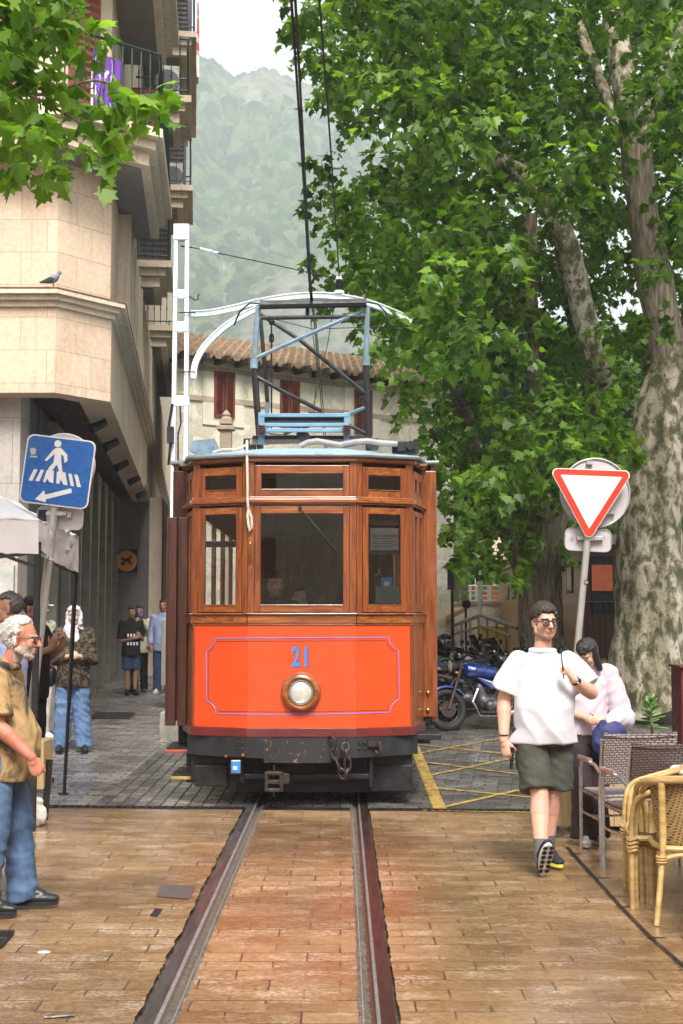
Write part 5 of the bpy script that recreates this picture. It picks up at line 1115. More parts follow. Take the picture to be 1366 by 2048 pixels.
for i, pth in enumerate([[(1345, 740, 20, .30), (1325, 640, 20, .29), (1300, 500, 20, .26), (1283, 400, 20, .25), (1275, 330, 20, .25), (1270, 270, 20, .27)], [(1268, 280, 20, .20), (1250, 180, 20, .19), (1232, 60, 20.1, .18), (1205, -80, 20.3, .15), (1190, -300, 20.6, .09)], [(1278, 275, 20, .15), (1318, 180, 19.9, .12), (1345, 110, 19.9, .11), (1385, 20, 19.8, .09)], [(1240, 260, 20.05, .12), (1205, 170, 20.2, .10), (1175, 100, 20.4, .09), (1150, 20, 20.6, .06)]]):
    trunk([pth], M_barkd if i == 0 else M_bark, trees[0], 'limb', .14, i)
trunk([[(1372, 780, 20.2, .22), (1385, 650, 20.3, .2), (1400, 500, 20.4, .17), (1440, 300, 20.5, .12)]], M_bark, trees[0], 'limb', .1, 9)
trunk([[(1085, 1400, 24, .50), (1082, 1300, 24, .43), (1078, 1200, 24, .40), (1082, 1100, 24, .38), (1100, 1000, 24, .36), (1125, 900, 24, .34), (1160, 830, 24, .3)]], M_barkd, trees[1], lump=.22)
for i, pth in enumerate([[(1150, 860, 24, .30), (1200, 760, 22.5, .25), (1190, 700, 22, .24), (1150, 560, 22, .22), (1110, 430, 22, .19), (1050, 360, 22, .17), (1005, 325, 22, .15), (900, 250, 22, .08)], [(1100, 960, 24, .22), (1085, 830, 23.5, .20), (1070, 740, 23, .19), (1055, 640, 23, .16), (1060, 540, 23, .14), (1062, 430, 23, .12)], [(1050, 650, 23, .12), (990, 600, 22.6, .11), (930, 560, 22.3, .09), (870, 528, 22, .07), (800, 515, 22, .04)], [(1110, 430, 22, .12), (1150, 330, 22, .09), (1160, 200, 22, .06)]]):
    trunk([pth], M_bark if i == 0 else M_barkd, trees[1], 'limb', .2, i + 3)
trunk([[(1078, 1330, 29, .26), (1050, 1150, 29, .24), (990, 1010, 28, .22), (945, 900, 26.5, .19), (920, 800, 25, .16), (903, 745, 24.5, .13), (880, 660, 24, .09), (850, 560, 24, .05)]], M_barkd, trees[2], lump=.15)
# overhanging branch from the left
tl = empty('plane_tree', (-7.2, 9.0, 0), 'plane tree branch with big bright leaves hanging in from the upper left', 'tree')
cl2 = []
rng = random.Random(5)
lp_ = [(-300, -300), (190, -300), (150, 0), (150, 50), (120, 70), (60, 110), (90, 165), (190, 180), (130, 200), (70, 195), (60, 240), (150, 280), (110, 290), (40, 280), (0, 285), (-60, 290), (-300, 270)]
y = -260
while y < 330:
    x = -260
    while x < 320:
        px, py = x + rng.uniform(-22, 22), y + rng.uniform(-22, 22); x += 44
        if inpoly(px, py, lp_) and not (20 < px < 60 and 80 < py < 120): cl2.append((P(px, py, rng.uniform(7.6, 9.8)), rng.uniform(.14, .24)))
    y += 44
for px, py in ((250, 185), (280, 190), (300, 195), (318, 215), (330, 185), (215, 205), (200, 245), (215, 270), (222, 300), (95, 320), (60, 325), (190, 80), (205, 45), (240, 205), (265, 225), (120, 330), (165, 285), (30, 320), (0, 330), (180, 200), (150, 195)): cl2.append((P(px, py, rng.uniform(8.2, 9)), .09))
ps = clump_leaves(cl2, 330, 77, (.10, .165), tw=4); leaves('crown', *ps, M_leafB, tl, 9); print('left leaves', len(ps[0]))
trunk([[(-1400, 1500, 9.2, .30), (-1380, 900, 9.2, .27), (-1250, 300, 9.2, .2), (-800, 60, 9.0, .12), (-300, 80, 8.8, .06), (-60, 120, 8.7, .03), (60, 190, 8.6, .014), (190, 160, 8.6, .008), (260, 190, 8.6, .006), (320, 205, 8.6, .004)]], M_barkd, tl)
for i, q in enumerate([[(-100, 120, 8.7, .03), (60, 60, 8.7, .012), (180, 10, 8.7, .006)], [(-100, 200, 8.7, .025), (40, 270, 8.7, .012), (150, 300, 8.6, .005)], [(60, 190, 8.6, .012), (150, 240, 8.6, .007), (210, 290, 8.6, .004)]]): trunk([q], M_barkd, tl, 'limb')
# lighter trees beyond, at the end of the square
def bgtree(px, py, Y, rad, label, m=M_leafC, n=26, per=60, ls=(.16, .3), sp_=1.0):
    c = P(px, py, Y); t = empty('garden_tree', (c.x, Y, gz(Y)), label, 'tree', 'light green trees beyond the square'); rg = random.Random(int(px)); cl = []
    for i in range(n):
        a = rg.uniform(0, 6.28); r = rad * math.sqrt(rg.random()); cl.append((c + Vector((r * math.cos(a), r * math.sin(a) * .8, rg.uniform(-1, 1) * rad * sp_)), rad * .38))
    ps = clump_leaves(cl, per, int(px), ls); leaves('crown', *ps, m, t, int(px)); q = MB(); q.tube([(c.x, Y, 0), (c.x + .1, Y, c.z)], [.16, .08], 8); q.build('trunk', M_barkd, t)
bgtree(925, 1040, 42, 1.8, 'pale green feathery tree seen between tram and plane trees'); bgtree(905, 1130, 38, 1.1, 'low bright green bush tree beside the tram roof corner', n=16); bgtree(945, 1180, 55, 2.2, 'light green tree behind the brick building with white railing'); bgtree(1380, 1050, 40, 3.2, 'green tree behind the big trunk at the right edge', M_leafA)
for i, (px, Y) in enumerate(((1010, 60), (1130, 62), (1260, 58), (1420, 60), (1560, 56))): bgtree(px, 960 - 30 * (i % 2), Y, 5.5, ['tall dark green tree far behind the second plane tree', 'tall green tree far behind the yield sign', 'tall green tree far behind the big trunk', 'tall green tree beyond the right edge', 'tall green tree at the far right beyond the frame'][i], M_leafA, 60, 70, (.35, .6))
# ================================================================ people
V3 = Vector
def apply_remesh(mb, name, mats, parent, voxel, smooth=3, fac=.5, disp=None, paint=None):
    o = mb.build(name, mats, None); m = o.modifiers.new('r', 'REMESH'); m.mode = 'VOXEL'; m.voxel_size = voxel; m.use_smooth_shade = True
    if smooth: s = o.modifiers.new('s', 'SMOOTH'); s.iterations = smooth; s.factor = fac
    bpy.context.view_layer.update(); dg = bpy.context.evaluated_depsgraph_get(); me = bpy.data.meshes.new_from_object(o.evaluated_get(dg)); old = o.data; o.modifiers.clear(); o.data = me; bpy.data.meshes.remove(old)
    me.name = name; me.materials.clear()
    for x in (mats if isinstance(mats, (list, tuple)) else [mats]): me.materials.append(x)
    n = len(me.vertices)
    if disp:
        co = np.empty(n * 3); me.vertices.foreach_get('co', co); no = np.empty(n * 3); me.vertices.foreach_get('normal', no); co = co.reshape(-1, 3); no = no.reshape(-1, 3)
        d = np.array([disp(V3(p)) for p in co]); co += no * d[:, None]; me.vertices.foreach_set('co', co.ravel())
    me.polygons.foreach_set('use_smooth', [True] * len(me.polygons)); 
    if paint:
        k = len(me.polygons); ce = np.empty(k * 3); me.polygons.foreach_get('center', ce); me.polygons.foreach_set('material_index', paint(ce.reshape(-1, 3)).astype(np.int32))
    else: me.polygons.foreach_set('material_index', np.zeros(len(me.polygons), np.int32))
    me.update(); o.parent = parent; return o
def folds(amp, seed=0, sx=5, sz=9, diag=1.0):
    def f(p):
        q = V3((p.x * sx + seed, p.y * sx, (p.z + diag * .5 * p.x) * sz)); w = noise.noise(q); w2 = noise.noise(q * 2.3 + V3((5, 1, 2)))
        return amp * ((1 - abs(w) * 2.2) * .7 + w2 * .6)
    return f
def skin(name, c, red=.1, blot=.15):
    m, nt, b = newmat(name); v = coords(nt); n = noi(nt, v, 11, 5); r = ramp(nt, n, [(.3, tuple(x * y for x, y in zip(c, (1 - blot * .4, 1 - blot, 1 - blot)))), (.7, c)]); nt.links.new(r.outputs[0], b.inputs['Base Color'])
    b.inputs['Roughness'].default_value = .5; b.inputs['Subsurface Weight'].default_value = .12; b.inputs['Subsurface Radius'].default_value = (.01, .004, .002); b.inputs['Subsurface Scale'].default_value = 1.0
    bumpn(nt, b, noi(nt, v, 70, 4), .12, .004); return m
M_skin = skin('fair_skin', (.62, .36, .26)); M_skinr = skin('sunburnt_skin', (.44, .20, .125), blot=.4); M_skind = skin('tanned_skin', (.34, .18, .11)); M_skinp = skin('pale_olive_skin', (.55, .36, .26))
M_lip = pm('lip_pink', (.42, .13, .10), .45); M_eye = pm('eye_white', (.55, .52, .48), .2); M_iris = pm('dark_iris', (.02, .013, .01), .15)
M_hairb = pm('dark_brown_hair', (.035, .020, .013), .55, var=.5, vs=60, bump=1, bs=90); M_hairw = pm('white_grey_hair', (.62, .60, .56), .7, var=.35, vs=60, stretch=(1, 1, 3), bump=1, bs=80); M_hairk = pm('black_hair', (.012, .010, .010), .45, var=.4, vs=60, bump=.8, bs=80); M_hairg = pm('short_grey_hair', (.07, .06, .055), .6, var=.5, vs=70, bump=.8)
M_beard = pm('grey_stubble', (.40, .34, .30), .8, var=.35, vs=90, bump=.8, bs=120); M_stub = pm('shaved_stubble_skin', (.42, .245, .18), .6, var=.2, vs=60)
M_jean = pm('faded_blue_denim', (.045, .085, .17), .85, var=.25, vs=7, stretch=(1.5, 1.5, .5), bump=.5, bs=120, c2=(.075, .135, .24)); M_jeanl = pm('light_blue_denim', (.10, .18, .33), .85, var=.2, vs=6, bump=.4, bs=90, c2=(.13, .22, .38)); M_jeand = pm('dark_blue_denim', (.03, .055, .12), .85, var=.3)
M_tee = pm('white_cotton', (.56, .56, .60), .85, var=.05, vs=5, bump=.15, bs=200, sheen=.1); M_olive = pm('dark_olive_cotton', (.048, .048, .036), .85, var=.25, vs=8, bump=.3, bs=120); M_sock = pm('grey_ribbed_sock', (.13, .12, .13), .9, var=.2, vs=60, stretch=(3, 3, .3), bump=.6, bs=60)
M_blk = pm('black_cloth', (.010, .010, .012), .85, var=.3); M_shoe = pm('black_leather', (.012, .012, .013), .45, var=.3, bump=.2); M_knit = pm('black_knit_shoe', (.012, .014, .018), .75, var=.4, vs=60, bump=.6)
M_sole = pm('pale_rubber_sole', (.62, .60, .55), .6); M_yels = pm('yellow_shoe_foam', (.70, .58, .08), .6); M_wsh = pm('white_shoe', (.62, .61, .60), .6)
M_pink = pm('pale_pink_cotton', (.54, .45, .50), .85, var=.08, bump=.2); M_burg = pm('dark_plum_cloth', (.022, .010, .012), .8, var=.3, bump=.2); M_navy = pm('navy_cloth', (.02, .025, .11), .7, var=.3); M_crm = pm('cream_cloth', (.60, .55, .44), .85, var=.1); M_lblue = pm('pale_blue_shirt_cotton', (.30, .36, .55), .85, var=.15, vs=9, bump=.2); M_whp = pm('pale_trousers', (.55, .53, .47), .85, var=.1)
def pattern_mat(name, base, stops, sc, stretch=(1, 1, 1), dist=1.5):
    m, nt, b = newmat(name); r = ramp(nt, noi(nt, coords(nt, stretch), sc, 4, .6, dist), [(0, base)] + stops); nt.links.new(r.outputs[0], b.inputs['Base Color']); b.inputs['Roughness'].default_value = .85; bumpn(nt, b, noi(nt, coords(nt), 90, 3), .25, .005); return m
M_trop = pattern_mat('tan_shirt_with_dark_leaf_print', (.022, .022, .018), [(.36, (.025, .025, .02)), (.43, (.11, .085, .04)), (.50, (.30, .185, .075)), (.62, (.40, .26, .12)), (.70, (.36, .22, .10)), (.76, (.13, .035, .02))], 3.6, (1, 1, .8), 2.2)
M_flor = pattern_mat('black_jacket_with_ochre_flowers', (.012, .012, .013), [(.50, (.012, .012, .013)), (.55, (.16, .10, .03)), (.62, (.05, .05, .045)), (.66, (.012, .012, .013)), (.72, (.20, .12, .03))], 17, dist=1)
M_hij = pattern_mat('pale_headscarf_with_faint_print', (.38, .30, .38), [(.32, (.50, .43, .48)), (.7, (.58, .52, .56)), (.8, (.36, .26, .36))], 9)
def rotz(a): return Matrix.Rotation(a, 3, 'Z')
def hand(B, wr, d, n, curl=.5, sgn=1, spread=.0, sc=1.0, thumb=None):
    d = V3(d).normalized(); n = V3(n); n = (n - d * n.dot(d)).normalized(); s = d.cross(n) * sgn; wr = V3(wr)
    B.cap(wr - d * .01 * sc, wr + d * .03 * sc, .027 * sc, .032 * sc, side=s, flat=(1, .72)); B.cap(wr + d * .03 * sc, wr + d * .078 * sc, .038 * sc, .040 * sc, side=s, flat=(1, .42))
    for i, L in enumerate((.074, .083, .077, .060)):
        off_ = (1.5 - i) * .0205 * sc; p = wr + d * (.088 - .006 * abs(i - 1.2)) * sc + s * off_; a = 0.0; r = (.0098, .0100, .0096, .0086)[i] * sc
        for k, (fr, ca) in enumerate(((.45, .75), (.30, 1.15), (.25, .8))):
            a += curl * ca + (.08 * i * curl); dd = (d * math.cos(a) + n * math.sin(a) + s * spread * (1.5 - i) * .5).normalized(); q = p + dd * L * fr * sc; B.cap(p, q, r, r * .93, n=10); p = q; r *= .93
    p = wr + d * .028 * sc + s * .030 * sc + n * .006; t = V3(thumb).normalized() if thumb else (d * .75 + s * .55 + n * (.25 + .5 * curl)).normalized(); q = p + t * .046 * sc; B.cap(p, q, .0145 * sc, .0115 * sc, n=10); t2 = (t + d * .3 + n * .35 * curl - s * .35 * curl).normalized(); B.cap(q, q + t2 * .032 * sc, .0113 * sc, .0095 * sc, n=10)
class Head:
    def __init__(s, c, yaw=0, pitch=0, roll=0, sc=1.0): s.c = V3(c); s.m = (Euler((pitch, roll, yaw)).to_matrix()); s.sc = sc
    def p(s, x, y, z): return s.c + s.m @ V3((x, y, z)) * s.sc
    def ell(s, B, c, r, rot=None):
        mm = s.m @ (Euler(rot).to_matrix() if rot else Matrix.Identity(3)); B.ell(s.p(*c), [x * s.sc for x in r], mm)
    def cap(s, B, a, b, r0, r1, flat=(1, 1)): B.cap(s.p(*a), s.p(*b), r0 * s.sc, r1 * s.sc, side=s.m @ V3((1, 0, 0)), flat=flat, n=12)
    def build(s, B, nose=1.0, jaw=1.0, fat=0.0):
        s.ell(B, (0, .016, .036), (.074, .093, .083)); s.ell(B, (0, -.020, .018), (.064, .066, .068)); s.ell(B, (0, -.024, -.040), (.057 * jaw + fat, .060, .066)); s.ell(B, (0, -.052, -.088), (.034 * jaw, .032, .026)); s.cap(B, (-.052 * jaw - fat, .0, -.062), (-.020, -.055, -.090), .020, .018); s.cap(B, (.052 * jaw + fat, .0, -.062), (.020, -.055, -.090), .020, .018)
        for x in (-1, 1):
            s.ell(B, (x * .038, -.058, -.026), (.024, .024, .028)); s.ell(B, (x * .078, .014, -.008), (.009, .019, .031), (0, x * .12, x * -.35)); s.ell(B, (x * .0755, .010, -.030), (.010, .012, .014)); s.ell(B, (x * .031, -.0705, .001), (.0145, .012, .0085)); s.cap(B, (x * .012, -.083, .022), (x * .048, -.072, .024), .0095, .0085); s.ell(B, (x * .012, -.094, -.030), (.009, .011, .008))
        s.cap(B, (0, -.080, .016), (0, -.101 - .006 * nose, -.022), .009, .0115); s.ell(B, (0, -.103 - .007 * nose, -.028), (.0125, .013, .010)); s.cap(B, (-.018, -.083, -.0575), (.018, -.083, -.0575), .0085, .0085); s.cap(B, (-.015, -.082, -.068), (.015, -.082, -.068), .0095, .0095); s.ell(B, (0, -.083, -.062), (.012, .012, .012))
    def local(s, ce): return (ce - np.array(s.c)) @ np.array(s.m) / s.sc
    def paint(s, ce, idx, beard=None, brow=None, hair=None, scalp=None):
        q = s.local(ce); x, y, z = q[:, 0], q[:, 1], q[:, 2]; ax = np.abs(x); hd = (np.abs(q).max(1) < .16)
        if scalp is not None: idx[hd & scalp(x, y, z)] = hair
        if beard is not None: idx[hd & (z < -.040) & (z > -.13) & (y < .02) & (y > -.12) & ~((z > -.052) & (ax < .012))] = beard
        idx[hd & (np.abs(z + .0625) < .0095) & (ax < .0235 - np.abs(z + .0625) * .9) & (y < -.07)] = 1
        idx[hd & (np.abs(z - .001) < .0048) & (np.abs(ax - .031) < .0125) & (y < -.055)] = 2
        idx[hd & (np.abs(z - .001) < .0065) & (np.abs(ax - .031) < .0062) & (y < -.055)] = 3
        if brow is not None: idx[hd & (np.abs(z - .0245 + (ax - .03) * .06) < .0052) & (ax > .011) & (ax < .053) & (y < -.052)] = brow
        return idx
def tufts(hl, m, parent, test, n, ln, r, seed, flow=(0, 0, 0), puff=.020):
    B = MB(); rg = random.Random(seed); ga = math.pi * (3 - 5 ** .5)
    for i in range(n):
        z = 1 - 2 * (i + .5) / n; a = ga * i + rg.uniform(-.1, .1); q = math.sqrt(1 - z * z); d = V3((q * math.cos(a), q * math.sin(a), z)); b = V3((.074 * d.x, .016 + .093 * d.y, .036 + .083 * d.z))
        if not test(*b): continue
        b += d * puff * .6; t = (d * .7 + V3(flow) + V3((rg.uniform(-1, 1), rg.uniform(-1, 1), rg.uniform(-1, 1))) * .75).normalized(); c = b + t * ln * .5 * rg.uniform(.6, 1.2); t2 = (t * .5 + V3(flow) + V3((rg.uniform(-1, 1), rg.uniform(-1, 1), rg.uniform(-1, .6)))).normalized(); e = c + t2 * ln * .5
        B.tube([hl.p(*b), hl.p(*c), hl.p(*e)], [r * hl.sc, r * .9 * hl.sc, r * .35], 4)
    return B.build('hair_strands', m, parent)
DEF = dict(hipa=(-.09, 0, .93), hipb=(.09, 0, .93), kna=(-.10, -.015, .50), knb=(.10, -.015, .50), ana=(-.105, .03, .09), anb=(.105, .03, .09), sha=(-.185, 0, 1.455), shb=(.185, 0, 1.455), ela=(-.235, .03, 1.16), elb=(.235, .03, 1.16), wra=(-.235, -.06, .92), wrb=(.235, -.06, .92),
    hda=(0, -.1, -1), hdb=(0, -.1, -1), pna=(.8, .5, 0), pnb=(-.8, .5, 0), cua=.45, cub=.45, neck=(0, .01, 1.50), head=(0, -.02, 1.675), toea=(-.12, -1, 0), toeb=(.12, -1, 0), pita=0, pitb=0)
def body(pose, sk, voxel, parent, hd, belly=.0, paintargs={}, mats=None, fat=0, nose=1, jaw=1, limb=1.0, girth=1.0, hsc=1.0):
    p = {k: (V3(v) if isinstance(v, tuple) else v) for k, v in {**DEF, **pose}.items()}; B = MB(); l = limb
    for s in 'ab':
        B.cap(p['hip' + s], p['kn' + s], .088 * l, .056 * l); kn, an = p['kn' + s], p['an' + s]; md = kn.lerp(an, .30); bk = V3((0, .018, 0)); B.cap(kn, md + bk, .054 * l, .060 * l); B.cap(md + bk, an, .058 * l, .036 * l); B.cap(an, an + V3((0, -.05, -.03)), .036, .03)
        B.ell(kn + V3((0, -.028, .0)), (.036 * l, .028 * l, .045 * l))
        B.cap(p['sh' + s], p['el' + s], .055 * l, .044 * l); fm = p['el' + s].lerp(p['wr' + s], .3); B.cap(p['el' + s], fm, .043 * l, .046 * l); B.cap(fm, p['wr' + s], .045 * l, .028 * l, n=14)
        hand(B, p['wr' + s], p['hd' + s], p['pn' + s], p['cu' + s], (1 if s == 'a' else -1), sc=hsc, thumb=p.get('th' + s))
    g = girth; hp = (p['hipa'] + p['hipb']) / 2; sh = (p['sha'] + p['shb']) / 2; sw = (p['shb'] - p['sha']).length / 2
    B.loft([(hp + V3((0, .0, -.06)), .15 * g, .10 * g), (hp + V3((0, .0, .05)), .165 * g, .115 * g), (hp.lerp(sh, .42) + V3((0, -belly * .5, 0)), .145 * g, .105 * g + belly * .4), (hp.lerp(sh, .75), .165 * g, .115 * g), (sh + V3((0, 0, -.02)), .14 * g, .085), (sh + V3((0, 0, .045)), .075, .06)])
    for s in 'ab': B.cap(sh + V3((0, 0, -.005)), p['sh' + s] + V3((0, 0, -.01)), .045, .052)
    hl = Head(p['head'], *hd); B.cap(p['neck'] - V3((0, 0, .03)), hl.p(0, .018, -.055), .060 * (1 + fat * 4), .054 * (1 + fat * 4)); hl.build(B, nose, jaw, fat)
    def pf(ce): return hl.paint(ce, np.zeros(len(ce), int), **paintargs)
    o = apply_remesh(B, 'body', mats or [sk, M_lip, M_eye, M_iris, M_hairb], parent, voxel, 2, .5, None, pf); return o, p, hl
def shoe(parent, an, toe, pitch, m, msole, sc=1.0, open_=False, name='shoe', msole2=None):
    d = V3((toe[0], toe[1], 0)).normalized(); up = V3((0, 0, 1)); rx = d.cross(up)
    Rm = Matrix.Rotation(pitch, 3, rx); d2 = Rm @ d; u2 = Rm @ up; heel = V3(an) - u2 * .060 - d2 * .045
    B = MB(); q = lambda a, b, h: heel + d2 * a * sc + rx * b * sc + u2 * h * sc
    B.cap(q(.02, 0, .022), q(.19, .004, .024), .040 * sc, .043 * sc, side=rx, flat=(1, .72)); B.cap(q(.19, .004, .024), q(.235, .0, .020), .044 * sc, .036 * sc, side=rx, flat=(1, .66)); B.cap(q(.16, 0, .04), q(.05, 0, .075), .033 * sc, .040 * sc, side=rx); B.cap(q(.01, 0, .03), q(.02, 0, .075), .034 * sc, .036 * sc, side=rx)
    o = apply_remesh(B, name, m, parent, .0065, 2)
    S = MB(); out = []
    for t in range(24):
        a = 2 * math.pi * t / 24; x = .115 + .15 * math.cos(a); w_ = (.043 + .008 * math.cos(a - .3)) * math.sin(a); out.append(q(x, w_, -.018))
    S.prism(out, u2 * .024 * sc); S.build('sole', msole, o, bevel=.004)
    S = MB()
    for a_ in (0, .025, .05): S.tube([q(.125 - a_, -.022, .052 + a_ * .6), q(.13 - a_, 0, .064 + a_ * .6), q(.125 - a_, .022, .052 + a_ * .6)], .003 * sc, 5)
    S.build('laces', m, o)
    if pitch > .5:      # raised toe: tread pods show
        S = MB()
        for i in range(6):
            for sx_ in (-1, 1): S.ell(q(.02 + .043 * i, sx_ * .021, -.020), (.017, .017, .006), Matrix((rx, d2, u2)).transposed(), 10, 6)
        S.build('tread', M_blk, o)
    return o
def glasses(hl, parent, m=M_blk, r=.0035, w_=.026, h=.019):
    S = MB(); g = lambda x, y, z: hl.p(x, y, z)
    for s in (-1, 1):
        S.tube([g(s * .032 + w_ * a, -.098 + abs(a) * .004, .0 + h * b) for a, b in ((-.95, .6), (-.6, 1), (.6, 1), (1, .7), (.95, -.3), (.6, -1), (-.6, -1), (-.9, -.4))], r, 6, closed=True)
        S.tube([g(s * (.032 + w_), -.094, h * .6), g(s * .082, -.03, .010), g(s * .084, .02, .004), g(s * .082, .04, -.012)], r * .9, 6)
    S.tube([g(-.008, -.100, .010), g(0, -.103, .012), g(.008, -.100, .010)], r, 6); o = S.build('glasses', m, parent)
    S = MB()
    for s in (-1, 1): S.quad(*[g(s * .032 + w_ * a, -.0985, h * b) for a, b in ((-.9, .8), (.9, .8), (.8, -.8), (-.7, -.8))])
    S.build('lenses', M_glassT, o); return o
def hair_cap(hl, m, parent, voxel=.006, test=None, r=.016, n=340, puff=.012, seed=1, extra=None, name='hair', rz=.083):
    B = MB(); rg = random.Random(seed); ga = math.pi * (3 - 5 ** .5)
    for i in range(n):
        z = 1 - 2 * (i + .5) / n; a = ga * i; q = math.sqrt(1 - z * z); x, y = q * math.cos(a), q * math.sin(a); P_ = ((.074 + puff * .3) * x, .016 + (.093 + puff * .3) * y, .036 + (rz + puff * .5) * z)
        if test(*P_): hl.ell(B, (P_[0] + rg.uniform(-.003, .003), P_[1], P_[2] + rg.uniform(-.003, .004)), (r * rg.uniform(.75, 1.15),) * 3)
    if extra: extra(B)
    return apply_remesh(B, name, m, parent, voxel, 1, .5)
def leg_loft(B, hip, kn, an, r0, r1, r2, upto=1.0, flare=0):
    hip, kn, an = V3(hip), V3(kn), V3(an); rings = []
    def rt(d): return d.normalized().to_track_quat('Z', 'Y').to_matrix()
    m1 = rt(kn - hip); m2 = rt(an - kn)
    rings.append((hip + V3((0, 0, .03)), r0, r0 * 1.05, Matrix.Identity(3)))
    if upto <= .5: e = hip.lerp(kn, upto * 2); rings += [(hip.lerp(e, .5), (r0 + r1) / 2, (r0 + r1) / 2, m1), (e, r1 + flare, r1 + flare, m1)]
    else: rings += [(hip.lerp(kn, .5), (r0 + r1) / 2, (r0 + r1) / 2, m1), (kn, r1, r1, rt(an - hip)), (kn.lerp(an, .5), (r1 + r2) / 2, (r1 + r2) / 2, m2), (an, r2 + flare, r2 + flare, m2)]
    # keep ring frames aligned
    rr = []
    for r_ in rings:
        c, a, b_, m = r_; z = m @ V3((0, 0, 1)); z = -z if z.z > 0 else z; x = V3((1, 0, 0)); x = (x - z * x.z * 0 - z * x.dot(z)).normalized(); y = z.cross(x); rr.append((c, a, b_, Matrix((x, y, z)).transposed()))
    B.loft(rr, 24)
def sleeve(B, sh, el, wr, r0, r1, upto, r2=None):
    sh, el, wr = V3(sh), V3(el), V3(wr)
    if upto <= 1: e = sh.lerp(el, upto); B.cyl(sh, e, r0 * .96, r1, 20); B.ell(sh + V3((0, 0, -.004)), (.078,) * 3)
    else: B.cap(sh, el, r0, r1); B.cyl(el, el.lerp(wr, upto - 1), r1, r2 or r1 * .8, 20)
def torso(B, p, hem, rx, ry, belly=0, chest=1.0, hemx=None, neckw=.085, shy=.088):
    hp = (p['hipa'] + p['hipb']) / 2; sh = (p['sha'] + p['shb']) / 2; sw = (p['shb'] - p['sha']).length / 2; hx = hemx or rx; zs = sh.z; c = lambda z: V3(((hp.x + (sh.x - hp.x) * (z - hp.z) / (sh.z - hp.z)), (hp.y + (sh.y - hp.y) * (z - hp.z) / (sh.z - hp.z)), z))
    B.loft([(c(hem) + V3((0, -belly * .4, 0)), hx, ry + belly * .35), (c(hem + .10) + V3((0, -belly * .7, 0)), rx, ry + belly * .5), (c((hem + zs) / 2 - .03) + V3((0, -belly * .75, 0)), rx * .99, ry + belly * .5), (c(zs - .20) + V3((0, -belly * .2, 0)), rx * 1.02 * chest, ry * 1.02), (c(zs - .08), max(sw + .02, rx * .95), ry * .92), (c(zs - .03), sw - .002, shy), (c(zs + .028), sw * .70, shy * .86), (c(zs + .070), neckw + .016, .076), (c(zs + .095), neckw - .002, .068)], 32)
def place(root, X, Y, yaw, h, z=None): root.location = (X, Y, gz(Y) if z is None else z); root.rotation_euler = (0, 0, yaw); s = h / 1.8; root.scale = (s, s, s); return root
def person(label): return empty('person', (0, 0, 0), label, 'person')
def pxX(px, Y): return (px - 683) / 2600 * Y

# ---- man in white T-shirt walking towards the camera
r = person('young man in white T-shirt, olive shorts and black glasses walking, phone in one hand'); wp_ = dict(sha=(-.185, .01, 1.395), shb=(.195, .0, 1.39), ela=(-.262, .05, 1.13), wra=(-.280, -.03, .865), elb=(.315, -.08, 1.185), wrb=(.155, -.235, 1.285), hdb=(-.52, -.12, .75), pnb=(-.75, .35, -.5), cub=1.45, thb=(-.5, -.2, .6), hda=(.12, -.15, -1), pna=(.75, .65, .1), cua=.55,
    hipa=(-.095, 0, .93), hipb=(.085, .02, .93), kna=(-.065, -.16, .515), ana=(-.085, -.30, .115), knb=(.055, .0, .50), anb=(.03, .09, .10), head=(.012, -.03, 1.665), neck=(.0, .01, 1.49), toea=(.05, -1, 0), toeb=(.25, -1, 0))
o, p, hl = body(wp_, M_skin, .0048, r, (R(12), R(2), R(-2), 1.0), belly=.05, paintargs=dict(brow=4, beard=5, hair=4, scalp=lambda x, y, z: (z > .062) | ((y > .03) & (z > -.03))), mats=[M_skin, M_lip, M_eye, M_iris, M_hairb, M_stub], fat=.006, jaw=1.12, limb=1.10, girth=1.12, nose=1.1)
hair_cap(hl, M_hairb, r, .005, lambda x, y, z: (z > .075 and y > -.085) or (z > .035 and y > -.03 and z > .035) or (y > .035 and z > -.035) or (z > .055 and abs(x) > .05 and y > -.06), r=.0145, n=420, puff=.03, seed=3)
tufts(hl, M_hairb, r, lambda x, y, z: (z > .075 and y > -.085) or (z > .035 and y > -.03) or (y > .035 and z > -.03) or (z > .055 and abs(x) > .05 and y > -.06), 900, .020, .0036, 5)
glasses(hl, r, r=.0034)
B = MB(); torso(B, p, .845, .207, .150, .06, 1.0, .236, .078); sleeve(B, p['sha'] + V3((.02, 0, .0)), p['ela'] + V3((-.03, 0, .0)), p['wra'], .082, .098, .76); sleeve(B, p['shb'] + V3((-.02, 0, 0)), p['elb'], p['wrb'], .085, .100, .80)
sh_ = apply_remesh(B, 'shirt', M_tee, r, .008, 7, .6, folds(.010, 6.3, 4, 5, 1.6))
S = MB(); c_ = (p['neck'] + V3((0, -.012, .006))); S.tube([c_ + V3((.088 * math.cos(t), .070 * math.sin(t), -.012 - .022 * (1 - math.sin(t)) * .5)) for t in [i * math.pi / 12 for i in range(24)]], .010, 8, closed=True); S.build('collar', M_tee, sh_, smooth=True)
B = MB(); B.loft([(V3((-.0, -.005, .985)), .175, .14), (V3((0, -.01, .90)), .20, .155), (V3((0, -.01, .83)), .205, .15)], 28); leg_loft(B, p['hipa'] + V3((-.005, -.0, -.01)), p['kna'] + V3((-.01, .01, .0)), p['ana'], .118, .108, .05, .47, .006); leg_loft(B, p['hipb'] + V3((.008, 0, -.01)), p['knb'] + V3((.03, .01, 0)), p['anb'], .118, .108, .05, .47, .006)
apply_remesh(B, 'shorts', M_olive, r, .008, 4, .5, folds(.009, 7, 6, 11, 1.0))
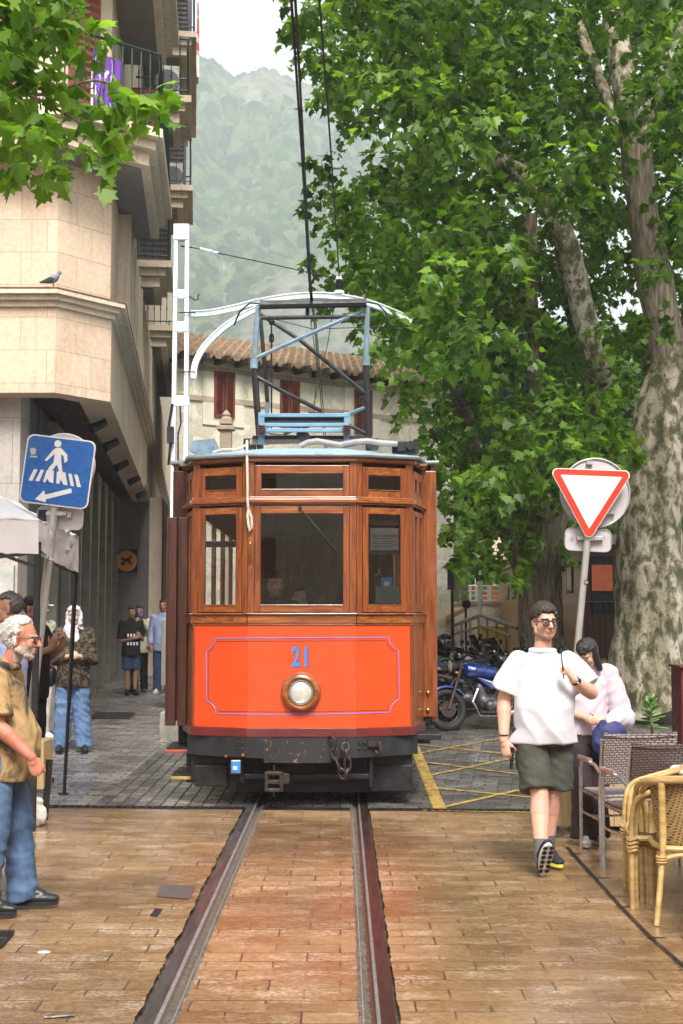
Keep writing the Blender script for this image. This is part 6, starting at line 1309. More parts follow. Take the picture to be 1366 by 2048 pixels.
for s in 'ab': B = MB(); a = p['an' + s]; k = a.lerp(p['kn' + s], .30); B.cyl(a - V3((0, 0, .03)), k, .044, .052, 20); B.build('sock', M_sock, r, smooth=True)
s1 = shoe(r, p['ana'] + V3((0, 0, .0)), p['toea'], R(52), M_knit, M_sole); s2 = shoe(r, p['anb'], p['toeb'], 0, M_knit, M_yels)
S = MB(); w_ = p['wrb'] + (p['elb'] - p['wrb']).normalized() * .02; ax = (p['elb'] - p['wrb']).normalized(); S.cyl(w_ - ax * .010, w_ + ax * .010, .034, .035, 20); wt = S.build('watch', M_blk, r, smooth=True); S = MB(); nn = V3((.35, -.9, .1)).normalized(); nn = (nn - ax * nn.dot(ax)).normalized(); S.lathe([(.021, .030), (.021, .041), (.016, .043)], w_, nn, 18); f_ = S.build('watch_case', M_chrome, wt); S = MB(); S.lathe([(.0165, .0432), (.015, .0445)], w_, nn, 18); S.build('dial', M_blk, wt)
S = MB(); a = p['wra']; S.cyl(a + V3((0, 0, .03)), a + V3((0, 0, .038)), .032, .032, 18); S.build('wristband', M_blk, r)
place(r, pxX(1083, 9.0), 9.0, R(3), 1.80); wm = r
def world(root, v): return root.location + Euler(root.rotation_euler).to_matrix() @ (V3(v) * root.scale[0])
c = world(wm, p['wra'] + V3((.045, -.045, -.12))); mb = MB(); mb.box(c, (.012, .075, .15), (R(-8), R(6), 0)); free('phone', mb, pm('black_phone_glass', (.01, .01, .012), .12), 'black phone held low in the hand of the man in white', 'phone', bevel=.004)
hb_ = world(wm, p['wrb'] + V3((-.075, -.03, .075))); sh_p = world(wm, V3((.115, -.06, 1.485))); sh_f = world(wm, V3((.10, -.14, 1.42)))
mb = MB(); mb.tube([world(wm, V3((.13, .05, 1.47))), sh_p, sh_f, hb_, hb_ + V3((.005, .0, -.07))], .0042, 6); free('strap', mb, M_blk, 'thin black cord strap pulled over the shoulder by the man in white', 'strap')

# ---- old man, profile, left foreground
r = person('old man with white hair, beard and tan leaf-print shirt standing in profile at the left'); op = dict(sha=(-.19, .03, 1.43), shb=(.19, .02, 1.43), ela=(-.255, -.04, 1.14), wra=(-.25, -.245, .955), hda=(.06, -.35, -1), pna=(.9, .1, 0), cua=1.15, tha=(.1, -.6, -.8), hipa=(-.10, .02, .93), hipb=(.10, .0, .93), kna=(-.115, .01, .50), ana=(-.12, .075, .10), knb=(.12, -.07, .50), anb=(.13, -.10, .10), neck=(0, -.005, 1.48), head=(0, -.10, 1.645), toea=(-.1, -1, 0), toeb=(.1, -1, 0))
o, p, hl = body(op, M_skinr, .0046, r, (R(0), R(6), 0, 1.06), belly=.04, paintargs=dict(beard=4, brow=4, hair=5, scalp=lambda x, y, z: ((y > .01) & (z > -.045)) | ((z > .088) & (y > -.02))), mats=[M_skinr, M_lip, M_eye, M_iris, M_beard, M_hairw], limb=1.03, girth=1.1, nose=1.5, jaw=1.05, fat=.004)
hair_cap(hl, M_hairw, r, .005, lambda x, y, z: (y > .005 and z > -.05 and not (abs(x) > .056 and y < .048 and z < .03)) or (z > .09 and y > -.035), r=.0125, n=420, puff=.010, seed=8)
B = MB()
for x, y, z, rr in ((0, -.062, -.094, .025), (-.03, -.045, -.086, .022), (.03, -.045, -.086, .022), (-.05, -.012, -.064, .018), (.05, -.012, -.064, .018), (0, -.088, -.049, .010), (-.018, -.084, -.050, .010), (.018, -.084, -.050, .010)): hl.ell(B, (x, y, z), (rr, rr, rr))
apply_remesh(B, 'beard', M_beard, r, .005, 2, .5, lambda q: .0022 * noise.noise(q * 160))
tufts(hl, M_hairw, r, lambda x, y, z: (y > .005 and z > -.05 and not (abs(x) > .056 and y < .048 and z < .03)) or (z > .09 and y > -.03), 900, .022, .0026, 6, flow=(0, .8, -.6))
glasses(hl, r, pm('brown_glasses_frame', (.03, .012, .01), .5), r=.0030)
B = MB(); torso(B, p, .80, .19, .150, .07, 1.0, .200, .080); sleeve(B, p['sha'] + V3((.015, 0, 0)), p['ela'] + V3((-.01, 0, 0)), p['wra'], .090, .098, .86); sleeve(B, p['shb'] + V3((-.015, 0, 0)), p['elb'], p['wrb'], .088, .095, .84)
sh_ = apply_remesh(B, 'shirt', M_trop, r, .008, 5, .6, folds(.010, 12, 4, 5, -1.2)); S = MB(); c_ = p['neck'] + V3((0, -.008, .0)); S.tube([c_ + V3((.086 * math.cos(t), .078 * math.sin(t), .012 + .02 * math.sin(t))) for t in [i * math.pi / 12 for i in range(24)]], .015, 8, closed=True, flat=(.6, 1.3)); S.build('collar', M_trop, sh_, smooth=True)
B = MB(); B.loft([(V3((0, .01, 1.02)), .165, .14), (V3((0, .01, .92)), .18, .155), (V3((0, .01, .84)), .185, .145)], 28)
for s in 'ab': leg_loft(B, p['hip' + s], p['kn' + s], p['an' + s] + V3((0, 0, -.045)), .108, .088, .078, 1.0, .012)
apply_remesh(B, 'jeans', M_jean, r, .008, 3, .5, folds(.016, 3, 6, 9, .8))
for s in 'ab': shoe(r, p['an' + s], p['toe' + s], 0, M_shoe, M_blk, 1.0, name='boot')
place(r, pxX(14, 7.65), 7.65, R(88), 1.72)
# ---- woman behind the man in white
r = person('woman in pale pink top and dark trousers walking behind the man in white, head bowed'); q_ = dict(head=(-.02, -.10, 1.63), neck=(0, -.01, 1.49), wra=(.02, -.24, 1.06), ela=(-.22, -.02, 1.14), wrb=(.05, -.24, 1.06), elb=(.26, -.04, 1.10), hda=(1, -.1, 0), pna=(0, 1, 0), hdb=(-1, -.1, .1), pnb=(0, 1, 0), knb=(.07, -.05, .5), anb=(.06, .0, .09), ana=(-.08, -.12, .09), kna=(-.08, -.10, .5))
o, p, hl = body(q_, M_skinp, .0075, r, (R(-48), R(38), 0, .97), limb=.9, girth=.9, paintargs=dict(brow=4, hair=4, scalp=lambda x, y, z: (z > .06) | (y > .02)), mats=[M_skinp, M_lip, M_eye, M_iris, M_hairk])
def ex(B): hl.cap(B, (.05, .03, .04), (.075, -.02, -.15), .045, .030); hl.cap(B, (-.05, .03, .04), (-.07, -.01, -.12), .045, .03); hl.cap(B, (0, .07, .04), (0, .07, -.16), .06, .04)
hair_cap(hl, M_hairk, r, .007, lambda x, y, z: (z > .06) or (y > .015), r=.02, n=200, puff=.015, extra=ex)
B = MB(); torso(B, p, .93, .165, .12, .01, 1.0, .17, .07); B.cap(p['shb'], p['elb'] + V3((.04, 0, -.03)), .09, .105); B.cap(p['elb'] + V3((.03, -.02, -.03)), p['wrb'] + V3((.08, .02, 0)), .095, .05); B.cap(p['sha'], p['ela'], .08, .08); apply_remesh(B, 'cardigan', M_pink, r, .010, 4, .5, folds(.012, 4, 6, 9, -1.5))
B = MB(); B.cyl(p['wrb'] + V3((.10, .0, -.0)), p['wrb'] + V3((.03, -.005, .0)), .045, .055, 14); apply_remesh(B, 'cuff', M_crm, r, .008, 1)
B = MB(); B.loft([(V3((0, 0, 1.0)), .14, .11), (V3((0, 0, .86)), .165, .125)]); leg_loft(B, p['hipa'], p['kna'], p['ana'] + V3((0, 0, -.03)), .10, .095, .095, 1, .02); leg_loft(B, p['hipb'], p['knb'], p['anb'] + V3((0, 0, -.03)), .10, .095, .095, 1, .02); apply_remesh(B, 'trousers', M_burg, r, .010, 3, .5, folds(.010, 4, 6, 4))
for s in 'ab': shoe(r, p['an' + s], p['toe' + s], 0, M_wsh, M_sole, .95)
place(r, pxX(1171, 10.0), 10.0, R(4), 1.57)
c = world(r, V3((.12, -.26, .96))); B = MB(); B.ell(c, (.13, .06, .09)); B.ell(c + V3((-.08, -.02, -.06)), (.06, .04, .09)); B.cap(c + V3((-.07, -.03, -.05)), c + V3((-.06, -.03, .08)), .02, .02); o = apply_remesh(B, 'bag', M_navy, None, .01, 2, .5, folds(.012, 6, 9, 9)); tag(o, 'crumpled navy blue bag held by the woman in pale pink', 'bag'); me = o.data; me.transform(Matrix.Translation(-c)); o.location = c
# ---- woman in headscarf
r = person('woman in pale headscarf, black floral jacket and light jeans standing with clasped hands'); q_ = dict(wra=(-.045, -.22, 1.18), ela=(-.23, -.02, 1.13), wrb=(.075, -.22, 1.18), elb=(.24, -.02, 1.13), hda=(.9, -.3, .0), pna=(.3, 1, 0), hdb=(-.9, -.3, .1), pnb=(-.3, 1, 0), cua=.9, cub=1.0, kna=(-.11, -.02, .5), ana=(-.13, .0, .09), knb=(.11, .0, .5), anb=(.15, -.03, .09))
o, p, hl = body(q_, M_skinp, .008, r, (R(-6), R(2), 0, 1.0), girth=1.05, paintargs=dict(brow=4), mats=[M_skinp, M_lip, M_eye, M_iris, M_hairb])
B = MB(); hl.ell(B, (0, .028, .036), (.088, .098, .098)); hl.cap(B, (-.078, .015, .03), (-.072, .0, -.10), .024, .03); hl.cap(B, (.078, .015, .03), (.072, .0, -.10), .024, .03); hl.cap(B, (0, -.02, -.145), (0, -.02, -.18), .05, .075); hl.cap(B, (-.05, -.06, .082), (.05, -.06, .082), .022, .022); B.cap(p['neck'] + V3((-.03, -.05, .0)), p['neck'] + V3((.02, -.10, -.12)), .095, .06, flat=(1, .7)); B.ell(p['neck'] + V3((0, .02, .0)), (.12, .09, .09)); apply_remesh(B, 'headscarf', M_hij, r, .008, 3, .5, folds(.008, 2, 12, 12))
B = MB(); torso(B, p, .80, .20, .14, .03, 1.0, .215, .07); B.cap(p['sha'], p['ela'], .078, .072); B.cyl(p['ela'], p['ela'].lerp(p['wra'], .86), .07, .055, 18); B.cap(p['shb'], p['elb'], .078, .072); B.cyl(p['elb'], p['elb'].lerp(p['wrb'], .86), .07, .055, 18); apply_remesh(B, 'jacket', M_flor, r, .010, 4, .5, folds(.009, 5, 6, 8))
B = MB(); B.loft([(V3((0, 0, 1.0)), .15, .12), (V3((0, 0, .86)), .18, .13)])
for s in 'ab': leg_loft(B, p['hip' + s], p['kn' + s], p['an' + s] + V3((0, 0, -.02)), .11, .10, .092, 1, .01)
apply_remesh(B, 'jeans', M_jeanl, r, .010, 3, .5, folds(.017, 8, 7, 9))
for s in 'ab': shoe(r, p['an' + s], p['toe' + s], 0, M_shoe, M_blk, 1.0)
place(r, pxX(150, 16.0), 16.0, R(8), 1.78); hj = r
c = world(r, V3((-.27, -.02, .93))); B = MB(); B.ell(c, (.07, .14, .13)); B.box(c, (.1, .2, .2)); o = apply_remesh(B, 'handbag', M_shoe, None, .012, 4); tag(o, 'black shoulder bag on the side of the headscarfed woman', 'bag'); o.data.transform(Matrix.Translation(-c)); o.location = c
S = MB(); a = world(r, V3((-.14, -.10, 1.46))); S.tube([c + V3((-.0, -.02, .1)), world(r, V3((-.20, -.12, 1.25))), a, world(r, V3((-.13, .06, 1.5)))], .012, 6); S.build('strap', pm('brown_leather', (.16, .07, .04), .5), o).location = (0, 0, 0)
for ch in o.children: ch.data.transform(Matrix.Translation(V3((0, 0, 0))))
# ---- simpler far people
def simple(label, X, Y, yaw, h, skin_, top, bottom, shoes, hairm, long_=False, cap=None, short=False, shorthem=.86, pose={}, hy=0, hp=0, sleeves=.8, v=.010, thick=1.0, hairlong=False, topname='shirt', beltz=.86, stub=None, z=None):
    r = person(label); o, p, hl = body(pose, skin_, v, r, (hy, hp, 0, 1.0), limb=thick, girth=thick, paintargs=dict(brow=4, hair=4, scalp=lambda x, y, z: (z > .07) | ((y > .03) & (z > -.03))), mats=[skin_, M_lip, M_eye, M_iris, hairm])
    ex_ = None
    if hairlong: ex_ = lambda B: (hl.cap(B, (0, .07, .04), (0, .08, -.18), .06, .04), hl.cap(B, (.06, .02, .03), (.07, .02, -.15), .03, .03), hl.cap(B, (-.06, .02, .03), (-.07, .02, -.15), .03, .03))
    hair_cap(hl, hairm, r, v, lambda x, y, z: (z > .075 and y > -.08) or (y > .03 and z > -.04), r=.016, n=160, puff=.012, extra=ex_)
    if cap:
        B = MB(); hl.ell(B, (0, .012, .066), (.090, .106, .072)); hl.cap(B, (0, -.085, .058), (0, -.155, .046), .05, .045, flat=(1, .16)); apply_remesh(B, 'cap', cap, r, .007, 1)
    B = MB(); torso(B, p, shorthem - .04, .185 * thick, .13 * thick, .03, 1.0, .195 * thick, .072)
    for s in 'ab':
        if sleeves <= 1: sleeve(B, p['sh' + s], p['el' + s], p['wr' + s], .078 * thick, .080 * thick, sleeves)
        else: B.cap(p['sh' + s], p['el' + s], .074 * thick, .062 * thick); B.cyl(p['el' + s], p['el' + s].lerp(p['wr' + s], .85), .062 * thick, .045 * thick, 16)
    apply_remesh(B, topname, top, r, v, 3, .5, folds(.008, hash(label) % 9, 6, 8))
    B = MB(); B.loft([(V3((0, 0, 1.0)), .15 * thick, .12), (V3((0, 0, .86)), .175 * thick, .13)])
    for s in 'ab': leg_loft(B, p['hip' + s], p['kn' + s], p['an' + s] + V3((0, 0, -.02)), .105 * thick, (.095 if short else .082) * thick, .075, .46 if short else 1, .006)
    apply_remesh(B, 'shorts' if short else 'trousers', bottom, r, v, 3, .5, folds(.008, 3, 6, 8))
    for s in 'ab': shoe(r, p['an' + s], p['toe' + s], 0, shoes, M_sole if shoes is M_wsh else M_blk, 1.0)
    place(r, X, Y, yaw, h, z); return r, p, hl
AX = dict(wra=(-.10, -.18, 1.15), ela=(-.23, .0, 1.13), hda=(.9, -.2, .4), pna=(.2, 1, 0))
b_, p, hl = simple('boy in black T-shirt and dark shorts standing by the arcade end wall', pxX(264, 25.2), 25.2, R(24), 1.70, M_skind, M_blk, M_jeand, M_shoe, M_hairk, short=True, pose=dict(wra=(.02, -.2, 1.16), ela=(-.22, -.02, 1.10), hda=(.9, -.2, .3), pna=(.2, 1, 0), wrb=(.16, -.18, 1.18), elb=(.24, .02, 1.13), hdb=(-.5, -.3, .8), ana=(-.06, .02, .09), anb=(.08, -.05, .09), kna=(-.07, 0, .5)), sleeves=.85, v=.012, shorthem=.84)
c = world(b_, V3((-.0, -.165, 1.22)))
for i, (tx, hh) in enumerate((('BLK', .0), ('DVL', -.16))):
    lt = MB()
    for k in range(4): lt.box(c + Euler((0, 0, R(24))).to_matrix() @ V3((-.10 + k * .06, .0, hh)), (.035, .012, .06), (0, 0, R(24)))
    lo_ = lt.build('shirt_print', M_white, None); lo_.parent = b_; s = b_.scale[0]; me = lo_.data
    Mi = (Matrix.Translation(b_.location) @ Euler(b_.rotation_euler).to_matrix().to_4x4() @ Matrix.Diagonal((s, s, s, 1))).inverted(); me.transform(Mi)
w2, p, hl = simple('woman in pale top holding up a phone behind the boy in black', pxX(281, 26.0), 26.0, R(-8), 1.72, M_skind, M_crm, M_blk, M_shoe, M_hairk, hairlong=True, pose=dict(wrb=(.12, -.26, 1.50), elb=(.25, -.08, 1.25), hdb=(0, -.2, 1), pnb=(0, -1, 0), cub=.8), v=.012, sleeves=1.8)
c = world(w2, V3((.12, -.30, 1.62))); mb = MB(); mb.box(c, (.08, .012, .17)); free('phone', mb, pm('lilac_phone', (.2, .15, .35), .3), 'lilac phone held up by the woman behind the boy', 'phone', bevel=.004)
simple('man in pale blue shirt and jeans half hidden behind the white pole', pxX(328, 25.4), 25.4, R(0), 1.84, M_skind, M_lblue, M_jeand, M_wsh, M_hairk, v=.012, sleeves=1.8)
simple('grey-haired man in pale blue shirt facing left behind the old man', pxX(22, 10.7), 10.7, R(-82), 1.90, M_skind, M_lblue, M_jeand, M_shoe, M_hairg, v=.008, sleeves=1.8, thick=1.08, z=0.0)
simple('bearded man in black cap and black shirt beside the tent leg', pxX(66, 13.2), 13.2, R(70), 1.90, M_skind, M_blk, M_blk, M_shoe, M_hairk, v=.010, cap=M_blk, pose=dict(wra=(-.05, -.25, 1.3), hda=(0, -.5, 1), wrb=(.1, -.28, 1.32), elb=(.24, -.05, 1.2), hdb=(-.2, -.3, .9)))
simple('person in cream cap and pale trousers mostly hidden behind the tent leg', pxX(83, 17.2), 17.2, R(60), 1.86, M_skinr, pm('pale_green_shirt', (.42, .46, .33), .8), M_whp, M_wsh, M_hairb, v=.010, cap=M_crm)
for i, (px, Y, tp, lb) in enumerate(((884, 38, M_pink, 'white-haired visitor in pale top, leftmost of the distant heads'), (903, 37, M_navy, 'brown-haired visitor in navy top in the distant group'), (927, 39, M_whp, 'visitor with sunglasses, rightmost of the distant heads'))):
    simple(lb, pxX(px, Y), Y, R(10 * i - 10), 1.66 if i else 1.6, M_skin, tp, M_jeand, M_shoe, [M_hairw, M_hairb, M_hairg][i], v=.018)
simple('person wearing a pale shirt in the distance by the steel railing', pxX(1003, 36), 36, R(0), 1.4, M_skin, M_crm, M_jeand, M_shoe, M_hairk, v=.018)
# ---- people inside the tram
simple('tram driver with white headset standing behind the left of the big cab window', tcx - .28, TY + .72, R(25), 1.70, M_skinr, M_olive, M_blk, M_shoe, M_hairb, v=.010, z=.42)
simple('passenger in grey shirt inside the tram beside the driver', tcx - .02, TY + 1.0, R(-70), 1.62, M_skind, pm('grey_shirt_cotton', (.16, .17, .20), .85), M_blk, M_shoe, M_hairk, v=.011, z=.38)
simple('dark-haired passenger at the right of the big cab window', tcx + .32, TY + 1.1, R(-150), 1.50, M_skind, M_blk, M_blk, M_shoe, M_hairk, v=.012, z=.36)
# ================================================================ traffic signs
M_sblue = pm('sign_blue', (.012, .10, .36), .3, var=.08, vs=5); M_swhite = pm('sign_white', (.68, .67, .64), .35, var=.06); M_sred = pm('sign_red', (.62, .035, .015), .35, var=.1); M_galv = pm('galvanised_steel', (.42, .40, .37), .45, .5, var=.18, vs=9, stretch=(4, 4, .5)); M_sback = pm('grey_sign_back', (.46, .43, .45), .5, .2, var=.1)
def sign_pt(c, rot):     # local (x right, z up, y away) -> world on a tilted plate
    m = Euler((0, rot, 0)).to_matrix(); return lambda x, z, y=0: c + m @ Vector((x, y, z))
def rrect(w, h, r, n=6):
    o = []
    for cx, cz, a0 in ((w / 2 - r, h / 2 - r, 0), (-w / 2 + r, h / 2 - r, 90), (-w / 2 + r, -h / 2 + r, 180), (w / 2 - r, -h / 2 + r, 270)):
        for i in range(n + 1): a = R(a0 + 90 * i / n); o.append((cx + r * math.cos(a), cz + r * math.sin(a)))
    return o
def plate(g, pts, y0, y1, m, nm, parent): a = MB(); a.prism([g(x, z, y0) for x, z in pts], g(0, 0, y1) - g(0, 0, y0)); return a.build(nm, m, parent, bevel=.001)
Ys = 11.0; c = P(115, 943, Ys); g = sign_pt(c, R(6.8)); s = Ys / 2600
base = G(42, 1640); r = empty('crossing_sign', (P(50, 1600, Ys).x, Ys, 0), 'blue square pedestrian crossing sign with left arrow on a leaning pole', 'sign')
a = MB(); a.tube([Vector((P(38, 1640, Ys + .06).x, Ys + .06, 0)), P(125, 880, Ys + .06)], .036, 16); a.build('post', M_galv, r, smooth=True)
W_ = .565; pb_ = plate(g, rrect(W_ + .025, W_ + .025, .06), .004, .016, M_swhite, 'panel', r); plate(g, rrect(W_, W_, .052), -.001, .003, M_sblue, 'blue_face', pb_)
k = W_ / 136.0     # photo pixels -> metres on the plate
m7 = Euler((0, R(-6.8), 0)).to_matrix()
def q(px, py): v = m7 @ Vector(((px - 115) * s, 0, -(py - 943) * s)); return (v.x, v.z)
fig = MB(); L_ = lambda pts, y0=-.0055, y1=-.0015: fig.prism([g(x, z, y0) for x, z in [q(*p) for p in pts]], g(0, 0, y1) - g(0, 0, y0))
L_([(115 + 7 * math.cos(t), 887 + 7.3 * math.sin(t)) for t in [i * math.pi / 10 for i in range(20)]])
L_([(110, 896), (121, 895), (134, 909), (135, 922), (129, 926), (127, 912), (122, 908), (122, 918), (116, 921), (108, 918), (109, 907), (93, 922), (89, 920), (103, 903)])
L_([(108, 918.3), (122, 918.3), (125, 944), (119, 944), (114, 929), (105, 940), (97, 944), (97, 936), (106, 926)], -.0052, -.0016)
for pts in (((68, 938), (75, 939), (65, 962), (57, 961)), ((82, 939), (88, 940), (79, 963), (71, 962)), ((94, 940), (108, 941.5), (107, 967), (99, 964), (95, 957), (91, 965), (86, 964)), ((114, 943), (131, 945), (136, 971), (128, 970), (122, 959), (119, 968), (113, 967)), ((137, 947), (144, 948), (149, 973), (142, 972)), ((149, 949), (156, 950), (163, 975), (155, 974))): L_(pts, -.0048, -.0017)
L_([(71, 999), (89, 981), (91, 990), (143, 977), (145, 986), (93, 999), (92, 1005)], -.0048, -.0017)
fig.build('pictogram', M_swhite, pb_)
a = MB(); a.prism([g(x, z, -.004) for x, z in [q(*p) for p in ((56, 892), (74, 892), (75, 917), (58, 915))]], g(0, 0, .002) - g(0, 0, 0)); stk = a.build('sticker', pm('teal_sticker', (.03, .13, .20), .4), pb_)
a = MB(); a.prism([g(x, z, -.006) for x, z in [q(*p) for p in ((59, 897), (66, 895), (72, 898), (70, 908), (62, 909))]], g(0, 0, .0015) - g(0, 0, 0)); a.prism([g(x, z, -.006) for x, z in [q(*p) for p in ((60, 911), (74, 912), (74, 915), (60, 914))]], g(0, 0, .0015) - g(0, 0, 0)); a.build('sticker_print', M_sback, pb_)
g2 = sign_pt(P(120, 1036, Ys + .12), R(4)); pl2 = plate(g2, rrect(.40, .19, .05), .0, .012, M_sback, 'rear_plate', r); a = MB(); a.prism([g2(x, z, -.004) for x, z in ((-.19, -.07), (-.115, -.07), (-.115, .06), (-.19, .06))], (0, .002, 0)); a.build('sticker', M_iron, pl2)
a = MB(); a.box(g2(-.02, .03, -.06), (.17, .05, .035)); a.box(g2(.085, .03, -.03), (.04, .05, .05)); a.build('clamp', M_galv, r, bevel=.004)
g3 = sign_pt(P(126, 930, Ys + .16), 0); a = MB(); a.lathe([(.27, 0), (.28, .01), (.27, .02)], g3(0, 0, 0), (0, 1, 0), 40); a.build('round_sign_back', M_sback, r)
Ys = 11.6; s = Ys / 2600; r = empty('yield_sign', (P(1126, 1610, Ys).x, Ys, 0), 'inverted red and white yield triangle on a leaning steel pole', 'sign')
a = MB(); a.tube([Vector((P(1124, 1618, Ys + .06).x, Ys + .06, 0)), P(1186, 960, Ys + .06)], .031, 16); a.build('post', M_galv, r, smooth=True)
c = P(1182, 985, Ys); g = sign_pt(c, 0)
def tri(pts, rr):
    o = []; n = len(pts)
    for i in range(n):
        p = Vector(pts[i]); u = (Vector(pts[i - 1]) - p).normalized(); v = (Vector(pts[(i + 1) % n]) - p).normalized(); ang = u.angle(v); d = rr / math.tan(ang / 2); cc = p + (u + v).normalized() * rr / math.sin(ang / 2); a = p + u * d; b = p + v * d
        for k_ in range(7): t = k_ / 6; w = (a.lerp(b, t) - cc).normalized() * rr + cc; o.append((w.x, w.y))
    return o
def q(px, py): return ((px - 1182) * s, -(py - 985) * s)
plate(g, tri([q(1098, 935), q(1269, 941), q(1176, 1085)], .045), .003, .014, M_swhite, 'rim', r)
fa = plate(g, tri([q(1100.5, 936.5), q(1266, 942.5), q(1176, 1082.5)], .042), -.002, .002, M_sred, 'red_border', r); plate(g, tri([q(1121, 949), q(1245, 954), q(1177, 1058)], .004), -.005, -.0025, M_swhite, 'white_face', fa)
a = MB(); cc = P(1190, 986, Ys + .14); a.lathe([(.0, 0), (.312, 0), (.318, .006), (.318, .02), (.0, .02)], cc, (0, 1, 0), 48); rd = a.build('round_sign_back', M_sback, r); a = MB(); a.tube([cc + Vector((.312 * math.cos(t), -.008, .312 * math.sin(t))) for t in [i * math.pi / 24 for i in range(48)]], .009, 6, closed=True); a.build('rolled_edge', M_galv, rd, smooth=True)
a = MB(); a.box(cc + Vector((-.05, -.03, .27)), (.055, .05, .03)); a.box(cc + Vector((.1, -.03, -.18)), (.14, .04, .03)); a.build('clamp', M_galv, rd)
gq = sign_pt(P(1176, 1080, Ys + .12), R(3)); pl = plate(gq, rrect(.42, .205, .055), 0, .012, M_sback, 'rear_plate', r)
a = MB(); pp = rrect(.415, .20, .053); a.tube([gq(x, z, -.004) for x, z in pp], .006, 5, closed=True); a.build('rolled_edge', M_galv, pl)
a = MB(); a.box(gq(-.06, .01, -.03), (.09, .04, .03)); a.box(gq(.07, .015, -.03), (.12, .04, .035)); a.cyl(gq(0, -.01, -.06), gq(0, .03, -.06), .037, .037, 16); a.build('clamp', M_galv, pl, bevel=.003)
def decal(c_, r_, m1, m2, nm, par):
    a = MB(); a.lathe([(0, 0), (r_, 0), (r_, .002), (0, .002)], c_, (0, -1, 0), 14); o = a.build(nm, m1, par); a = MB()
    for i in range(6): t = i * math.pi / 3; a.tube([c_ + Vector((r_ * .25 * math.cos(t), -.003, r_ * .25 * math.sin(t))), c_ + Vector((r_ * .75 * math.cos(t), -.003, r_ * .75 * math.sin(t)))], r_ * .09, 4)
    a.build('sticker_print', m2, o)
decal(gq(-.145, .005, -.002), .027, M_sback, M_blk, 'sticker', pl); decal(gq(.14, .03, -.002), .022, M_pink, M_blk, 'sticker', pl)
decal(P(1171, 1165, Ys + .06) + Vector((0, -.033, 0)), .022, M_blk, M_swhite, 'sticker', r)
# ================================================================ market tent
M_can = pm('creased_white_canvas', (.66, .63, .64), .85, var=.08, vs=3, bump=.35, bs=14)
r = empty('market_tent', (-3.6, 11.5, 0), 'white canvas market tent with black legs at the left edge', 'tent'); A = P(77, 1043, 10.5); A2 = P(77, 1108, 10.5); Bq = P(157, 1076, 12.4); B2 = P(157, 1146, 12.4); d = (Bq - A)
pk = P(-150, 925, 12.6); L0 = P(-420, 1015, 10.3); L2 = P(-420, 1090, 10.3); Fk = Vector((-5.6, 14.0, B2.z)); zt = A.z
def surf(p0, p1, p2, p3, n, m, wv, nm, th=.012):
    a = MB(); vs = []; nr = (p1 - p0).cross(p3 - p0).normalized()
    for s_ in (0, 1):
        for j in range(m + 1):
            for i in range(n + 1):
                p = p0.lerp(p1, i / n).lerp(p3.lerp(p2, i / n), j / m); w_ = wv * (noise.noise(Vector((i * .9, j * .45, 3))) + .5 * noise.noise(Vector((i * 2.1, j * 1.2, 7)))) * math.sin(math.pi * min(i / n, 1) * 1.0) ** .4; vs.append(p + nr * (w_ + s_ * th))
    K = (n + 1) * (m + 1); gI = lambda i, j, s_: s_ * K + j * (n + 1) + i; fs = []
    for j in range(m):
        for i in range(n): fs.append((gI(i, j, 0), gI(i + 1, j, 0), gI(i + 1, j + 1, 0), gI(i, j + 1, 0))); fs.append((gI(i, j, 1), gI(i, j + 1, 1), gI(i + 1, j + 1, 1), gI(i + 1, j, 1)))
    for i in range(n): fs.append((gI(i, 0, 0), gI(i, 0, 1), gI(i + 1, 0, 1), gI(i + 1, 0, 0))); fs.append((gI(i, m, 0), gI(i + 1, m, 0), gI(i + 1, m, 1), gI(i, m, 1)))
    for j in range(m): fs.append((gI(0, j, 0), gI(0, j + 1, 0), gI(0, j + 1, 1), gI(0, j, 1))); fs.append((gI(n, j, 0), gI(n, j, 1), gI(n, j + 1, 1), gI(n, j + 1, 0)))
    a._add(vs, fs); return a.build(nm, M_can, r, smooth=True)
surf(L0, A, A2, L2, 40, 5, .035, 'valance'); surf(A, Bq, B2, A2, 24, 8, .05, 'valance'); surf(L0, A, pk + Vector((.1, 0, 0)), pk, 20, 14, .05, 'canopy'); surf(A, Bq, pk + Vector((.0, .2, 0)), pk, 20, 14, .05, 'canopy'); surf(Bq, Fk, pk + Vector((-.1, .2, 0)), pk, 10, 8, .04, 'canopy')
a = MB(); a.bx(A2.x - .035, A2.x + .01, 10.5, 10.55, 0, A2.z + .1); a.build('leg', M_black, r); a = MB(); q0 = P(152, 1140, 12.35); q1 = G(128, 1590); a.tube([q0, q0.lerp(q1, .58)], .022, 4); a.tube([q0.lerp(q1, .55), q1], .017, 4); a.box(q1 + Vector((0, 0, .01)), (.09, .07, .015)); a.build('leg', M_black, r)
a = MB(); u0 = P(30, 1112, 10.8); a.tube([A2 + Vector((0, .06, .02)), P(110, 1128, 11.5), B2 + Vector((-.05, 0, .0))], .016, 5); a.tube([A2 + Vector((0, .06, .02)), P(-100, 1125, 11.5)], .016, 5); a.tube([A2 + Vector((0, .06, -.12)), P(-60, 1085, 11.7)], .016, 5); a.build('frame_truss', M_black, r)
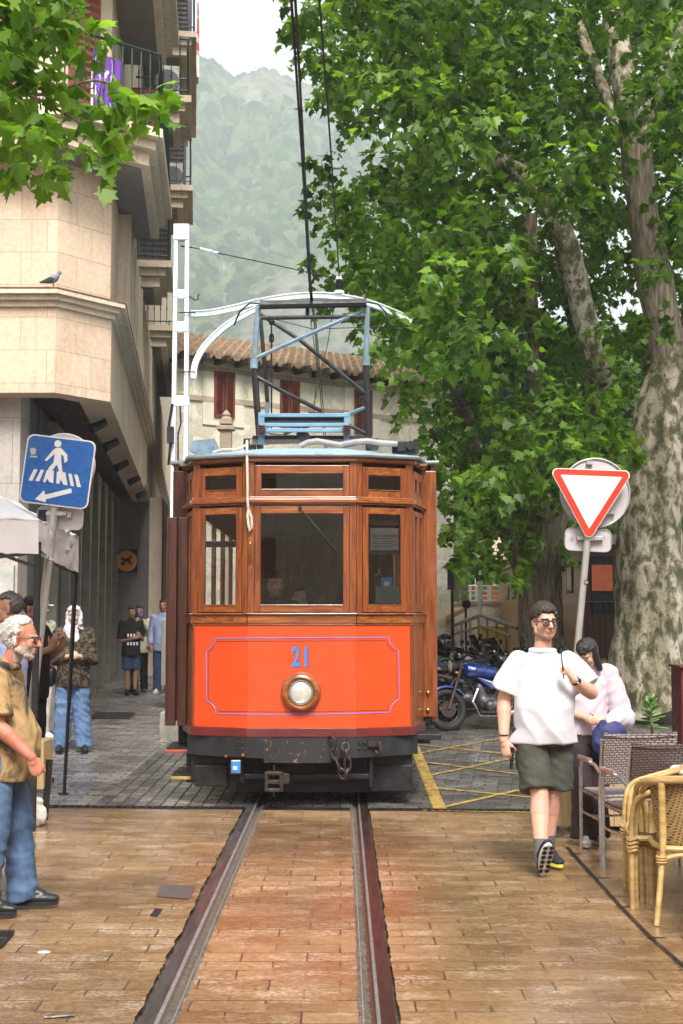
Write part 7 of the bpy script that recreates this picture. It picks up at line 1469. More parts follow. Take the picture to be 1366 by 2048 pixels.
# wooden stand with black leg behind the old man, pale sack
a = MB(); c = G(84, 1640); a.box((c.x - .03, c.y + .1, .46), (.10, .34, .40)); r = empty('wooden_stand', (c.x, c.y, 0), 'small pale wooden stand with black leg behind the old man', 'stand'); a.build('board', pm('pale_pine', (.50, .36, .18), .6, vs=5, stretch=(6, 6, .6)), r, bevel=.006); a = MB(); a.tube([Vector((c.x + .02, c.y, .0)), Vector((c.x + .05, c.y + .02, .50))], .03, 4); a.tube([Vector((c.x - .3, c.y + .02, .27)), Vector((c.x + .03, c.y + .01, .27))], .02, 4); a.build('leg', M_black, r)
c = G(62, 1660); B = MB(); B.ell((c.x - .02, c.y + .2, .09), (.10, .08, .10)); B.ell((c.x - .0, c.y + .2, .19), (.05, .04, .04)); o = apply_remesh(B, 'plastic_sack', M_whp, None, .010, 2, .5, folds(.012, 3, 14, 14)); tag(o, 'crumpled pale plastic sack on the paving behind the old man', 'bag'); o.data.transform(Matrix.Translation(-Vector((c.x, c.y + .2, 0)))); o.location = (c.x, c.y + .2, 0)
# ================================================================ cafe furniture
def weave_mat(name, a_, b_, su, sv, kind='herring'):
    m, nt, b = newmat(name); v = coords(nt, (su, su, sv)); sx = nt.nodes.new('ShaderNodeSeparateXYZ'); nt.links.new(v, sx.inputs[0]); ad = ND(nt, 'ShaderNodeMath', operation='ADD'); nt.links.new(sx.outputs[0], ad.inputs[0]); nt.links.new(sx.outputs[1], ad.inputs[1]); cx = nt.nodes.new('ShaderNodeCombineXYZ'); nt.links.new(ad.outputs[0], cx.inputs[0]); nt.links.new(sx.outputs[2], cx.inputs[1])
    br = ND(nt, 'ShaderNodeTexBrick', offset=.5, **{'Scale': 1, 'Mortar Size': .09, 'Mortar Smooth': .3, 'Brick Width': 1.0, 'Row Height': .5}); nt.links.new(cx.outputs[0], br.inputs['Vector']); br.inputs['Color1'].default_value = (*a_, 1); br.inputs['Color2'].default_value = (*[x * .75 for x in a_], 1); br.inputs['Mortar'].default_value = (*b_, 1)
    nt.links.new(br.outputs[0], b.inputs['Base Color']); b.inputs['Roughness'].default_value = .55; iv = ND(nt, 'ShaderNodeMath', operation='SUBTRACT'); iv.inputs[0].default_value = 1; nt.links.new(br.outputs[1], iv.inputs[1]); bumpn(nt, b, iv.outputs[0], 1.0, .004); return m
M_wvd = weave_mat('dark_brown_strap_weave', (.13, .085, .075), (.012, .008, .008), 22, 30); M_wvl = weave_mat('grey_brown_strap_weave', (.36, .29, .27), (.03, .02, .02), 22, 30); M_alu = pm('brushed_aluminium', (.50, .48, .46), .32, .8, var=.2, vs=14)
M_bam = pm('golden_bamboo', (.42, .26, .085), .38, var=.3, vs=4, stretch=(1, 1, 7), c2=(.56, .38, .15), coat=.3); M_wrap = pm('rattan_wrap', (.46, .29, .11), .5, var=.4, vs=8, stretch=(1, 1, 14), bump=.5, bs=30); M_cane = weave_mat('woven_cane', (.50, .32, .12), (.05, .028, .01), 38, 60)
def curved_panel(mb, c, w_, h, bow, z0, lean=.10, th=.016, n=12, top=.0, m_=3):
    vs = []
    for s_ in (0, 1):
        for j in range(m_ + 1):
            for i in range(n + 1):
                t = i / n * 2 - 1; z = z0 + h * j / m_ + top * (t * t) * (j / m_); vs.append((c[0] + w_ / 2 * t, c[1] - bow * (t * t) + lean * (j / m_) + s_ * th, z))
    K = (n + 1) * (m_ + 1); gI = lambda i, j, s_: s_ * K + j * (n + 1) + i; fs = []
    for j in range(m_):
        for i in range(n): fs.append((gI(i, j, 0), gI(i + 1, j, 0), gI(i + 1, j + 1, 0), gI(i, j + 1, 0))); fs.append((gI(i, j, 1), gI(i, j + 1, 1), gI(i + 1, j + 1, 1), gI(i + 1, j, 1)))
    for i in range(n): fs.append((gI(i, 0, 0), gI(i, 0, 1), gI(i + 1, 0, 1), gI(i + 1, 0, 0))); fs.append((gI(i, m_, 0), gI(i + 1, m_, 0), gI(i + 1, m_, 1), gI(i, m_, 1)))
    for j in range(m_): fs.append((gI(0, j, 0), gI(0, j + 1, 0), gI(0, j + 1, 1), gI(0, j, 1))); fs.append((gI(n, j, 0), gI(n, j, 1), gI(n, j + 1, 1), gI(n, j + 1, 0)))
    return mb._add(vs, fs)
def woven_chair(mw, label):       # local: faces -Y, back at +Y
    r = empty('cafe_chair', (0, 0, 0), label, 'chair', 'woven cafe chairs with aluminium frames')
    for x in (-1, 1):
        a = MB(); a.tube([(x * .265, .23, 0), (x * .262, .21, .45), (x * .255, .26, .84)], .0135, 8); a.build('leg', M_alu, r, smooth=True)
        a = MB(); a.tube([(x * .27, -.24, 0), (x * .27, -.235, .58), (x * .27, -.20, .645), (x * .27, -.14, .66), (x * .268, .12, .645), (x * .262, .235, .60)], .0135, 8); a.build('leg', M_alu, r, smooth=True)
        a = MB(); a.tube([(x * .27, -.26, .665), (x * .27, .02, .668)], .018, 8); a.build('armrest', M_alu, r, smooth=True)
    a = MB(); a.tube([(-.25, -.22, .42), (.25, -.22, .42), (.25, .22, .41), (-.25, .22, .41)], .013, 6, closed=True); a.tube([(-.265, -.235, .27), (-.265, .21, .27)], .009, 6); a.tube([(.265, -.235, .27), (.265, .21, .27)], .009, 6); a.tube([(-.26, -.0, .27), (.26, 0, .27)], .009, 6); a.build('seat_frame', M_alu, r)
    a = MB(); a.bx(-.25, .25, -.24, .22, .425, .445); a.build('seat', mw, r, bevel=.008); a = MB(); curved_panel(a, (0, .235, 0), .53, .33, -.045, .53, .04, .018, 12, .02); o = a.build('backrest', mw, r, smooth=True)
    a = MB(); 
    for i in range(46): t = (i + .5) / 46 * 2 - 1; a.tube([(.265 * t, .235 + .045 * t * t + .030, .855 + .02 * t * t), (.265 * t, .235 + .045 * t * t + .05, .872 + .02 * t * t), (.265 * t, .235 + .045 * t * t + .066, .850 + .02 * t * t)], .0055, 4)
    a.build('edge_binding', mw, o); return r
def bamboo_chair(label):
    r = empty('bamboo_chair', (0, 0, 0), label, 'chair', 'bamboo armchairs with cane backs')
    # local: faces -Y, back towards +Y; double hoop runs down to the front legs
    def hoop(o_, rr): return [(-.27 - o_, -.24, .0), (-.27 - o_, -.24, .40), (-.275 - o_, -.23, .56), (-.30 - o_, -.19, .65), (-.31 - o_, -.06, .70), (-.295 - o_, .12, .75), (-.22 - o_ * .5, .25 + o_, .78), (0, .295 + o_, .79), (.22 + o_ * .5, .25 + o_, .78), (.295 + o_, .12, .75), (.31 + o_, -.06, .70), (.30 + o_, -.19, .65), (.275 + o_, -.23, .56), (.27 + o_, -.24, .40), (.27 + o_, -.24, 0)]
    def sm(pts, k=4):
        P3 = [Vector(p) for p in pts]; Q = []
        for i in range(len(P3) - 1):
            p0, p1, p2, p3 = P3[max(i - 1, 0)], P3[i], P3[i + 1], P3[min(i + 2, len(P3) - 1)]
            for j in range(k): t = j / k; Q.append(.5 * ((2 * p1) + (p2 - p0) * t + (2 * p0 - 5 * p1 + 4 * p2 - p3) * t * t + (3 * p1 - p0 - 3 * p2 + p3) * t ** 3))
        return Q + [P3[-1]]
    a = MB(); a.tube(sm(hoop(0, 1)), .0165, 10); a.build('hoop_frame', M_bam, r, smooth=True); a = MB(); a.tube(sm([(x * .88, y * .88 - .005, z - .012) for x, y, z in hoop(0, 1)]), .0150, 10); a.build('hoop_frame', M_bam, r, smooth=True)
    a = MB(); a.tube(sm([(-.295, .12, .752), (-.22, .25, .782), (0, .295, .792), (.22, .25, .782), (.295, .12, .752)], 6), .024, 10); a.build('wrapped_rail', M_wrap, r, smooth=True)
    for x in (-1, 1):
        a = MB(); a.tube(sm([(x * .20, .265, .77), (x * .195, .25, .45), (x * .215, .29, .25), (x * .25, .37, .0)]), [.021] * 5 + [.017] * 8, 10); a.build('leg', M_bam, r, smooth=True)
        a = MB(); a2_ = MB()
        for z, w_ in ((.40, .034), (.378, .033), (.355, .034), (.335, .033)): a.tube([(x * .25 + .045 * math.cos(t), -.235 + .03 * math.sin(t), z + .004 * math.sin(3 * t)) for t in [i * math.pi / 8 for i in range(16)]], .010, 5, closed=True)
        for z in (.33, .345, .36): a2_.tube([(x * .207 + .027 * math.cos(t), .268 + .027 * math.sin(t), z) for t in [i * math.pi / 6 for i in range(12)]], .007, 5, closed=True)
        a.build('lashing', M_wrap, r, smooth=True); a2_.build('lashing', M_wrap, r, smooth=True)
    a = MB(); a.tube([(-.245, -.23, .40), (0, -.25, .40), (.245, -.23, .40), (.23, .1, .40), (.19, .235, .40), (0, .26, .40), (-.19, .235, .40), (-.23, .1, .40)], .017, 8, closed=True); a.tube(sm([(-.24, -.22, .30), (0, -.16, .37), (.24, -.22, .30)]), .011, 8); a.tube(sm([(-.205, .26, .34), (-.1, .265, .37), (.1, .265, .37), (.205, .26, .34)]), .014, 8); a.build('seat_frame', M_bam, r, smooth=True)
    a = MB(); a.prism([(x, y, .405) for x, y in ((-.23, -.22), (.23, -.22), (.22, .1), (.17, .22), (-.17, .22), (-.22, .1))], (0, 0, .012)); a.build('seat', M_cane, r)
    a = MB(); vs = []; n = 24
    for s_ in (0, 1):
        for j in range(4):
            for i in range(n + 1): t = (i / n * 2 - 1) * 1.15; z = .41 + .355 * j / 3; k_ = .80 + .16 * j / 3; vs.append(((.275 + s_ * -.008) * math.sin(t) * k_ * 1.05, (.285 - s_ * .01) * math.cos(t) * k_ + .0, z - .05 * (1 - math.cos(t)) * j / 3))
    K = 4 * (n + 1); gI = lambda i, j, s_: s_ * K + j * (n + 1) + i; fs = []
    for j in range(3):
        for i in range(n): fs.append((gI(i, j, 0), gI(i + 1, j, 0), gI(i + 1, j + 1, 0), gI(i, j + 1, 0))); fs.append((gI(i, j, 1), gI(i, j + 1, 1), gI(i + 1, j + 1, 1), gI(i + 1, j, 1)))
    a._add(vs, fs); a.build('cane_back', M_cane, r, smooth=True); return r
def put(o, X, Y, yaw): o.location = (X, Y, 0); o.rotation_euler = (0, 0, yaw); return o
w1 = put(woven_chair(M_wvd, 'dark brown woven cafe chair with its back to the camera, nearest of the woven ones'), pxX(1288, 8.95), 8.8, R(176)); w1.rotation_euler[2] = R(-172)
w2_ = put(woven_chair(M_wvl, 'lighter grey woven cafe chair directly behind the dark brown one'), pxX(1248, 9.5), 9.55, R(186)); w3 = copy_tree(w2_); put(w3, pxX(1400, 9.9), 9.9, R(200)); w3['label'] = 'grey woven cafe chair at the right edge by the succulent planter'
b1 = put(bamboo_chair('bamboo armchair half hidden in the middle, behind the front bamboo armchair'), 1.98, 8.0, R(-98))
b2 = copy_tree(b1); put(b2, pxX(1378, 7.62), 7.66, R(172)); b2['label'] = 'bamboo armchair with its cane back to the camera and splayed leg forward'
b3 = copy_tree(b1); put(b3, 2.14, 7.12, R(-100)); b3['label'] = 'bamboo armchair cut off by the right edge, nearest the camera'
b4 = copy_tree(b1); put(b4, 2.10, 8.14, R(-93)); b4['label'] = 'bamboo armchair pushed close behind the half hidden one, farthest back'
def table(X, Y, rad, label, square=False):
    r = empty('cafe_table', (X, Y, 0), label, 'table', 'white cafe tables'); a = MB()
    if square: a.bx(X - rad, X + rad, Y - rad, Y + rad, .715, .745)
    else: a.lathe([(rad - .01, .715), (rad, .722), (rad, .738), (rad - .012, .745)], (X, Y, 0), n=40)
    a.build('tabletop', M_white, r, bevel=.003); a = MB(); a.cyl((X, Y, .02), (X, Y, .714), .028, n=14); a.build('column', M_white, r, smooth=True)
    for k in range(4): a = MB(); t = k * math.pi / 2 + .6; a.tube([(X, Y, .10), (X + .14 * math.cos(t), Y + .14 * math.sin(t), .09), (X + .27 * math.cos(t), Y + .27 * math.sin(t), .025)], [.03, .032, .035], 8); a.build('foot', M_white, r, smooth=True)
table(2.42, 8.35, .33, 'round white cafe table partly hidden by the bamboo armchairs'); table(2.72, 9.35, .36, 'square white cafe table behind the woven chairs at the right edge', True)
a = MB(); a.cyl((2.5, 9.2, .7465), (2.5, 9.2, .80), .045, n=16); free('ashtray', a, M_glassd, 'small glass ashtray on the square white table', 'ashtray')
# planter with succulents
r = empty('planter', (2.45, 10.75, 0), 'long pale wooden planter box behind the cafe chairs', 'planter'); 
for i in range(12): a = MB(); x = 1.72 + i * .15; a.bx(x, x + .146, 10.5, 10.53, .04, .56); a.build('plank', bpy.data.materials['pale_pine'], r, bevel=.003)
a = MB(); a.bx(1.72, 3.52, 10.531, 10.95, .04, .53); a.build('box', bpy.data.materials['pale_pine'], r); a = MB(); a.bx(1.75, 3.49, 10.54, 10.93, .531, .545); a.build('soil', M_ground, r)
M_suc = pm('glossy_succulent_leaf', (.07, .17, .035), .35, var=.35, vs=9, c2=(.16, .30, .06))
def succulent(c, n, L, label, grp, el=.7, stem=0):
    c = Vector(c); r = empty('succulent', c, label, 'plant', grp); top = c + Vector((0, 0, stem))
    if stem: a = MB(); a.tube([c, c + Vector((.01, 0, stem * .5)), top], [.016, .013, .011], 8); a.build('stem', M_barkd, r)
    rg = random.Random(int(c.x * 997)); a = MB(); ga = 2.39996
    for i in range(n):
        t = i / n; az = i * ga; e = el * (1 - t) * -.2 + t * 1.2 + rg.uniform(-.15, .15); l = L * (1 - .45 * t); dr = Vector((math.cos(az) * math.cos(e), math.sin(az) * math.cos(e), math.sin(e))); st = top + Vector((0, 0, .05 * t * (2 if stem else 1))) + dr * .01 - (Vector((0, 0, .10 * (1 - t))) if stem else Vector()); sd_ = dr.cross(Vector((0, 0, 1))).normalized(); nn = sd_.cross(dr)
        a.ell(st + dr * l * .62, (l * .27, .009, l * .42), Matrix((sd_, nn, dr)).transposed(), 10, 6); a.tube([st, st + dr * l * .4], .008, 5)
    a.build('leaves', M_suc, r, smooth=True); return r
succulent((P(1303, 1490, 10.75).x, 10.75, .545), 17, .135, 'tall succulent with bare stem and fleshy leaves in the wooden planter', 'succulents in the wooden planter', stem=.36)
for i, (px, n_, l_, dy) in enumerate(((1268, 12, .10, 0), (1284, 11, .09, .1), (1322, 16, .12, .06), (1338, 14, .11, -.08), (1310, 14, .12, -.1), (1356, 14, .11, .1), (1375, 14, .13, -.05))): succulent((P(px, 1490, 10.75).x, 10.75 + dy, .545), n_, l_, ['leftmost low succulent rosette in the wooden planter', 'second low rosette from the left in the planter', 'low spreading rosette just right of the tall stem', 'third low rosette right of the tall stem', 'front low rosette at the foot of the tall stem', 'rosette near the right edge of the photo', 'rightmost succulent rosette at the planter end'][i], 'succulents in the wooden planter')
# menu lectern at right edge
r = empty('menu_stand', (P(1364, 1300, 13.5).x + .1, 13.5, 0), 'dark red wooden stand with white notice at the right edge', 'stand'); a = MB(); c = P(1364, 1336, 13.5); a.bx(c.x - .04, c.x + .4, 13.4, 13.8, .02, c.z); a.bx(c.x - .06, c.x + .42, 13.37, 13.83, c.z + .001, c.z + .03); a.build('case', M_dred, r, bevel=.005); a = MB(); a.bx(c.x - .02, c.x + .3, 13.385, 13.395, c.z - .35, c.z - .12); a.build('notice', M_white, r)
# ================================================================ motorcycles
M_tyre = pm('tyre_rubber', (.015, .015, .015), .7, var=.3); M_plas = pm('black_gloss_plastic', (.012, .012, .013), .18, var=.2, coat=.4); M_eng = pm('grey_engine_casting', (.12, .12, .12), .4, .7, var=.5, vs=14, bump=.4); M_mblue = pm('metallic_blue_paint', (.005, .028, .19), .2, .2, var=.15, coat=.8); M_seat = pm('black_seat_vinyl', (.014, .014, .015), .4, bump=.2); M_or2 = pm('amber_indicator', (.6, .15, .02), .25); M_mir = pm('mirror_glass', (.6, .6, .6), .05, 1)
def motorcycle(label, paint, box=None, screen=False, grp='motorcycles parked in a row'):     # local: heads towards -X, length 2.1
    r = empty('motorcycle', (0, 0, 0), label, 'motorcycle', grp)
    for x in (-.72, .72):
        a = MB(); a.tube([(x + .245 * math.cos(t), 0, .30 + .245 * math.sin(t)) for t in [i * math.pi / 14 for i in range(28)]], .055, 10, closed=True); w_ = a.build('wheel', M_tyre, r, smooth=True)
        a = MB(); a.tube([(x + .195 * math.cos(t), 0, .30 + .195 * math.sin(t)) for t in [i * math.pi / 12 for i in range(24)]], .016, 6, closed=True); a.cyl((x, -.06, .30), (x, .06, .30), .035, n=12)
        for k in range(3): t = k * 2.094 + .4; a.tube([(x, 0, .30), (x + .19 * math.cos(t), 0, .30 + .19 * math.sin(t))], [.024, .016], 6)
        a.build('rim', M_chain, w_, smooth=True); a = MB(); a.lathe([(.06, 0), (.115, 0), (.115, .006), (.06, .006)], (x, -.07, .30), (0, -1, 0), 24); a.build('brake_disc', M_chain, w_)
    a = MB()
    for y in (-.09, .09): a.tube([(-.72, y, .30), (-.50, y, .86)], [.026, .020], 8); a.tube([(-.60, y, .60), (-.47, y, .95)], [.022, .018], 8)
    a.box((-.50, 0, .88), (.08, .24, .04)); a.build('fork', M_chain, r, smooth=True)
    a = MB(); vs = []; 
    for i in range(9):
        t = R(35 + 15 * i); 
        for y, k_ in ((-.075, .98), (-.05, 1.08), (.05, 1.08), (.075, .98)): vs.append((-.72 + .315 * k_ * math.cos(t), y, .30 + .315 * k_ * math.sin(t)))
    a._add(vs, [(4 * i + j, 4 * i + j + 1, 4 * i + 5 + j, 4 * i + 4 + j) for i in range(8) for j in range(3)]); o = a.build('fender', paint, r, smooth=True); sm_ = o.modifiers.new('s', 'SOLIDIFY'); sm_.thickness = .008
    a = MB(); a.tube([(-.48, 0, .82), (-.30, .0, .60), (-.20, 0, .22), (.20, 0, .20), (.38, 0, .42), (.25, 0, .70), (-.44, 0, .84)], .030, 8); a.tube([(.30, .08, .35), (.72, .08, .30)], .03, 6); a.tube([(.30, -.08, .35), (.72, -.08, .30)], .03, 6); a.tube([(.35, 0, .6), (.85, 0, .78)], .025, 6); a.build('frame', M_black, r, smooth=True)
    B = MB(); B.ell((-.06, 0, .38), (.20, .14, .12)); B.cap((-.16, 0, .42), (-.20, 0, .62), .085, .075); B.ell((.05, -.15, .34), (.10, .05, .10)); B.ell((-.10, -.14, .33), (.07, .05, .08)); o = apply_remesh(B, 'engine', M_eng, r, .02, 1)
    a = MB(); a.tube([(-.24, -.05, .58), (-.34, -.06, .40), (-.24, -.07, .20), (.2, -.10, .19)], .022, 8); a.tube([(.2, -.12, .22), (.75, -.16, .36)], [.045, .05], 10); a.build('exhaust', M_chrome, r, smooth=True)
    B = MB(); B.cap((-.34, 0, .84), (.02, 0, .80), .125, .10, side=(0, 1, 0), flat=(1, 1)); B.ell((-.25, 0, .83), (.20, .15, .12)); apply_remesh(B, 'fuel_tank', paint, r, .014, 2)
    a = MB(); a.prism([(-.30, -.12, .74), (.05, -.12, .66), (.62, -.10, .78), (.80, -.08, .86), (.55, -.10, .70), (-.05, -.12, .56)], (0, .24, 0)); a.build('side_fairing', paint, r, bevel=.02); a = MB(); a.prism([(-.26, -.1255, .735), (.04, -.1255, .645), (.45, -.1255, .715), (.04, -.1255, .62)], (0, .004, 0)); a.build('stripe', M_swhite, r)
    B = MB(); B.cap((.05, 0, .80), (.42, 0, .80), .10, .12, side=(0, 1, 0), flat=(1.2, .5)); B.cap((.42, 0, .84), (.76, 0, .90), .11, .09, side=(0, 1, 0), flat=(1.1, .5)); apply_remesh(B, 'seat', M_seat, r, .014, 2)
    a = MB(); a.tube([(-.38, -.36, 1.00), (-.46, -.25, 1.04), (-.50, 0, .98), (-.46, .25, 1.04), (-.38, .36, 1.00)], .013, 8); a.cyl((-.36, -.39, .995), (-.42, -.28, 1.02), .020, n=10); a.cyl((-.36, .39, .995), (-.42, .28, 1.02), .020, n=10); a.build('handlebar', M_black, r, smooth=True)
    for y in (-1, 1):
        a = MB(); a.tube([(-.45, y * .25, 1.04), (-.48, y * .30, 1.16)], .007, 6); a.ell((-.48, y * .33, 1.20), (.02, .065, .040)); o = a.build('mirror', M_black, r, smooth=True)
        a = MB(); a.ell((-.60, y * .16, .80), (.03, .035, .022)); a.build('indicator', M_or2, r, smooth=True)
    a = MB(); a.lathe([(.06, .12), (.095, .06), (.105, 0), (.10, -.012)], (-.62, 0, .90), (1, 0, 0), 18); h_ = a.build('headlight', M_black, r, smooth=True); a = MB(); a.lathe([(.0, -.03), (.07, -.022), (.098, -.008), (.098, -.004)], (-.62, 0, .90), (1, 0, 0), 18); a.build('lens', M_lens, h_, smooth=True)
    a = MB(); a.box((-.50, 0, 1.04), (.06, .20, .09)); a.build('dials', M_plas, r, bevel=.02); a = MB(); a.tube([(.0, -.08, .20), (.06, -.24, .0)], .011, 6); a.tube([(.16, -.08, .22), (.20, -.2, .05), (.14, -.24, .05)], .009, 6); a.build('kickstand', M_black, r)
    if screen: a = MB(); a.prism([(-.66, -.17, 1.0), (-.52, -.13, 1.28), (-.50, .13, 1.28), (-.64, .17, 1.0)], (.012, 0, .0)); a.build('windscreen', M_plas, r); B = MB(); B.ell((-.58, 0, .93), (.14, .20, .15)); apply_remesh(B, 'front_fairing', paint, r, .016, 2)
    if box: B = MB(); B.box((.86, 0, 1.06), (.36, .42, .26)); B.ell((.86, 0, 1.10), (.22, .24, .2)); apply_remesh(B, 'top_box', box, r, .02, 6, .8)
    return r
def parkm(o, px, Y, yaw, lean=R(6)): o.location = (pxX(px, Y), Y, gz(Y)); o.rotation_euler = (lean, 0, yaw)
m1 = motorcycle('blue motorcycle with bare engine, nearest of the parked row', M_mblue); parkm(m1, 986, 18.7, R(18), R(-8))
m2 = motorcycle('black motorcycle with rounded top box just behind the blue one', M_plas, M_plas, True); parkm(m2, 930, 19.5, R(-160))
m3 = copy_tree(m1); parkm(m3, 868, 20.3, R(28)); m3['label'] = 'motorcycle behind the black top box, nearest the tram side'
m4 = motorcycle('dark green motorcycle with small screen deep in the parked row', pm('dark_green_paint', (.03, .10, .05), .25, coat=.6), None, True); parkm(m4, 900, 22.0, R(25))
m5 = copy_tree(m2); parkm(m5, 985, 21.6, R(168)); m5['label'] = 'black motorcycle with square top box beside the shoulder of the man in white'
m6 = motorcycle('silver grey scooter-like motorcycle between the top boxes', M_sback, None, False); parkm(m6, 960, 21.4, R(30))
m8_ = copy_tree(m2); parkm(m8_, 893, 21.0, R(200)); m8_['label'] = 'black motorcycle with top box, tucked between the tram side and the dark green one'
m9_ = copy_tree(m6); parkm(m9_, 1020, 22.4, R(24)); m9_['label'] = 'silver grey motorcycle farthest right in the row, beside the leaning tree'
m7_ = copy_tree(m4); parkm(m7_, 1055, 20.8, R(160)); m7_['label'] = 'dark motorcycle mostly hidden behind the man in white'
# ================================================================ distance on the right
def fr_(px0, px1, py0, py1, Y): p = P(px0, py1, Y); q = P(px1, py0, Y); return p.x, q.x, p.z, q.z
r = empty('steel_ramp_railing', (pxX(975, 27), 27, gz(27)), 'grey steel ramp railing sloping both ways above the motorcycles', 'railing'); a = MB(); a.tube([P(908, 1250, 27), P(962, 1230, 26.5), P(1035, 1256, 25.5)], .045, 8); a.tube([P(908, 1268, 27), P(962, 1252, 26.5), P(1020, 1272, 25.6)], .03, 8); a.build('handrail', M_galv, r, smooth=True)
for px, py in ((923, 1246), (940, 1240), (957, 1232), (974, 1236), (993, 1242), (1012, 1250)): a = MB(); p = P(px, py, 26.4); a.tube([p, Vector((p.x, p.y, gz(26)))], .03, 6); a.build('baluster', M_galv, r)
x0, x1, z0, z1 = fr_(962, 1018, 1258, 1330, 28); r = empty('yellow_container', ((x0 + x1) / 2, 28.5, gz(28)), 'bright yellow metal container behind the ramp railing', 'container'); B = MB(); B.bx(x0, x1, 28, 29.2, gz(28) + .05, z1); a = B; a.build('shell', pm('bright_yellow_paint', (.85, .55, .02), .4, var=.1), r, bevel=.03); a = MB(); a.bx(x0 - .02, x1 + .02, 27.97, 29.23, z1 + .001, z1 + .08); a.build('lid', bpy.data.materials['bright_yellow_paint'], r, bevel=.03)
x0, x1, z0, z1 = fr_(966, 988, 1282, 1320, 26); a = MB(); a.bx(x0, x1, 26, 26.4, gz(26), z1); a.bx(x0 - .05, x1 + .05, 25.95, 26.45, z1 + .001, z1 + .05); free('litter_bin', a, M_dred, 'dark red wheeled bin in front of the yellow container', 'bin')
x0, x1, z0, z1 = fr_(898, 1036, 1209, 1300, 36); r = empty('stone_wall', ((x0 + x1) / 2, 36, gz(36)), 'low pale stone wall below the white railing in the distance', 'wall'); a = MB(); a.bx(x0, x1, 36, 36.5, gz(36) - .1, z1); a.build('wall', M_rub, r); a = MB(); a.bx(x0 - .02, x1 + .02, 35.95, 36.55, z1 + .001, z1 + .08); a.build('coping', M_trim, r)
r = empty('white_railing', (pxX(970, 36.2), 36.2, P(900, 1209, 36).z), 'white wire railing on top of the low stone wall', 'railing'); a = MB(); zt_ = P(900, 1172, 36.2).z; zb_2 = P(900, 1207, 36.2).z
for k in range(4): z = zb_2 + .08 + (zt_ - zb_2 - .08) * k / 3; a.tube([Vector((pxX(936, 36.2), 36.2, z)), Vector((pxX(1030, 36.2), 36.2, z))], .018, 5)
a.build('rails', M_white, r)
for px in (940, 952, 976, 980, 1000, 1018, 1028): a = MB(); x = pxX(px, 36.2); a.bx(x - .03, x + .03, 36.17, 36.23, zb_2, zt_); a.build('post', M_white, r)
x0, x1, z0, z1 = fr_(925, 1045, 1120, 1215, 46); r = empty('wooden_pavilion', ((x0 + x1) / 2, 47, gz(46)), 'brown wooden pavilion with windows far behind the white railing', 'building'); a = MB(); a.bx(x0, x1, 46, 49, 0, z1); a.build('wall', M_mah, r); a = MB(); a.prism([(x0 - .5, 45.6, z1), (x1 + .5, 45.6, z1), (x1 + .5, 47.5, z1 + .8), (x0 - .5, 47.5, z1 + .8)], (0, 0, .1)); a.build('roof', M_tileroof, r)
for i in range(5): a = MB(); xx = x0 + .25 + i * (x1 - x0) / 5; a.bx(xx, xx + .22, 45.96, 45.99, z1 - .9, z1 - .25); o = a.build('window', M_white, r); a = MB(); a.bx(xx + .03, xx + .19, 45.94, 45.955, z1 - .86, z1 - .29); a.build('pane', M_glassd, o)
# ochre striped awning/roof edge and lamp posts
a = MB(); a.prism([P(893, 1232, 34), P(934, 1213, 34), P(934, 1222, 34), P(893, 1242, 34)], (0, 1.5, 0)); free('awning', a, pm('ochre_awning', (.5, .34, .12), .7), 'small sloping ochre awning behind the lamp post', 'awning')
r = empty('lamp_post', (pxX(904, 25.5), 25.5, gz(25)), 'thin dark lamp post beside the tram corner', 'lamp post'); a = MB(); p = P(904, 1130, 25.5); a.cyl((p.x, 25.5, gz(25)), p, .035, .03, 10); a.build('post', M_iron, r, smooth=True); a = MB(); a.box((p.x - .03, 25.5, P(0, 1158, 25.5).z), (.12, .1, .42)); a.build('sign_box', M_iron, r)
a = MB(); p = P(932, 1208, 33); a.lathe([(.04, 0), (.10, .03), (.12, .08), (.09, .12)], p, (0, -1, 0), 16); a.cyl((p.x, p.y + .05, gz(33)), p + Vector((0, .05, 0)), .03, n=8); free('round_lamp', a, M_iron, 'small round dark lamp on a post above the ramp railing', 'lamp')
a = MB(); p = P(960, 1130, 33); a.tube([(p.x, 33, gz(33)), P(960, 1128, 33)], .06, 8); free('pole', a, M_white, 'slim pale pole standing before the white railing', 'pole')
def tramcar(x0, x1, Yf, depth, zt, label, side):
    r = empty('wooden_tramcar', ((x0 + x1) / 2, Yf + depth / 2, gz(Yf)), label, 'tram', 'wooden tramcars parked among the trees'); a = MB(); a.bx(x0, x1, Yf, Yf + depth, gz(Yf) + .45, zt); a.build('body', MT, r)
    a = MB(); n = int(depth / .11)
    for i in range(n): a.bx(x0 - .012, x0 - .001, Yf + i * .11, Yf + i * .11 + .095, gz(Yf) + .47, 1.95)
    for i in range(n): a.bx(x0 - .012, x0 - .001, Yf + i * .11, Yf + i * .11 + .095, 2.05, zt - .02)
    a.build('boards', MT, r); a = MB(); a.bx(x0 - .04, x0 - .013, Yf, Yf + depth, 1.93, 2.06); a.build('rail', MT, r)
    for k in range(int(depth / 1.3)):
        a = MB(); y = Yf + .5 + k * 1.3; a.bx(x0 - .03, x0 - .0131, y, y + .62, 2.15 + .0, zt - .25); o = a.build('window', M_iron, r); a = MB(); a.bx(x0 - .035, x0 - .0301, y + .08, y + .54, 2.2, zt - .32); a.build('pane', M_glassd, o)
    a = MB(); a.prism([(x0 - .12, Yf - .15, zt + .001), (x1 + .12, Yf - .15, zt + .001), (x1 + .1, Yf - .15, zt + .08), ((x0 + x1) / 2, Yf - .15, zt + .28), (x0 - .1, Yf - .15, zt + .08)], (0, depth + .3, 0)); a.build('roof', pm('weathered_roof', (.36, .32, .27), .8) if 'weathered_roof' not in bpy.data.materials else bpy.data.materials['weathered_roof'], r); return r
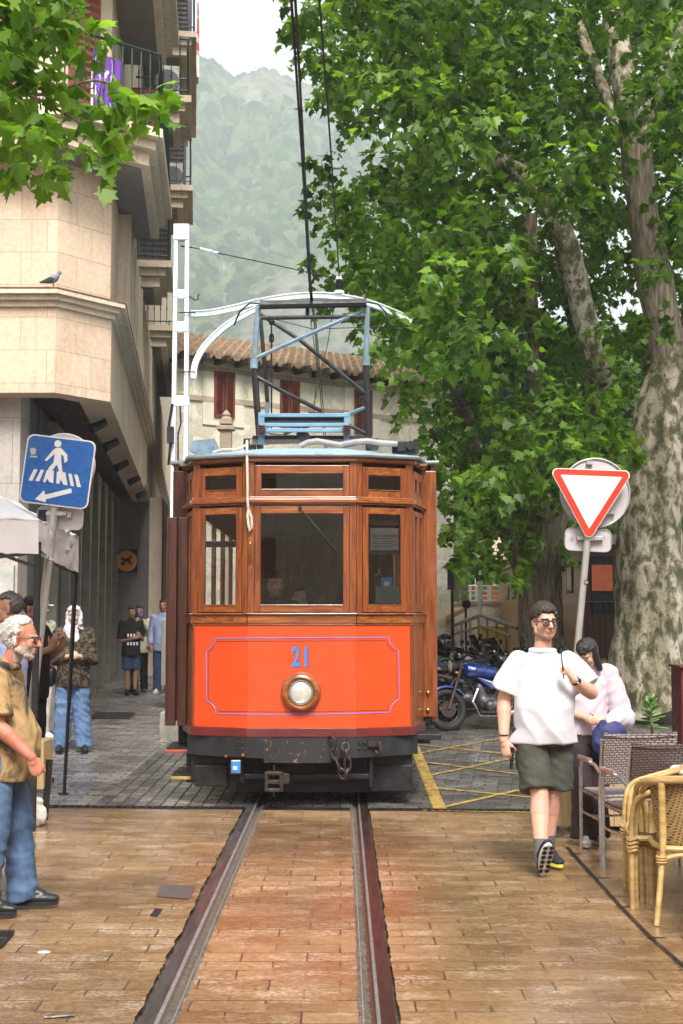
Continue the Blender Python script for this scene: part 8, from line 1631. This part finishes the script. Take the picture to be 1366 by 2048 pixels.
MT = wood_mat('light_teak_boards', (.34, .17, .065), (.52, .28, .11), (.60, .35, .15), .2)
tcr = tramcar(pxX(1145, 24.5), pxX(1145, 24.5) + 2.0, 22.6, 6.5, P(1145, 1095, 23.5).z, 'light wooden tramcar between the second tree and the big trunk', -1)
a = MB(); x = pxX(1165, 22.6); a.bx(x, x + .85, 22.55, 22.595, 1.0, 3.0); dd = a.build('end_door', M_mahd, tcr); a = MB(); a.bx(x + .12, x + .52, 22.53, 22.549, 1.75, 2.75); a.build('door_pane', M_glassd, dd); a = MB(); a.bx(x + .14, x + .5, 22.50, 22.529, 2.15, 2.6); a.build('orange_notice', pm('orange_notice', (.5, .10, .04), .5), dd)
a = MB(); 
for i in range(9): a.tube([(x + .05 + i * .1, 22.35, .7), (x + .05 + i * .1, 22.35, 1.95)], .012, 5)
a.tube([(x, 22.35, 1.95), (x + .9, 22.35, 1.95)], .02, 6); a.tube([(x, 22.35, .7), (x + .9, 22.35, .7)], .02, 6); a.build('platform_gate', M_iron, tcr)
tramcar(pxX(1030, 33), pxX(1030, 33) + 2.0, 31, 5, P(1030, 1128, 31).z, 'far wooden tramcar edge showing left of the second tree', -1)
x0, x1, z0, z1 = fr_(1352, 1460, 1090, 1340, 30); r = empty('kiosk', ((x0 + x1) / 2, 31, gz(30)), 'pale blue and white kiosk wall behind the big trunk at right', 'kiosk'); a = MB(); a.bx(x0, x1, 30, 32, gz(30), z1); a.build('wall', M_lblue, r); a = MB(); a.bx(x0 - .1, x1 + .1, 29.8, 32.1, z1 + .001, z1 + .12); a.build('roof', M_white, r)
a = MB(); x0, x1, z0, z1 = fr_(333, 341, 1045, 1085, 33); a.bx(x0, x1, 32.9, 33, z0, z1); free('green_sign', a, pm('pharmacy_green', (.08, .4, .06), .4), 'small bright green sign on the far end of the street', 'sign')
a = MB(); x0, x1, z0, z1 = fr_(322, 340, 1238, 1330, 22); a.bx(x0, x1, 22, 22.5, z0 - .35, z1); b_x = free('service_cabinet', a, M_galv, 'grey metal service cabinet at the foot of the white pole', 'cabinet', bevel=.01)
# ================================================================ street behind the camera (seen only as reflection and shade)
def streethouse(x0, x1, y0, y1, h, label, m):
    r = empty('street_house', ((x0 + x1) / 2, (y0 + y1) / 2, 0), label, 'building', 'houses lining the street behind the viewer'); a = MB(); a.bx(x0, x1, y0, y1, -.1, h); a.build('wall', m, r); xs = x1 if x1 < 0 else x0; sg = 1 if x1 < 0 else -1
    if abs(x1 - x0) > 20:
        for i in range(6):
            for k in range(2): a = MB(); xx = x0 + 3 + i * 4.5; a.bx(xx, xx + 1.1, y1 + .005, y1 + .06, 3.4 + k * 3, 5.2 + k * 3); a.build('shutter', M_shut, r)
    else:
        for i in range(int((y1 - y0) / 3)):
            for k in range(2): a = MB(); yy = y0 + 1 + i * 3; a.bx(xs + sg * .005, xs + sg * .06, yy, yy + 1.1, 3.4 + k * 3, 5.2 + k * 3); a.build('shutter', M_shut, r)
            if i % 2 == 0: a = MB(); yy = y0 + .4 + i * 3; a.prism([(xs + sg * .01, yy, 2.9), (xs + sg * 1.6, yy, 2.35), (xs + sg * 1.6, yy, 2.15), (xs + sg * .01, yy, 2.3)], (0, 2.6, 0)); a.build('awning', M_can, r)
streethouse(5.2, 12, -34, 6.0, 9.5, 'tan house with white awnings on the cafe side, behind the viewer', M_lime); streethouse(-16, -7.8, -34, 3.0, 9.5, 'tan house with white awnings on the left side, behind the viewer', M_lime); streethouse(-16, 14, -44, -34.05, 10, 'stone house closing the street far behind the viewer', M_rub)
